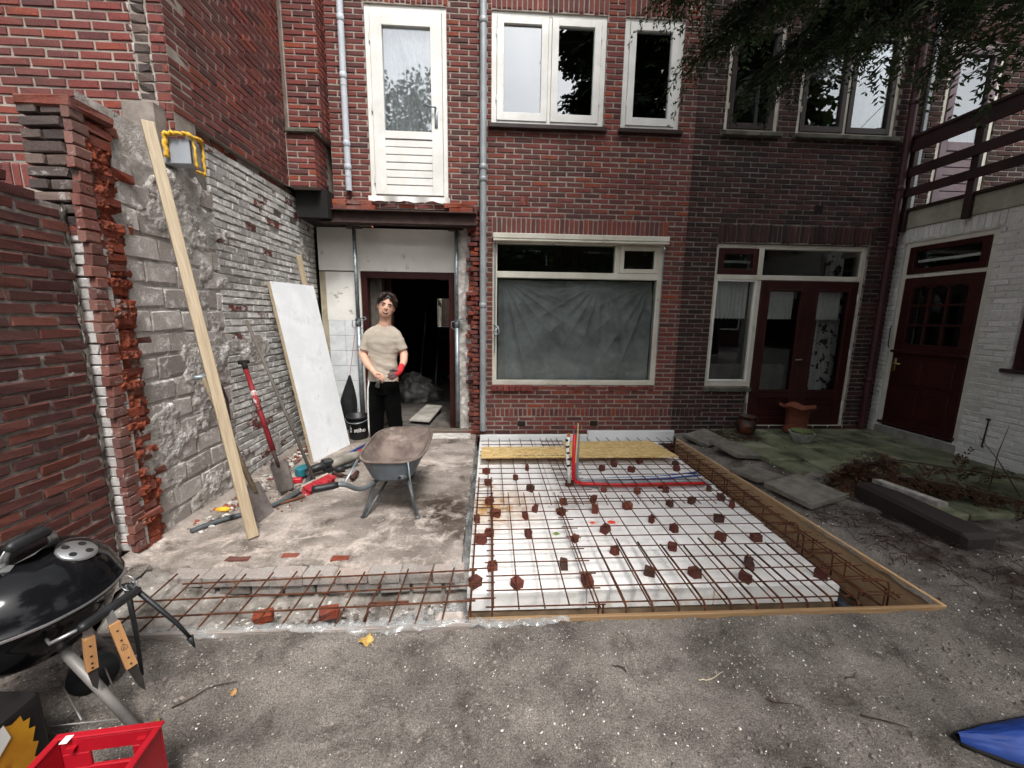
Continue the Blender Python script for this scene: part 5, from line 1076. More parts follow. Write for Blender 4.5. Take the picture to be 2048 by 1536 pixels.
for _ in range(260):
    x = 3.05+rnd(-.22, .25); y_ = 4.62+rnd(-.2, .22); a = rnd(0, 6.28); l = rnd(.03, .09); rt.tube([(x, y_, .075), (x+l*.5*math.cos(a), y_+l*.5*math.sin(a), .085+rnd(0, .02)), (x+l*math.cos(a), y_+l*math.sin(a), .078)], .0022, 4, False)
stuff(rt.build('dry_needles', bpy.data.materials['dry_root'], None, True))
for (x, y_, s, lb, cc) in ((-.57, 1.67, .030, 'yellow autumn leaf lying before the front formwork board', '#c9a35a'), (-1.02, 1.43, .014, 'small tan leaf beside the twig near the barbecue', '#b08a5a'), (2.72, 2.93, .022, 'pale yellow leaf near the largest loose paver', '#c8bf93'), (-1.22, 1.31, .014, 'dull green leaf near the barbecue knife', '#6d6440')):
    mb = MB(); P = [(x+s*math.cos(t)*(1+.25*math.cos(5*t)), y_+s*math.sin(t)*(1+.25*math.cos(5*t)), gz(x, y_)+.012+.010*math.sin(2*t)) for t in np.linspace(0, 6.1, 20)]; c = (x, y_, gz(x, y_)+.012); mb.add(P+[c], [(i, (i+1) % 20, 20) for i in range(20)]); mb.tube([c, (x+s*1.4, y_-s*.8, gz(x, y_)+.006)], .0012, 4)
    tag(mb.build('fallen_leaf', mat('leaf_'+cc[1:], rgb(cc), tuple(v*.6 for v in rgb(cc)), 60, rough=.7), None, False, False), lb, 'leaf')

# ---------------------------------------------------------------- pots
M_terra = mat('terracotta', rgb('#5c3022'), rgb('#73402c'), 7, rough=.8, bump=.2, spots=((5, .62, rgb('#54301f'), .15),))
pt_ = thing('terracotta_pot', 'large terracotta pot with wavy rim before the maroon garden doors', 'pot', (3.95, 4.80, .07))
wav = lambda r, z, a, i: (r*(1+(.07*math.cos(5*a) if i in (7, 8, 9) else 0)), z+(.016*math.cos(5*a+.6) if i in (7, 8, 9) else 0))
MB().lathe([(.0, 0), (.135, 0), (.150, .03), (.128, .075), (.118, .09), (.125, .22), (.135, .30), (.195, .345), (.200, .352), (.185, .350), (.12, .29), (.11, .1), (0, .1)], (3.95, 4.80, .072), 60, wav).build('body', M_terra, pt_, True); MB().lathe([(0, .20), (.115, .20)], (3.95, 4.80, .072), 24).build('soil', M_bark, pt_); MB().lathe([(.126, .0), (.134, .006), (.126, .013)], (3.95, 4.80, .21), 40).build('ring', M_terra, pt_, True)
jg = thing('clay_jug', 'small dark round-bellied clay jug at the edge of the patio', 'pot', (3.24, 4.74, .07))
MB().lathe([(0, 0), (.065, 0), (.10, .04), (.118, .095), (.11, .145), (.085, .18), (.08, .195), (.085, .215), (.10, .232), (.10, .245), (.088, .245), (.07, .19), (0, .17)], (3.24, 4.74, .07), 40).build('body', mat('dark_clay', rgb('#241a16'), rgb('#2f221c'), 6, rough=.45, bump=.2, spots=((7, .5, rgb('#5c3420'), .08),)), jg, True)
MB().tube([(3.34, 4.72, .30), (3.37, 4.71, .26), (3.355, 4.715, .20)], .011, 7).build('handle', bpy.data.materials['dark_clay'], jg, True)
pl = thing('stone_planter', 'pale grey angular planter holding a mossy bowl', 'planter', (3.74, 4.44, .07))
MB().lathe([(0, 0), (.085, 0), (.145, .10), (.15, .112), (.13, .112), (.11, .06), (0, .06)], (3.74, 4.44, .07), 6).build('body', mat('pale_stone', rgb('#85847e'), rgb('#a09f99'), 16, rough=.95, bump=.5), pl)
MB().lathe([(0, .06), (.06, .06), (.10, .11), (.115, .135), (.108, .138), (.09, .12), (0, .115)], (3.74, 4.44, .07), 30).build('bowl', mat('moss_bowl', rgb('#4e5a35'), rgb('#66704a'), 20, rough=.8, bump=.4), pl, True)
# iron peg between jug and door frame
o = MB().tube([(3.32, 4.90, .07), (3.32, 4.90, .42), (3.33, 4.90, .44)], .006, 6).build('iron_peg', M_brown); tag(o, 'thin dark iron peg standing behind the clay jug', 'peg')

# ---------------------------------------------------------------- steel props
def prop(x, label):
    yy = FY+.13; t = thing('steel_prop', label, 'steel prop', (x, yy, .02))
    MB().cbox((x-.06, yy-.06, .02), (x+.06, yy+.06, .03), .002).build('base_plate', M_galv, t); MB().cbox((x-.10, yy-.07, 2.525), (x+.09, yy+.07, 2.533), .002).build('top_plate', M_steel, t)
    MB().tube([(x, yy, .03), (x, yy, 1.43)], .029, 16).build('outer_tube', M_galv, t, True); inn = MB().tube([(x, yy, 1.40), (x, yy, 2.525)], .022, 16).build('inner_tube', M_galv, t, True)
    for k in range(9): MB().sph((x, yy-.0215, 1.55+k*.105), .006, 8, 6).build('pin_hole', M_black, inn)
    MB().tube([(x, yy, 1.36), (x, yy, 1.45)], .034, 16).build('collar', M_galv, t, True)
    MB().tube([(x+.03, yy-.02, 1.45), (x+.09, yy-.05, 1.475), (x+.12, yy-.06, 1.45), (x+.07, yy-.05, 1.43), (x-.02, yy-.04, 1.455)], .007, 6).build('pin', M_galv, t, True)
    MB().tube([(x-.03, yy-.02, 1.43), (x-.065, yy-.02, 1.43), (x-.07, yy-.02, 1.36), (x-.035, yy-.02, 1.33)], .006, 6).build('handle', M_galv, t, True)
    MB().tube([(x+.03, yy-.02, 1.42), (x+.06, yy-.02, 1.41), (x+.06, yy-.02, 1.34), (x+.03, yy-.02, 1.33)], .006, 6).build('handle', M_galv, t, True)
prop(-1.635, 'galvanised steel prop under the beam behind the man'); prop(-.415, 'galvanised steel prop under the beam right of the dark doorway')
th = MB().cbox((-1.05, FY+.0, -.02), (-.19, FY+.10, .055), .006, jit=.004).build('threshold_beam', wood_mat('grey_wood', rgb('#5d5148'), rgb('#7b6e63'), 'x', 5, .9, False, .5)); tag(th, 'grey weathered timber lying across the doorway threshold', 'timber')
o = MB().cbox((-.78, FY-.22, -.005), (-.24, FY-.03, .022), .006, jit=.006).build('stone_step', M_whitec); tag(o, 'pale worn stone step on the slab before the doorway', 'step')
o = MB().prism([(-1.12, 5.5, .045), (-.83, 5.42, .045), (-.74, 6.2, .09), (-1.0, 6.28, .09)], (0, 0, .018)).build('floor_board', mat('dusty_board', rgb('#8e8a82'), rgb('#b2aea6'), 4, bump=.3)); tag(o, 'pale dusty board lying on the floor just inside the doorway', 'board')
MB().cbox((-.98, 6.1, .0), (-.76, 6.2, .088), .004).build('board_rest', M_bark, o)
o = MB().cbox((-.545, 5.62, .10), (-.515, 5.66, .86), .004).build('spirit_level', mat('orange_paint', rgb('#b5521f'), rgb('#c9622a'), 5)); tag(o, 'narrow orange batten standing against the right door jamb', 'batten'); MB().cbox((-.55, 5.61, .0), (-.51, 5.66, .10), .004).build('red_tip', M_rtube, o)
# heap of plastic sheet and rubbish inside
hp = MB().sph((-1.33, 7.2, .12), 1, 60, 40, lambda d: 1); 
def heapw(x, y_, z):
    d = Vector((x+1.33, y_-7.2, z-.12)).normalized(); k = 1+.28*fbm(d.x*2.4, d.y*2.4, d.z*2.4, 5)+.12*fbm(d.x*9, d.y*9, d.z*9, 3)
    return (-1.33+d.x*.42*k, 7.2+d.y*.35*k, max(.004, .10+d.z*.36*k*(1-.5*max(0, d.x))))
o = hp.warp(heapw).build('plastic_heap', film_mat('dusty_plastic', rgb('#8d8b86'), .5, .9, 8, .3), None, True); tag(o, 'heap of crumpled dusty plastic sheet on the floor inside', 'plastic sheet')
o = MB().tube([(-1.62, 7.15, .3), (-1.2, 7.0, .34), (-1.02, 7.3, .02)], .006, 5).build('loose_wire', M_brown, None, True); tag(o, 'thin dark wire sticking out of the plastic heap inside', 'wire')
bt2 = thing('spray_bottle', 'blue and white bottle standing at the far end of the hallway', 'bottle', (-.86, 9.6, 0)); MB().lathe([(0, 0), (.05, 0), (.05, .2), (.02, .26), (0, .26)], (-.88, 9.6, .12), 14).build('body', M_btube, bt2, True); MB().cbox((-.91, 9.57, .38), (-.83, 9.63, .43), .01).build('cap', M_frame, bt2)
o = MB().cbox((-1.0, 9.5, 0), (-.72, 9.7, .118), .01).build('paint_can_box', M_frame); tag(o, 'low white box under the bottle at the end of the hallway', 'box')
o = MB().tube([(-1.45, 8.3, 0), (-1.4, 8.9, 1.6)], .018, 8).build('broomstick', M_galv, None, True); tag(o, 'pale pole leaning in the dark hallway', 'pole')
o = MB().tube([(-1.05, 7.6, 0), (-1.03, 8.0, .9)], .014, 8).build('broomstick', M_galv, None, True); tag(o, 'short grey pole beside the plastic heap inside', 'pole')

# ---------------------------------------------------------------- things leaning on the stripped wall
def plank(name, label, a, b, w, th_, m, wdir):
    a = Vector(a); b = Vector(b); d = (b-a).normalized(); wd = Vector(wdir); wd = (wd-d*wd.dot(d)).normalized(); n = d.cross(wd); L = (b-a).length
    mb = MB().cbox((0, -w/2, -th_/2), (L, w/2, th_/2), .003, jit=.001); me = mb.build(name, m)
    me.matrix_world = Matrix(((d.x, wd.x, n.x, a.x), (d.y, wd.y, n.y, a.y), (d.z, wd.z, n.z, a.z), (0, 0, 0, 1))); return me
M_pine = wood_mat('pine', rgb('#96836a'), rgb('#b5a58b'), 'x', 5, .6, True, .1)
o = plank('pine_plank', '', (-1.585, 2.575, .012), (-2.115, 2.82, 2.66), .064, .022, M_pine, (.75, .65, 0)); tag(o, 'long pale pine plank leaning against the stripped wall', 'plank')
o = plank('pine_batten', '', (-1.93, 4.96, .02), (-2.09, 4.66, 2.13), .06, .022, M_pine, (.6, .8, 0)); tag(o, 'short pine slat peeking out above the leaning white panel', 'slat')
bo = MB(); BLp, BRp, TLp = Vector((-1.795, 4.01, .0)), Vector((-1.63, 4.60, .0)), Vector((-2.13, 4.10, 1.81)); e1 = BRp-BLp; e2 = TLp-BLp; nn = e1.cross(e2).normalized()
if nn.x < 0: nn = -nn
bo.prism([BLp, BRp, BRp+e2, TLp], -nn*.028); bo.build('white_sheet', mat('scuffed_white', rgb('#d9dcdf'), rgb('#e6e8ea'), 3, rough=.5, bump=.1, spots=((3, .55, rgb('#c2c5c8'), .25), (9, .66, rgb('#a9abad'), .10), (26, .71, rgb('#85837f'), .04)))); tag(bpy.data.objects['white_sheet'], 'scuffed white panel leaning against the stripped wall', 'panel')
ed = MB(); ed.prism([BLp+nn*.0005, BLp+e1*.012+nn*.0005, BLp+e1*.012+e2+nn*.0005, TLp+nn*.0005], -nn*.029); ed.xf(Matrix.Translation(-e1.normalized()*.006)); ed.build('raw_edge', M_pine, bpy.data.objects['white_sheet'])
# shovel with red shaft
sh = thing('shovel', 'shovel with red shaft and worn grey scoop blade', 'shovel', (-1.7, 3.27, .02)); T0, T1 = Vector((-1.70, 3.265, .03)), Vector((-2.115, 3.54, 1.09)); dS = (T1-T0).normalized()
M_rsh = mat('red_shaft', rgb('#6e1b22'), rgb('#84242b'), 8, rough=.5, bump=.1, spots=((7, .66, rgb('#4b1a1c'), .1),))
MB().tube([T0+dS*.36, T0+dS*1.12], [.021, .018], 12).build('shaft', M_rsh, sh, True); MB().tube([T0+dS*.22, T0+dS*.38], [.012, .018], 10).build('socket', M_steel, sh, True)
MB().tube([T0+dS*1.10, T0+dS*1.16], .022, 10).tube([T0+dS*1.165+Vector((-.02, -.035, 0)), T0+dS*1.165+Vector((.02, .04, 0))], .017, 10).build('grip', M_black, sh, True)
MB().tube([T0+dS*.72, T0+dS*.90], .0205, 12).build('label_sleeve', mat('torn_label', rgb('#c9c7c4'), rgb('#8c3033'), 12, .45, .55), sh, True)
sd_ = Vector((.25, .95, 0)); sd_ = (sd_-dS*sd_.dot(dS)).normalized(); nS = dS.cross(sd_)
if nS.x < 0: nS = -nS
def blade(a, b):
    t = b*.27; w = .095*(1-.12*(1-b))*(1 if b < .85 else 1-.35*((b-.85)/.15)**2); w *= (1 if b > .12 else .75+.25*(b/.12)); s = (a-.5)*2
    return T0+dS*t+sd_*w*s+nS*(.03*s*s*(.5+.5*b)-.012)
bl = MB().grid(blade, 12, 16).build('blade', mat('worn_blade', rgb('#564f4b'), rgb('#716964'), 9, rough=.6, metal=.3, bump=.2), sh, True, False)
so = bl.modifiers.new('s', 'SOLIDIFY'); so.thickness = .003
# spade with flat red blade
sp = thing('spade', 'flat red-painted spade standing behind the long pine plank', 'spade', (-1.66, 2.86, 0)); S0, S1 = Vector((-1.655, 2.865, .005)), Vector((-2.11, 3.03, 1.04)); dP = (S1-S0).normalized(); wP = Vector((.05, 1, 0)); wP = (wP-dP*wP.dot(dP)).normalized()
nP = dP.cross(wP).normalized()
MB().prism([S0-wP*.092, S0+wP*.10, S0+wP*.085+dP*.27, S0-wP*.085+dP*.27], nP*.004).build('blade', mat('red_blade', rgb('#5d5452'), rgb('#7a726e'), 6, rough=.7, bump=.2, spots=((5.5, .52, rgb('#8c2f3c'), .06),)), sp)
MB().tube([S0+dP*.2, S0+dP*1.13], [.019, .016], 10).build('shaft', wood_mat('ash_shaft', rgb('#6e5f4c'), rgb('#857560'), 'z', 4, .7, False), sp, True); MB().tube([S0+dP*1.135-Vector((.03, .05, 0)), S0+dP*1.135+Vector((.03, .05, 0))], .017, 10).build('grip', M_galv, sp, True)
# broom with red bristles
br = thing('broom', 'broom with dark wooden shaft and red bristles', 'broom', (-1.5, 3.38, 0)); B0, B1 = Vector((-1.53, 3.40, .075)), Vector((-2.11, 3.63, 1.44))
MB().tube([B0, B1], .0135, 10).build('shaft', wood_mat('dark_shaft', rgb('#4b4640'), rgb('#635d55'), 'z', 4, .8, False), br, True)
hx = Vector((.10, .26, 0)).normalized(); hm = MB().cbox((-.15, -.03, 0), (.15, .03, .022), .004); Mh = Matrix.Translation((-1.52, 3.40, .045))@Matrix.Rotation(math.atan2(hx.y, hx.x), 4, 'Z')@Matrix.Rotation(-1.2, 4, 'X'); hm.xf(Mh).build('head', mat('broom_head', rgb('#8c8074'), rgb('#a5998c'), 9), br)
bs_ = MB()
for _ in range(420): a = rnd(-.145, .145); b = rnd(-.028, .028); bs_.tube([Mh@Vector((a, b, 0)), Mh@Vector((a*1.08+rnd(-.008, .008), b*1.5+rnd(-.008, .008), -.085))], .0024, 3, False)
bs_.build('bristles', mat('red_bristle', rgb('#96202a'), rgb('#b52c36'), 20, rough=.6), br)
# hose, power tools, bar
M_hose = mat('grey_hose', rgb('#3c4043'), rgb('#4d5154'), 9, rough=.55, bump=.1)
o = MB().tube(bend([(-2.04, 2.65, .02), (-1.95, 2.80, .02), (-1.82, 2.89, .02), (-1.69, 3.01, .02), (-1.61, 3.21, .02), (-1.60, 3.42, .025), (-1.63, 3.55, .05)], 5), .0185, 12).build('vacuum_hose', M_hose, None, True); tag(o, 'thick grey vacuum hose curving over the slab', 'hose')
M_teal = mat('teal_plastic', rgb('#1f6470'), rgb('#2b7683'), 6, rough=.4); M_blk = mat('black_plastic', rgb('#1d1e20'), rgb('#2a2b2d'), 6, rough=.45, bump=.1); M_redp = mat('red_plastic', rgb('#a01c26'), rgb('#b8252f'), 6, rough=.4); M_dust = mat('dusty_grey_tool', rgb('#6b675f'), rgb('#8b867c'), 9, rough=.7, bump=.2)
d1 = thing('dust_extractor_drill', 'teal and black power tool lying where the grey hose ends', 'power tool', (-1.66, 3.65, 0))
MB().cbox((-.07, -.05, -.05), (.05, .05, .05), .02).xf(Matrix.Translation((-1.72, 3.63, .065))@Matrix.Rotation(.9, 4, 'Z')).build('teal_body', M_teal, d1); MB().tube([(-1.70, 3.60, .06), (-1.60, 3.68, .08), (-1.54, 3.74, .085)], [.035, .04, .045], 12).build('black_body', M_blk, d1, True); MB().cbox((-.05, -.045, -.05), (.05, .045, .06), .014).xf(Matrix.Translation((-1.55, 3.74, .075))@Matrix.Rotation(.7, 4, 'Z')).build('battery', M_blk, d1); MB().tube([(-1.63, 3.55, .05), (-1.68, 3.60, .06)], .024, 10).build('nozzle', M_hose, d1, True)
d2 = thing('hammer_drill', 'dusty grey and red hammer drill on the slab behind the broom', 'power tool', (-1.42, 3.85, 0))
MB().tube([(-1.52, 3.74, .07), (-1.46, 3.83, .085), (-1.38, 3.95, .085), (-1.33, 4.03, .08)], [.035, .052, .05, .035], 12).build('body', M_dust, d2, True); MB().tube([(-1.40, 3.93, .075), (-1.33, 4.05, .08), (-1.29, 4.11, .08)], [.03, .045, .03], 12).build('red_housing', M_redp, d2, True); MB().tube([(-1.44, 3.80, .03), (-1.36, 3.86, .028), (-1.32, 3.92, .05)], [.02, .02, .016], 10).build('handle', M_blk, d2, True); MB().tube([(-1.47, 3.72, .035), (-1.40, 3.76, .03)], [.026, .03], 12).build('side_grip', M_blk, d2, True)
o = MB().cbox((-.065, -.025, 0), (.065, .025, .045), .008).xf(Matrix.Translation((-1.75, 3.50, 0))@Matrix.Rotation(.25, 4, 'Z')).build('red_case', M_redp); tag(o, 'small red plastic case beside the shovel blade', 'case')
o = MB().tube([(-1.60, 3.93, .04), (-1.55, 4.02, .035), (-1.42, 4.50, .03)], [.008, .014, .014], 8).build('pry_bar', M_btube, None, True); tag(o, 'blue pry bar lying at the foot of the white panel', 'pry bar')
o = MB().tube([(-1.46, 3.63, .03), (-1.36, 3.60, .03)], [.018, .016], 10).tube([(-1.36, 3.60, .03), (-1.25, 3.57, .03)], .010, 8).tube([(-1.24, 3.50, .04), (-1.24, 3.64, .04)], .022, 10).build('club_hammer', mat('brown_grip', rgb('#2e1d18'), rgb('#432a22'), 9), None, True); tag(o, 'hammer with dark brown handle half hidden by the wheelbarrow', 'hammer')
o = MB().sph((-2.03, 2.97, .02), (.055, .028, .02), 14, 8, lambda d: 1+.25*fbm(d[0]*3, d[1]*3, d[2]*3)).build('foam_lump', M_foam, None, True); tag(o, 'yellow foam lump lying at the foot of the stripped wall', 'foam lump')
o = MB().cbox((-1.78, 3.10, .006), (-1.50, 3.13, .02), .003).xf(Matrix.Translation((-1.62, 3.12, 0))@Matrix.Rotation(.75, 4, 'Z')@Matrix.Translation((1.62, -3.12, 0))).build('wood_splinter', mat('splinter', rgb('#4e3020'), rgb('#6b452e'), 9)); tag(o, 'dark wood splinter lying on the slab by the hose', 'splinter')
# ---------------------------------------------------------------- wheelbarrow
wb = thing('wheelbarrow', 'grey steel wheelbarrow with rusty empty tray', 'wheelbarrow', (-.74, 3.1, 0))
M_wout = mat('barrow_grey', rgb('#596066'), rgb('#6b7379'), 5, rough=.5, metal=.2, bump=.1, spots=((6, .62, rgb('#7c6a5c'), .12),)); M_win = mat('barrow_rust', rgb('#574b45'), rgb('#786b63'), 7, rough=.85, bump=.4, bs=60, spots=((4, .58, rgb('#8f8078'), .12),))
def tray(a, b, ins=0):
    t = a*2*math.pi; c_, s_ = math.cos(t), math.sin(t); n_ = 3.6
    rr = (abs(c_)**n_+abs(s_)**n_)**(-1/n_); ux, uy = c_*rr, s_*rr
    k = (1-b)**1.6 if b > 0 else 1; k = 1-b**2.2*.0-(1-1)*0
    f = b**1.25; far = max(0, uy)
    hx_, hy_ = .245-.105*f, .385-.165*f-.10*f*far; cyy = 3.165-.10*f
    z = .455+.045*(uy*.5+.5)-.20*(1-(1-f)**1.0)
    if b > .86: q = (b-.86)/.14; hx_ *= 1-q*.98; hy_ *= 1-q*.98; z = .455+.045*(uy*.5+.5)*(1-q)+.022*q-.20*(.86**1.25)-.006*q
    return (-.735+ux*(hx_-ins), cyy+uy*(hy_-ins), z+ins*.6)
MB().grid(lambda a, b: tray(a, b), 60, 22).build('tray', M_wout, wb, True, False); MB().grid(lambda a, b: tray(a, b, .004), 60, 22).build('tray_lining', M_win, wb, True, False)
MB().tube([tray(k/60, 0) for k in range(61)], .0095, 8, False).build('rim', M_win, wb, True)
M_wtube = mat('barrow_tube', rgb('#5b6063'), rgb('#70767a'), 8, rough=.5, metal=.3, bump=.15, spots=((9, .64, rgb('#8a6a52'), .1),))
MB().tube(bend([(-.83, 3.35, .20), (-.86, 2.95, .25), (-.885, 2.76, .27), (-.93, 2.70, .29), (-.985, 2.63, .365), (-1.06, 2.60, .362)]), .0165, 12).build('handle', M_wtube, wb, True); MB().tube([(-1.02, 2.615, .364), (-1.05, 2.60, .362), (-1.14, 2.555, .362), (-1.165, 2.545, .362)], [.021, .023, .025, .023], 12).build('grip', M_blk, wb, True)
MB().tube(bend([(-.65, 3.35, .20), (-.62, 2.95, .28), (-.63, 2.70, .375)]), .0165, 12).build('handle', M_wtube, wb, True); MB().tube([(-.6302, 2.698, .3757), (-.6306, 2.694, .377)], .012, 10).build('open_end', M_black, wb)
for P in ([(-.86, 2.92, .26), (-.94, 2.83, .012)], [(-.80, 3.12, .22), (-.93, 2.84, .012)], [(-.62, 2.92, .27), (-.53, 2.82, .012)], [(-.66, 3.12, .22), (-.54, 2.83, .012)]): MB().tube(P, .012, 10).build('leg', M_wtube, wb, True)
MB().tube([(-.95, 2.83, .010), (-.93, 2.86, .012)], .014, 8).build('foot', M_wtube, wb, True); MB().tube([(-.53, 2.81, .010), (-.545, 2.85, .012)], .014, 8).build('foot', M_wtube, wb, True)
for P in ([(-.965, 2.86, .45), (-1.0, 2.655, .35)], [(-.585, 2.785, .455), (-.575, 2.80, .30), (-.54, 2.82, .05)]): MB().tube(P, .010, 8, flat=.5).build('strut', M_galv, wb, True)
MB().tube([(-.735, 3.58+.125*math.cos(t), .165+.125*math.sin(t)) for t in np.linspace(0, 6.2832, 33)], .04, 10, False).build('tyre', M_blk, wb, True); MB().tube([(-.76, 3.58, .165), (-.71, 3.58, .165)], .095, 20).build('rim_disc', M_wtube, wb)
for s_ in (-1, 1): MB().tube([(-.735+s_*.095, 3.35, .20), (-.735+s_*.075, 3.58, .165)], .013, 8).build('fork', M_wtube, wb, True)
# ---------------------------------------------------------------- bucket and bag by the partition
bk = thing('bucket', 'black plastic builders bucket with white lettering', 'bucket', (-1.61, 4.86, 0)); BC = Vector((-1.61, 4.86, 0))
MB().lathe([(0, .004), (.102, .004), (.105, .012), (.131, .262), (.140, .265), (.142, .288), (.136, .290), (.128, .286), (.10, .02), (0, .018)], (BC.x, BC.y, 0), 44).build('body', M_blk, bk, True)
MB().lathe([(.127, .215), (.134, .218), (.136, .228), (.130, .232)], (BC.x, BC.y, 0), 44).build('rib', M_blk, bk, True)
hpth = [(BC.x+.143*math.cos(t), BC.y+.143*math.sin(t)*.2-.10*0+.13*math.sin(t), .27-.05*abs(math.sin(t))) for t in np.linspace(-2.9, -.25, 16)]
MB().tube(hpth, .004, 6).build('bail', M_galv, bk, True)
def curved_text(parent, body, size, th0, zc, mtl, name='lettering', extr=None):
    cu = bpy.data.curves.new('txt', 'FONT'); cu.body = body; cu.size = size; cu.align_x = 'CENTER'; cu.align_y = 'CENTER'; cu.resolution_u = 3; cu.offset = size*.02
    ob = bpy.data.objects.new('txt', cu); COL.objects.link(ob); bpy.context.view_layer.update()
    me = bpy.data.meshes.new_from_object(ob.evaluated_get(bpy.context.evaluated_depsgraph_get())); bpy.data.objects.remove(ob)
    bm = bmesh.new(); bm.from_mesh(me); bmesh.ops.triangulate(bm, faces=bm.faces); bmesh.ops.subdivide_edges(bm, edges=[e for e in bm.edges if e.calc_length() > .012], cuts=2, use_grid_fill=False); bm.to_mesh(me); bm.free()
    for v in me.vertices:
        z = zc+v.co.y; r = .104+(z-.012)/.25*.027+.0016; a = th0+v.co.x/r
        v.co = (BC.x+r*math.cos(a), BC.y+r*math.sin(a), z)
    me.materials.clear(); me.materials.append(mtl); return link(name, me, parent)
tha = math.atan2(-BC.y, -BC.x)
curved_text(bk, 'stiho', .072, tha+.13, .125, M_frame); 
lg = MB()
def onb(a, z): r = .104+(z-.012)/.25*.027+.0016; return (BC.x+r*math.cos(a), BC.y+r*math.sin(a), z)
for (a0, a1, z0_, z1_) in ((-.98, -.93, .10, .15), (-.88, -.83, .10, .185), (-.76, -.71, .10, .15), (-.88, -.71, .145, .158), (-.98, -.83, .095, .108)): lg.add([onb(tha+a0, z0_), onb(tha+a1, z0_), onb(tha+a1, z1_), onb(tha+a0, z1_)], [(0, 1, 2, 3)])
lg.build('logo_mark', M_frame, bk, False, False)
bgm = MB()
def bagf(a, b):
    t = b; w = .012+.098*math.sin(min(1, t*1.05)*math.pi*.62)**1.1; ang = a*2*math.pi; f = 1+.10*math.sin(ang*7+t*3)*(1-t*.5)
    return (-1.80-.055*t+w*math.cos(ang)*f, FY+.20+w*.45*math.sin(ang)*f, .73-.60*t*(1 if t < .97 else 1)+(.03*math.cos(ang*2) if t > .9 else 0))
bgm.grid(bagf, 48, 24).build('rubbish_bag', mat('black_film', rgb('#17181a'), rgb('#2a2b2d'), 9, rough=.3, bump=.5, bs=30)); bag = tag(bpy.data.objects['rubbish_bag'], 'black rubbish bag hanging on a pink cord from the left prop', 'bag')
cdm = MB().tube([(-1.665, FY+.12, 1.40), (-1.69, FY+.14, 1.25), (-1.80, FY+.20, .72)], .0035, 6).build('cord', mat('pink_cord', rgb('#a35a66'), rgb('#b8707a'), 9), bag)
# ---------------------------------------------------------------- kettle barbecue
KC = Vector((-1.66, 1.36, 0)); kb = thing('kettle_barbecue', 'glossy black kettle barbecue with lid at the left edge', 'barbecue', tuple(KC))
M_enam = mat('black_enamel', (.006, .006, .007), rough=.10, bump=.0, spec=.22); M_alu = mat('aluminium', rgb('#9a9b9b'), rgb('#b5b6b6'), 9, rough=.35, metal=.8, bump=.05); M_leg = mat('leg_tube', rgb('#6d6a68'), rgb('#86827f'), 8, rough=.55, metal=.3, bump=.1)
zr = .50
MB().lathe([(.03, zr-.235), (.10, zr-.222), (.17, zr-.18), (.225, zr-.115), (.25, zr-.05), (.256, zr-.008), (.262, zr-.006), (.264, zr+.002)], (KC.x, KC.y, 0), 72).build('bowl', M_enam, kb, True)
lid = MB().lathe([(.270, zr-.012), (.272, zr+.004), (.266, zr+.008), (.259, zr+.035), (.236, zr+.085), (.195, zr+.125), (.14, zr+.152), (.075, zr+.167), (.0, zr+.172)], (KC.x, KC.y, 0), 72).build('lid', M_enam, kb, True)
MB().lathe([(.2725, zr-.006), (.2745, zr-.001), (.2725, zr+.004)], (KC.x, KC.y, 0), 72).build('rim_trim', M_alu, kb, True)
def lidp(az, rr, up=0):   # point on the lid
    prof = [(.0, .172), (.075, .167), (.14, .152), (.195, .125), (.236, .085), (.259, .035)]
    for (r0, z0_), (r1, z1_) in zip(prof, prof[1:]):
        if rr <= r1: z = z0_+(z1_-z0_)*(rr-r0)/(r1-r0); break
    return Vector((KC.x+rr*math.cos(az), KC.y+rr*math.sin(az), zr+z+up))
va = math.radians(12); vc = lidp(va+.15, .172, .004); nv_ = Vector((math.cos(va)*.42, math.sin(va)*.42, .9)).normalized(); qx = nv_.cross(Vector((0, 1, 0))).normalized(); qy = nv_.cross(qx); Mv = Matrix(((qx.x, qy.x, nv_.x, vc.x), (qx.y, qy.y, nv_.y, vc.y), (qx.z, qy.z, nv_.z, vc.z), (0, 0, 0, 1)))
vent = MB().lathe([(0, .006), (.052, .005), (.056, .001), (.056, -.006)], (0, 0, 0), 36).xf(Mv).build('vent_disc', M_alu, lid, True)
for k in range(4):
    a = k*math.pi/2+.4; MB().lathe([(0, .0072), (.011, .0072), (.011, .003)], (.033*math.cos(a), .033*math.sin(a), 0), 14).xf(Mv).build('vent_hole', M_black, vent)
# lid handle with heat shield
h0, h1 = lidp(math.radians(318), .095)+Vector((0, 0, -.004)), lidp(math.radians(42), .095)+Vector((0, 0, -.004)); hp_ = [h0+Vector((-.005, -.012, 0)), h0+Vector((0, -.01, .035)), h0+Vector((0, .01, .060)), h1+Vector((0, -.01, .060)), h1+Vector((0, .01, .035)), h1+Vector((0, .012, 0))]
MB().tube(hp_, .016, 8, flat=.25).build('lid_handle', M_alu, lid, True); MB().tube([h0+Vector((0, .002, .052)), h0+Vector((0, .014, .063)), h1+Vector((0, -.014, .063)), h1+Vector((0, -.002, .052))], [.017, .02, .02, .017], 10).build('handle_grip', M_blk, lid, True)
def shield(a, b): t = (a-.5)*2; return Vector((KC.x+.078+.05*b+.004*t*t, KC.y+.065*t*(1-.35*b*b), zr+.165+.004*b+.05*b*b*0+.028*b*(1-abs(t)*.3)))
shl = MB().grid(shield, 12, 8).build('heat_shield', M_alu, lid, True, False)
MB().tube([lidp(math.radians(318), .098, .002), lidp(math.radians(312), .125, .002)], .014, 6, flat=.2).build('handle_bracket', M_alu, lid)
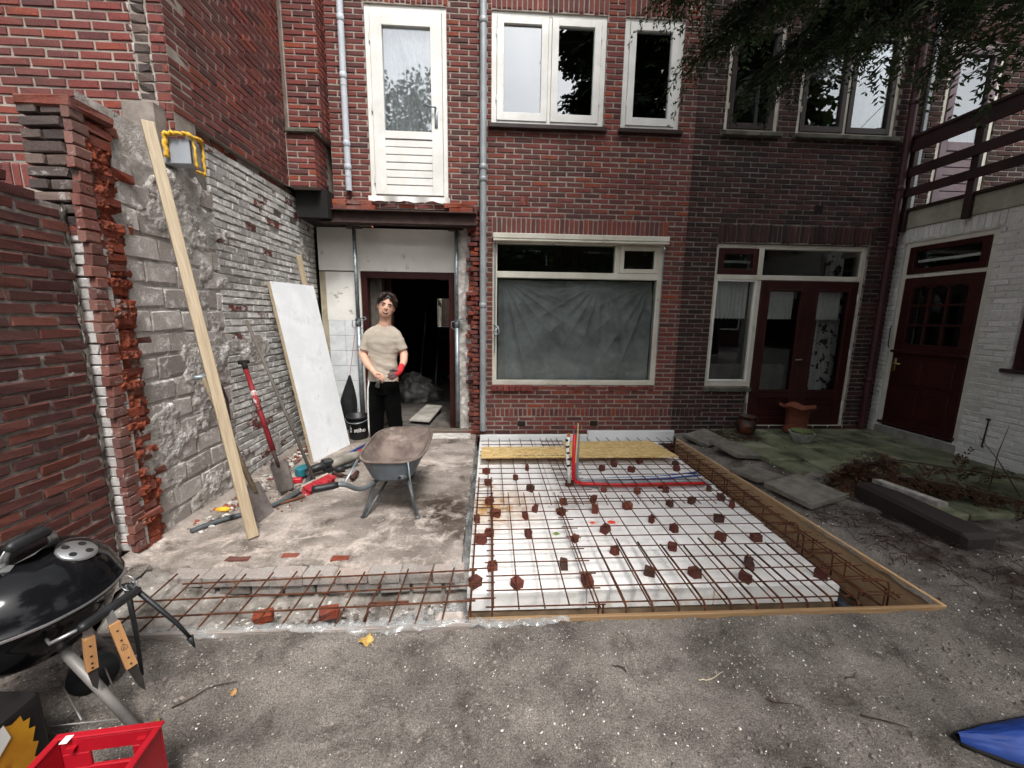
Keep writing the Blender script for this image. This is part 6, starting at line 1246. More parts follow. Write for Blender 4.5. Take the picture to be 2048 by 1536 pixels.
# side handle with grip
sg0, sg1 = Vector((-1.345, 1.25, .465)), Vector((-1.362, 1.47, .435))
MB().tube([Vector((-1.44, 1.23, .44)), Vector((-1.40, 1.20, .45)), sg0], .006, 8).build('handle_wire', M_alu, kb, True); MB().tube([Vector((-1.43, 1.48, .45)), Vector((-1.40, 1.52, .44)), sg1], .006, 8).build('handle_wire', M_alu, kb, True)
MB().tube([sg0-Vector((0, .012, -.002)), sg0, sg0.lerp(sg1, .5)+Vector((.004, 0, .002)), sg1, sg1+Vector((0, .012, 0))], [.010, .0165, .0165, .0165, .010], 12).build('handle_grip', M_blk, kb, True)
for P in ([(-1.54, 1.33, .36), (-1.255, 1.285, .01)], [(-1.66, 1.50, .33), (-1.60, 1.56, .09)], [(-1.80, 1.30, .32), (-1.98, 1.22, .01)]): MB().tube(P, [.0165, .0155], 12).build('leg', M_leg, kb, True)
wh = MB().tube([(-1.60, 1.50, .078), (-1.56, 1.455, .078)], .075, 28); wh.build('wheel', M_blk, kb, True)
for P in ([(-1.30, 1.29, .06), (-1.60, 1.53, .10)], [(-1.30, 1.29, .06), (-1.94, 1.24, .06)], [(-1.60, 1.53, .10), (-1.94, 1.24, .06)], [(-1.45, 1.29, .06), (-1.70, 1.46, .08)]): MB().tube(P, .0028, 6).build('shelf_wire', M_leg, kb, True)
# tools hanging on the side handle
M_hwood = wood_mat('beech', rgb('#9a6f45'), rgb('#b88a5c'), 'z', 4, .55, False); M_blade = mat('tool_steel', rgb('#3b3836'), rgb('#565250'), 6, rough=.4, metal=.7, bump=.05)
def hang_tool(name, label, top, dr, wl, bl_len, w):
    t = thing(name, label, 'barbecue tool', tuple(top)); top = Vector(top); d = Vector(dr).normalized(); s = Vector((.55, .83, .1)); s = (s-d*s.dot(d)).normalized(); n = d.cross(s)
    def slab_(a, b, w0, w1, th_): return MB().prism([top+d*a-s*w0, top+d*a+s*w0, top+d*b+s*w1, top+d*b-s*w1], n*th_).xf(Matrix.Translation(-n*th_*.5))
    slab_(.0, .05, .011, .013, .003).build('tang', M_alu, t); slab_(.045, .045+wl, w, w*1.05, .020).build('handle', M_hwood, t); bl_ = MB().prism([top+d*(.045+wl)-s*w*.9, top+d*(.045+wl)+s*w*.9, top+d*(.045+wl+bl_len*.6)+s*w*1.0, top+d*(.045+wl+bl_len)+s*w*.6, top+d*(.045+wl+bl_len*.75)-s*w*.2], n*.003); bl_.build('blade', M_blade, t)
    for f in (.075, .115, .045+wl*.78, .045+wl*.92): MB().tube([top+d*f-n*.0115, top+d*f+n*.0115], .0035, 8).build('rivet', M_steel, t)
    return t, d, s, n
tk, d_, s_, n_ = hang_tool('grill_knife', 'barbecue knife with beech handle hanging tilted from the grill handle', (-1.335, 1.33, .455), (.16, .04, -1), .185, .12, .015)
tp = Vector((-1.335, 1.33, .455))
# burnt-in house mark on the handle
hmk = MB(); base = tp+d_*.145+(-n_ if n_.y > 0 else n_)*.0106
for (a, b, c_, e_) in ((-.5, -.5, -.5, .3), (-.5, .3, 0, .8), (0, .8, .5, .3), (.5, .3, .5, -.5), (.5, -.5, -.5, -.5), (-.2, -.5, -.2, 0), (-.2, 0, .2, 0)): hmk.tube([base+s_*a*.016-d_*b*.016, base+s_*c_*.016-d_*e_*.016], .0008, 4)
hmk.build('house_mark', M_steel, tk)
hang_tool('grill_spatula', 'barbecue tool with beech handle hanging behind the knife', (-1.352, 1.27, .455), (-.07, .01, -1), .125, .09, .014)
tg = thing('grill_tongs', 'black barbecue tongs with wire ring hanging from the grill handle', 'barbecue tool', (-1.38, 1.48, .44)); ta = Vector((-1.385, 1.47, .465))
MB().tube([ta, ta+Vector((.13, .03, -.20)), ta+Vector((.165, .04, -.275))], [.010, .008, .006], 8).tube([ta+Vector((.165, .04, -.275)), ta+Vector((.175, .045, -.325))], [.012, .003], 8).build('arm', M_blk, tg, True); MB().tube([ta+Vector((-.01, 0, 0)), ta+Vector((-.012, .01, -.22)), ta+Vector((-.02, .015, -.42))], [.010, .008, .006], 8).build('arm', M_blk, tg, True)
MB().tube([ta+Vector((.028*math.cos(t)+.005, -.01, .010+.032*math.sin(t))) for t in np.linspace(0, 6.283, 22)], .0025, 6, False).build('ring', M_alu, tg, True)
# crumpled white paper under the barbecue
o = MB().sph((-1.96, 1.68, .02), (.075, .045, .03), 20, 12, lambda d: 1+.35*fbm(d[0]*4, d[1]*4, d[2]*4, 4)).build('crumpled_paper', mat('white_paper', rgb('#c9d2cd'), rgb('#dde5e1'), 9, rough=.8), None, False); tag(o, 'crumpled white paper on the ground behind the barbecue', 'paper')
# ---------------------------------------------------------------- crate and charcoal box
cr_ = thing('bottle_crate', 'empty red plastic bottle crate at the lower left corner', 'crate', (-1.1, .9, 0)); M_crate = mat('red_crate', rgb('#96121e'), rgb('#a81a27'), 6, rough=.35, bump=.05, spots=((20, .70, rgb('#7c2a30'), .06),))
MC = Matrix.Translation((-1.105, .885, 0))@Matrix.Rotation(math.radians(6), 4, 'Z'); hx2, hy2, hz2 = .135, .185, .265
def cpart(name, f): mb = MB(); f(mb); return mb.xf(MC).build(name, M_crate, cr_)
def wall_h(mb, y0, y1):   # end wall with hand hole
    mb.cbox((-hx2, y0, 0), (hx2, y1, .165), .003); mb.cbox((-hx2, y0, .215), (hx2, y1, hz2), .003); mb.cbox((-hx2, y0, .164), (-.055, y1, .216), .003); mb.cbox((.055, y0, .164), (hx2, y1, .216), .003)
cpart('end_wall', lambda m: wall_h(m, hy2-.012, hy2)); cpart('end_wall', lambda m: wall_h(m, -hy2, -hy2+.012)); cpart('side_wall', lambda m: m.cbox((-hx2, -hy2+.011, 0), (-hx2+.012, hy2-.011, hz2-.001), .003)); cpart('side_wall', lambda m: m.cbox((hx2-.012, -hy2+.011, 0), (hx2, hy2-.011, hz2-.001), .003)); cpart('bottom', lambda m: m.cbox((-hx2, -hy2, .0), (hx2, hy2, .012), .002))
rm = MB()
for (a, b) in (((-hx2-.006, hy2-.014, hz2), (hx2+.006, hy2+.006, hz2+.008)), ((-hx2-.006, -hy2-.006, hz2), (hx2+.006, -hy2+.014, hz2+.008)), ((-hx2-.006, -hy2+.013, hz2), (-hx2+.014, hy2-.013, hz2+.008)), ((hx2-.014, -hy2+.013, hz2), (hx2+.006, hy2-.013, hz2+.008))): rm.cbox(a, b, .003)
rm.xf(MC).build('rim', M_crate, cr_)
for k in range(1, 4): MB().cbox((-hx2+.012, -hy2+k*hy2/2-.003, .012), (hx2-.012, -hy2+k*hy2/2+.003, .10), .001).xf(MC).build('divider', M_crate, cr_)
for (x, z) in ((-.09, .235), (.09, .235)): MB().prism([(x-.012, hy2-.0125, z+.012), (x+.012, hy2-.0125, z+.012), (x, hy2-.0125, z-.012)], (0, -.012, 0)).xf(MC).build('corner_web', M_crate, cr_)
MB().cbox((-.11, hy2-.03, hz2+.0075), (-.09, hy2-.005, hz2+.0085), .0005).xf(MC).build('label_scrap', M_frame, cr_)
cb_ = thing('charcoal_box', 'black box with yellow flame print at the lower left corner', 'box', (-1.6, 1.0, 0))
MB().cbox((-1.74, .66, 0), (-1.455, 1.20, .285), .012, jit=.004).build('box', mat('black_card', rgb('#131212'), rgb('#201e1d'), 9, rough=.5, bump=.2), cb_)
fp = [(.70, .02), (1.075, .02), (1.085, .06), (1.075, .075), (1.09, .11), (1.078, .125), (1.09, .165), (1.075, .175), (1.083, .205), (1.068, .21), (1.065, .235), (1.045, .23), (1.02, .25), (.98, .243), (.93, .25), (.85, .243), (.78, .25), (.70, .245)]
MB().add([(-1.4505, .70+(y_-.70)*1.19, min(.28, z*1.04+.014)) for y_, z in fp], [tuple(range(len(fp)))]).build('flame_print', mat('flame_print', rgb('#b57a1c'), rgb('#cf9a26'), 5, rough=.4, spots=((9, .64, rgb('#8f4a1c'), .08),)), cb_, False, False)
fr = [(.70, .032), (.92, .032), (.90, .09), (.86, .07), (.82, .11), (.70, .12)]; MB().add([(-1.4495, y_, z) for y_, z in fr], [tuple(range(len(fr)))]).build('red_print', mat('red_print', rgb('#7a1d16'), rgb('#8e281e'), 5, rough=.4), cb_, False, False)
ts = [(1.03, .255), (1.09, .275), (1.10, .22), (1.06, .185)]; MB().add([(-1.447, y_, z) for y_, z in ts], [(0, 1, 2, 3)]).build('torn_paper', M_frame, cb_, False, False)
# ---------------------------------------------------------------- blue bag at the lower right
def blue(a, b):
    # puffy wedge with its tip towards the pit
    x = 1.68+.62*b; w = .012+.20*b**.85; yy = 1.115-.12*b+(a-.5)*2*w; zt = math.sin(math.pi*a)**.7*(.03+.15*b)
    return (x, yy, .015+zt*(1+.18*fbm(a*5, b*6, 3))+gz(x, 1.0)*.5)
tb = MB().grid(blue, 30, 36).build('folded_tarp', mat('blue_nylon', rgb('#16306e'), rgb('#1d3d86'), 5, rough=.6, bump=.25, bs=30), None, True, False); tag(tb, 'folded blue nylon tarp with black edge at the lower right', 'tarp')
MB().tube([blue(1, t) for t in np.linspace(0, 1, 20)], .008, 6).tube([blue(0, t) for t in np.linspace(0, 1, 20)], .008, 6).build('black_edging', M_black, tb, True)
# ---------------------------------------------------------------- the man in the doorway
def remesh(mb, vox, smooth_it=4, disp=None):
    me = bpy.data.meshes.new('tmp'); me.from_pydata(mb.V, [], mb.F)
    bm = bmesh.new(); bm.from_mesh(me); bmesh.ops.recalc_face_normals(bm, faces=bm.faces); bm.to_mesh(me); bm.free()
    ob = bpy.data.objects.new('tmp', me); COL.objects.link(ob); r = ob.modifiers.new('r', 'REMESH'); r.mode = 'VOXEL'; r.voxel_size = vox; r.use_smooth_shade = True
    s = ob.modifiers.new('s', 'SMOOTH'); s.iterations = smooth_it; s.factor = .5
    bpy.context.view_layer.update(); out = bpy.data.meshes.new_from_object(ob.evaluated_get(bpy.context.evaluated_depsgraph_get())); bpy.data.objects.remove(ob)
    if disp:
        co = [v.co+v.normal*disp(v.co) for v in out.vertices]
        for v, c in zip(out.vertices, co): v.co = c
    out.polygons.foreach_set('use_smooth', [True]*len(out.polygons)); return out
def cap_chain(mb, P, R):
    """closed tapered limb through the joints"""
    P = [Vector(p) for p in P]
    for p, r in zip(P, R): mb.sph(p, r, 14, 10)
    for i in range(len(P)-1): mb.tube([P[i], P[i+1]], [R[i], R[i+1]], 16)
def rings(mb, secs, seg=28):
    V = []; F = []
    for (cx, cy, z, rx, ry) in secs:
        for k in range(seg):
            a = 2*math.pi*k/seg; c_, s_ = math.cos(a), math.sin(a); n_ = 2.5; q = (abs(c_)**n_+abs(s_)**n_)**(-1/n_); V.append((cx+rx*c_*q, cy+ry*s_*q, z))
    for i in range(len(secs)-1):
        for k in range(seg): F.append((i*seg+k, i*seg+(k+1) % seg, (i+1)*seg+(k+1) % seg, (i+1)*seg+k))
    F += [tuple(range(seg-1, -1, -1)), tuple((len(secs)-1)*seg+k for k in range(seg))]; mb.add(V, F)
man = thing('person', 'man in beige t-shirt and black track trousers wearing one red work glove', 'person', (-1.22, 4.64, 0))
HC = Vector((-1.147, 4.585, 1.598))
MH = Matrix.Translation(HC)@Matrix.Rotation(math.radians(13), 4, 'Y')@Matrix.Rotation(math.radians(14), 4, 'Z')@Matrix.Rotation(math.radians(-2), 4, 'X')
bd_ = MB()
# torso and legs under the clothes
rings(bd_, [(-1.225, 4.64, .74, .15, .10), (-1.225, 4.64, .85, .145, .095), (-1.222, 4.64, .98, .135, .09), (-1.218, 4.64, 1.12, .16, .10), (-1.215, 4.64, 1.24, .175, .105), (-1.21, 4.64, 1.32, .15, .09), (-1.20, 4.635, 1.37, .09, .07)])
cap_chain(bd_, [(-1.195, 4.63, 1.34), (-1.172, 4.615, 1.43), (-1.158, 4.60, 1.51)], [.075, .064, .060])
cap_chain(bd_, [(-1.36, 4.64, 1.26), (-1.445, 4.625, 1.06), (-1.37, 4.535, .955), (-1.275, 4.455, .875)], [.058, .046, .040, .027])
cap_chain(bd_, [(-1.06, 4.645, 1.26), (-.985, 4.645, 1.06), (-.972, 4.56, .985), (-.985, 4.48, .925)], [.056, .046, .040, .028])
for sx in (-1, 1): cap_chain(bd_, [(-1.225+sx*.085, 4.64, .78), (-1.222+sx*.10, 4.63, .44), (-1.222+sx*.115, 4.66, .09)], [.085, .055, .04])
# bare right hand: palm, four curled fingers, thumb
cap_chain(bd_, [(-1.275, 4.455, .875), (-1.235, 4.425, .845), (-1.205, 4.41, .832)], [.027, .032, .030])
for k, (a, b, c) in enumerate((((-1.20, 4.395, .855), (-1.165, 4.375, .845), (-1.150, 4.385, .82)), ((-1.197, 4.39, .838), (-1.160, 4.368, .826), (-1.150, 4.382, .80)), ((-1.20, 4.392, .82), (-1.168, 4.37, .806), (-1.160, 4.385, .785)), ((-1.207, 4.397, .805), (-1.180, 4.378, .79), (-1.175, 4.39, .772)))): cap_chain(bd_, [a, b, c], [.0115, .0105, .009])
cap_chain(bd_, [(-1.235, 4.405, .865), (-1.20, 4.385, .872), (-1.165, 4.385, .862)], [.013, .012, .010])
# head: skull, face, jaw, nose, ears (local: x side, -y forward, z up)
hs0 = len(bd_.V); hm_ = MB()
hm_.sph((0, .014, .030), (.076, .096, .088), 28, 20)
rings(hm_, [(0, -.030, -.122, .022, .020), (0, -.028, -.115, .040, .040), (0, -.020, -.095, .055, .056), (0, -.010, -.065, .066, .070), (0, -.004, -.025, .072, .080), (0, .0, .02, .074, .084), (0, .004, .06, .068, .080)])
hm_.tube([(0, -.078, .020), (0, -.092, -.022)], [.008, .0125], 10); hm_.sph((0, -.090, -.026), (.017, .012, .010), 12, 8)
hm_.sph((.031, -.070, .022), (.026, .014, .009), 12, 8); hm_.sph((-.031, -.070, .022), (.026, .014, .009), 12, 8)
for sx in (-1, 1): hm_.sph((sx*.077, .012, -.012), (.010, .020, .034), 12, 10)
hm_.xf(MH@Matrix.Diagonal((1.12, 1.05, 1.0, 1))); bd_.V += []; bd_.add(hm_.V, hm_.F)
bme = remesh(bd_, .0055, 3)
M_skin = mat('skin', rgb('#c2957f'), rgb('#d0a48f'), 14, rough=.55, bump=.06, bs=120, spots=((9, .62, rgb('#b07662'), .2),)); bme.materials.clear(); bme.materials.append(M_skin); body = link('body', bme, man)
# face details
M_hair = mat('dark_hair', rgb('#1d1512'), rgb('#33241d'), 60, rough=.5, bump=.5, bs=200, stretch=(1, 1, .15))
def face(name, f, m): mb = MB(); f(mb); return mb.xf(MH@Matrix.Diagonal((1.12, 1.05, 1.0, 1))).build(name, m, man, True)
M_lip = mat('lips', rgb('#6e3a34')); M_eye = mat('eye_dark', rgb('#1b1512'), rough=.2); M_teeth = mat('teeth', rgb('#d8d2c8'), rough=.3)
for sx in (-1, 1):
    face('eye', lambda m: m.sph((sx*.030, -.0775, .003), (.015, .008, .0055), 12, 8), M_eye); face('eyebrow', lambda m: m.tube([(sx*.010, -.0865, .022), (sx*.030, -.0875, .030), (sx*.052, -.073, .024)], [.004, .0058, .003], 6), M_hair)
face('mouth', lambda m: m.tube([(-.034, -.0705, -.060), (-.016, -.0835, -.071), (.016, -.0835, -.071), (.034, -.0705, -.060)], [.002, .0065, .0065, .002], 8), M_lip); face('teeth', lambda m: m.tube([(-.022, -.0855, -.0668), (0, -.0905, -.0695), (.022, -.0855, -.0668)], [.0012, .0032, .0012], 6), M_teeth)
# hair: thick locks parted in the middle, falling to the brow
hr = MB(); hr.sph((0, .024, .046), (.092, .110, .094), 28, 18)
for sx in (-1, 1):
    for k in range(7):
        t = k/6; hr.tube([(sx*.010, -.055+.03*t, .128), (sx*(.035+.012*t), -.078+.045*t, .112), (sx*(.066+.012*t), -.074+.06*t, .066), (sx*(.082+.004*t), -.046+.06*t, .030-.004*k)], [.013, .020, .018, .006], 8)
hr2 = MB(); hr2.V = hr.V; hr2.F = hr.F; hr2.xf(MH@Matrix.Diagonal((1.24, 1.12, 1.10, 1))); hme = remesh(hr2, .006, 2, lambda c: .007*fbm(c.x*50, c.y*50, c.z*12)); hme.materials.clear(); hme.materials.append(M_hair)
# keep hair clear of the face
bm = bmesh.new(); bm.from_mesh(hme); Mi = (MH@Matrix.Diagonal((1.12, 1.05, 1.0, 1))).inverted(); dl = []
for v in bm.verts:
    q = Mi@v.co
    if (q.y < -.045 and q.z < .098-1.15*abs(q.x) and abs(q.x) < .066) or (q.y < -.012 and q.z < .004) or (q.y < .03 and q.z < -.01) or q.z < -.06: dl.append(v)
bmesh.ops.delete(bm, geom=dl, context='VERTS'); bm.to_mesh(hme); bm.free(); link('hair', hme, man)
# t-shirt
ts_ = MB(); rings(ts_, [(-1.228, 4.635, .755, .170, .118), (-1.228, 4.635, .85, .162, .112), (-1.224, 4.637, .98, .158, .106), (-1.22, 4.64, 1.10, .174, .113), (-1.216, 4.64, 1.20, .188, .122), (-1.212, 4.64, 1.28, .172, .110), (-1.205, 4.638, 1.34, .125, .092), (-1.198, 4.635, 1.388, .085, .074)])
cap_chain(ts_, [(-1.20, 4.637, 1.345), (-1.30, 4.64, 1.305), (-1.355, 4.64, 1.265), (-1.39, 4.637, 1.20)], [.07, .072, .072, .068]); ts_.tube([(-1.38, 4.638, 1.22), (-1.428, 4.63, 1.105)], [.069, .066], 18); cap_chain(ts_, [(-1.20, 4.637, 1.345), (-1.12, 4.64, 1.31), (-1.07, 4.645, 1.265), (-1.04, 4.645, 1.20)], [.07, .072, .070, .066]); ts_.tube([(-1.045, 4.645, 1.22), (-1.0, 4.645, 1.105)], [.067, .064], 18)
def wr(c):
    w = math.exp(-((c.z-.95)/.22)**2); return .010*w*fbm(c.x*5+c.z*14, c.y*4, c.z*6-c.x*5, 2)+.004*fbm(c.x*9, c.y*9, c.z*16, 2)
tme = remesh(ts_, .0075, 4, wr); tme.materials.clear(); tme.materials.append(mat('beige_cotton', rgb('#a2988b'), rgb('#aea497'), 3, rough=.95, bump=.25, bs=60)); link('t_shirt', tme, man)
MB().tube([(-1.196+.072*math.cos(t), 4.632+.062*math.sin(t), 1.392+.018*math.sin(t)+.0*t) for t in np.linspace(0, 6.283, 30)], .0055, 6, False).build('collar', bpy.data.materials['beige_cotton'], man, True)
# trousers
tr_ = MB(); rings(tr_, [(-1.226, 4.638, .60, .150, .112), (-1.226, 4.638, .70, .163, .115), (-1.226, 4.638, .80, .160, .112)])
for sx in (-1, 1): cap_chain(tr_, [(-1.226+sx*.078, 4.64, .70), (-1.222+sx*.095, 4.632, .44), (-1.222+sx*.112, 4.655, .20), (-1.222+sx*.115, 4.66, .09)], [.100, .092, .082, .074])
pme = remesh(tr_, .009, 4, lambda c: .005*fbm(c.x*14, c.y*14, c.z*9, 3)); pme.materials.clear(); pme.materials.append(mat('black_jersey', rgb('#050505'), rgb('#090909'), 8, spec=.08, rough=1.0, bump=.3, bs=50)); link('trousers', pme, man)
MB().tube([(-1.226-.163*.86, 4.638-.115*.62, .77), (-1.305-.100*.84, 4.64-.100*.60, .66), (-1.317-.0955*.84, 4.632-.0955*.60, .44), (-1.334-.086*.84, 4.655-.086*.60, .20), (-1.337-.078*.84, 4.66-.078*.6, .10)], .009, 8).build('side_stripe', M_frame, man, True)
for sx in (-1, 1): MB().sph((-1.222+sx*.118, 4.60, .040), (.045, .125, .042), 18, 12).build('shoe', M_blk, man, True)
# red work glove on the left hand
gl = MB(); cap_chain(gl, [(-.983, 4.495, .94), (-.99, 4.468, .912), (-1.005, 4.44, .885), (-1.02, 4.425, .868)], [.034, .035, .037, .033])
fing = MB()
for (a, b, c) in (((-1.035, 4.415, .895), (-1.075, 4.395, .880), (-1.105, 4.39, .862)), ((-1.035, 4.408, .875), (-1.08, 4.388, .855), (-1.108, 4.385, .832)), ((-1.03, 4.41, .855), (-1.07, 4.392, .832), (-1.095, 4.392, .812)), ((-1.018, 4.418, .842), (-1.05, 4.405, .817), (-1.072, 4.402, .802))): cap_chain(fing, [a, b, c], [.0145, .0135, .011])
cap_chain(fing, [(-1.01, 4.415, .905), (-1.05, 4.395, .915), (-1.085, 4.39, .905)], [.016, .014, .011])
gme = remesh(gl, .0055, 2); gme.materials.clear(); gme.materials.append(mat('red_knit', rgb('#b3222a'), rgb('#c52f36'), 20, rough=.85, bump=.4, bs=160)); gv = link('glove', gme, man)
fme = remesh(fing, .0045, 2); fme.materials.clear(); fme.materials.append(mat('grey_rubber', rgb('#4e4a49'), rgb('#7a5552'), 30, rough=.6, bump=.2)); link('glove_fingers', fme, gv)
# second glove held in the bare hand
g2 = MB(); cap_chain(g2, [(-1.18, 4.38, .80), (-1.21, 4.375, .775), (-1.235, 4.38, .735)], [.014, .022, .016]); cap_chain(g2, [(-1.21, 4.375, .775), (-1.205, 4.37, .725)], [.013, .009]); cap_chain(g2, [(-1.21, 4.37, .78), (-1.222, 4.37, .72)], [.012, .009])
g2m = remesh(g2, .005, 2); g2m.materials.clear(); g2m.materials.append(mat('dark_rubber', rgb('#2d2c2b'), rgb('#423f3d'), 30, rough=.6)); o = link('work_glove', g2m); tag(o, 'dark grey work glove dangling from the bare hand of the man', 'glove')
random.seed(21)
# ---------------------------------------------------------------- trees and surroundings
M_conif = leaf_mat('conifer_green', rgb('#10170e'), rgb('#3a4c2a'), .2, .7); M_decid = leaf_mat('leaf_green', rgb('#1e2b12'), rgb('#41542a'), .3, .55)
ct = thing('conifer_tree', 'dark green conifer whose boughs hang into the top right', 'tree', (4.6, .1, 0))
MB().tube([(4.6, .1, -.1), (4.6, .12, 2.5), (4.55, .15, 6), (4.6, .2, 13.0)], [.26, .21, .15, .03], 12).build('trunk', M_bark, ct, True)
limbs = MB(); fol = MB()
# boughs over the yard that the picture shows
VIS = [[(4.55, 0.15, 4.2), (3.22, 1.42, 4.07), (1.9, 2.3, 3.62), (1.25, 2.62, 3.07)], [(4.55, 0.15, 4.2700000000000005), (3.42, 1.55, 4.05), (2.3, 2.55, 3.6), (1.72, 2.85, 3.04)], [(4.55, 0.15, 4.34), (3.72, 1.62, 4.3), (2.9, 2.7, 3.85), (2.55, 3.0, 3.44)], [(4.55, 0.15, 4.41), (4.12, 1.67, 4.55), (3.7, 2.8, 4.1), (3.4, 3.1, 3.74)], [(4.55, 0.15, 4.48), (4.42, 1.72, 4.75), (4.3, 2.9, 4.3), (4.1, 3.2, 4.04)], [(4.55, 0.15, 4.55), (3.08, 1.32, 4.17), (1.6, 2.1, 3.72), (0.98, 2.45, 3.27)], [(4.55, 0.15, 4.62), (3.52, 1.52, 4.3), (2.5, 2.5, 3.85), (2.05, 2.75, 3.31)], [(4.55, 0.15, 4.69), (3.88, 1.52, 4.4), (3.2, 2.5, 3.95), (2.95, 2.8, 3.54)], [(4.55, 0.15, 4.76), (3.33, 1.32, 4.2), (2.1, 2.1, 3.75), (1.5, 2.5, 3.21)], [(4.55, 0.15, 4.83), (3.52, 1.62, 4.15), (2.5, 2.7, 3.7), (2.0, 2.95, 3.14)], [(4.55, 0.15, 4.9), (3.12, 1.42, 4.3), (1.7, 2.3, 3.85), (1.1, 2.75, 3.49)], [(4.55, 0.15, 4.970000000000001), (3.67, 1.62, 4.45), (2.8, 2.7, 4.0), (2.3, 3.1, 3.51)], [(4.55, 0.15, 5.04), (4.28, 1.42, 4.65), (4.0, 2.3, 4.2), (3.7, 2.7, 3.84)]]
for bi, B in enumerate(VIS):
    Q = bend(B, 4); limbs.tube(Q, [.035*(1-.85*i/(len(Q)-1))+.004 for i in range(len(Q))], 6)
    for i in range(len(Q)-1):
        seg_ = (Q[i+1]-Q[i]).length; late = i/(len(Q)-1)
        if late < .22: continue
        for _ in range(int(seg_*62)+2):
            p = Q[i].lerp(Q[i+1], random.random())+Vector((rnd(-.05, .05), rnd(-.05, .05), rnd(-.03, .03))); dd = (Q[i+1]-Q[i]).normalized()
            d = (dd*.7+Vector((rnd(-.8, .8), rnd(-.8, .8), rnd(-.45, .15)))).normalized(); spray(fol, p, d, rnd(.18, .42), 9, .011, curl=.9, leaf=.085)
for _ in range(900):   # dense boughs just above the picture edge
    x = rnd(1.7, 5.6); y_ = rnd(1.6, 3.3); p = Vector((x, y_, 1.5+(1.36+rnd(-.02, .9)+.10*math.sin(x*5))*y_/2.2*.99+.08))
    if p.z > 4.9: continue
    spray(fol, p, Vector((rnd(-1, .4), rnd(-.6, 1), rnd(-.5, .1))), rnd(.2, .42), 8, .013, curl=.9, leaf=.09)
for k in range(70):    # left flank of the crown
    z = rnd(5.2, 10.5); a = math.pi+rnd(-.75, .75); R_ = rnd(2.0, 3.1); e = Vector((4.57+R_*math.cos(a), .15+R_*math.sin(a), z-.4)); s0 = Vector((4.57, .15, z)); limbs.tube([s0, s0.lerp(e, .5)+Vector((0, 0, .12)), e], [.03, .018, .005], 5)
    for _ in range(16):
        p = s0.lerp(e, rnd(.45, 1))+Vector((rnd(-.25, .25), rnd(-.25, .25), rnd(-.2, .2))); spray(fol, p, Vector((rnd(-1, .4), rnd(-.8, .8), rnd(-.5, .2))), rnd(.4, .7), 5, .085, curl=.6, leaf=.28)
# the rest of the crown
for k in range(115):
    z = 4.7+8.0*random.random()**1.15; R_ = 3.15*min(1, (13.2-z)/4.2)**.7*rnd(.75, 1.05); a = rnd(0, 6.28); e = Vector((4.57+R_*math.cos(a), .15+R_*math.sin(a)*.9, z-.35*R_*.5)); s0 = Vector((4.57, .15, z))
    limbs.tube([s0, s0.lerp(e, .5)+Vector((0, 0, .12)), e], [.03, .018, .005], 5)
    for _ in range(15):
        t = rnd(.25, 1); p = s0.lerp(e, t)+Vector((rnd(-.2, .2), rnd(-.2, .2), rnd(-.15, .15))); d = ((e-s0).normalized()+Vector((rnd(-.7, .7), rnd(-.7, .7), rnd(-.4, .2)))).normalized(); spray(fol, p, d, rnd(.45, .8), 5, .085, curl=.6, leaf=.30)
limbs.build('branches', M_bark, ct, True); cw = fol.build('crown', M_conif, ct, False, False)
def leafy(name, label, base, h, rc, zc, n, leaf, m, group=None, tr=.14):
    t = thing(name, label, 'tree', base, group); bx_, by_, _ = base
    MB().tube([(bx_, by_, -.1), (bx_+.05, by_, zc*.6), (bx_, by_+.05, zc)], [tr, tr*.75, tr*.4], 10).build('trunk', M_bark, t, True); mb = MB(); lb = MB()
    cl = [Vector((bx_+rnd(-1, 1)*rc*.75, by_+rnd(-1, 1)*rc*.75, zc+rnd(-.9, 1.0)*(h-zc)*.85)) for _ in range(26)]
    for c in cl: lb.tube([(bx_, by_, zc*.7), Vector((bx_, by_, zc)).lerp(c, .5), c], [.05, .03, .008], 5)
    for _ in range(n):
        c = random.choice(cl); r = rc*.42; v = Vector((random.gauss(0, 1), random.gauss(0, 1), random.gauss(0, 1))).normalized()*r*random.random()**.4; p = c+v
        a = Vector((rnd(-1, 1), rnd(-1, 1), rnd(-.6, .6))).normalized(); b = a.orthogonal().normalized(); s = leaf*rnd(.6, 1.2); mb.add([p-a*s, p+b*s*.5, p+a*s, p-b*s*.5], [(0, 1, 2, 3)])
    mb.build('crown', m, t, False, False); lb.build('branches', M_bark, t, True); return t
leafy('garden_tree', 'tall leafy tree right of the photographer, mirrored in the upper right windows', (7.5, -1.0, 0), 10.0, 1.9, 6.6, 4500, .15, M_decid)
leafy('garden_tree', 'leafy tree mirrored in the glass of the white balcony door', (-3.25, -3.2, 0), 8.7, 1.7, 6.3, 5200, .085, M_decid)
for k, (x, y_, h, rc, zc) in enumerate(((-6.5, -8.5, 6.0, 1.9, 3.6), (-3.2, -9.6, 5.2, 1.8, 3.2), (.3, -9.2, 5.6, 2.0, 3.2), (3.8, -8.4, 6.4, 2.1, 3.8), (7.6, -7.5, 7.0, 2.3, 4.0), (9.0, -3.5, 7.0, 2.2, 4.2), (-8.5, -4.5, 6.0, 2.0, 3.6))):
    leafy('garden_tree', 'unseen tree added to darken window reflections, '+('far left', 'left', 'middle', 'right', 'far right', 'right side', 'left side')[k]+' one by the garden fence', (x, y_, 0), h, rc, zc, 1700, .16, M_decid, 'unseen trees added to darken reflections')  # unseen trees, added so the lower windows don't mirror bright sky
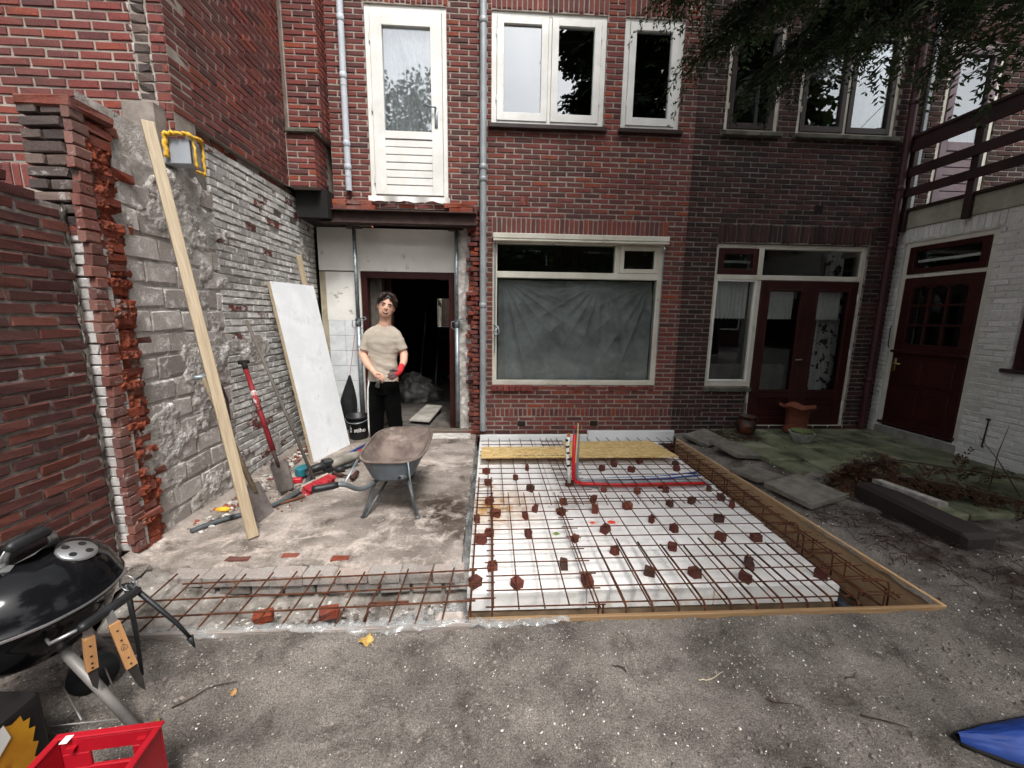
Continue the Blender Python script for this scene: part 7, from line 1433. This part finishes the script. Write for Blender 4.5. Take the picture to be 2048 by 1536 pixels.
fn = thing('added_fence', 'unseen dark timber fence added behind the camera to darken window reflections', 'fence', (0, -6.8, 0))  # added out of view to keep bright horizon sky out of the panes
for k in range(56): MB().cbox((-9.8+.35*k, -6.83, 0), (-9.8+.35*k+.335, -6.80, 1.95+rnd(-.01, .01)), .004).build('board', M_rail, fn)
for k in range(9): MB().cbox((-9.85+2.45*k, -6.80, 0), (-9.75+2.45*k, -6.70, 2.0), .005).build('post', M_rail, fn)
oh = thing('added_house_row', 'unseen row of brick houses added to block low sky in reflections', 'house', (0, -14, 0)); MB().box((-16, -20, -.1), (16, -14, 6.4)).build('wall', M_dark, oh); MB().prism([(-16.4, -13.6, 6.3), (16.4, -13.6, 6.3), (16.4, -17, 8.6), (-16.4, -17, 8.6)], (0, 0, -.1)).build('roof', M_rail, oh)  # unseen row, added so the glass reflects dark instead of low sky
for k in range(8):
    for zz in (.9, 3.9): rect_frame(MB(), -14.5+4*k, -12.7+4*k, zz, zz+1.4, .08, -14.0, -13.93).build('window', M_frame, oh); MB().box((-14.45+4*k, -13.99, zz+.05), (-12.75+4*k, -13.98, zz+1.35)).build('pane', M_black, oh)
# street behind the house, seen through the hallway
sh_ = thing('street_house', 'pale house with orange tiled roof seen through the hallway', 'house', (-2.6, 22, 0)); MB().box((-7, 22, -.2), (3, 28, 4.6)).build('wall', mat('pale_render', rgb('#8f8a80'), rgb('#a39d92'), 3), sh_)
MB().prism([(-7.4, 21.6, 4.5), (3.4, 21.6, 4.5), (3.4, 25, 8), (-7.4, 25, 8)], (0, .1, -.1)).build('roof', mat('roof_tile', rgb('#9a4a30'), rgb('#b05a3a'), 9), sh_); MB().box((-7.3, 21.5, 4.3), (3.3, 21.75, 4.55)).build('gutter', M_frame, sh_); MB().box((-3.4, 21.97, 1.0), (-2.2, 22.02, 2.4)).build('window', M_glassd, sh_)
leafy('street_tree', 'street tree with thick trunk seen through the hallway', (-1.58, 14.5, 0), 7, 1.8, 4.4, 1200, .16, M_decid, None, .20)
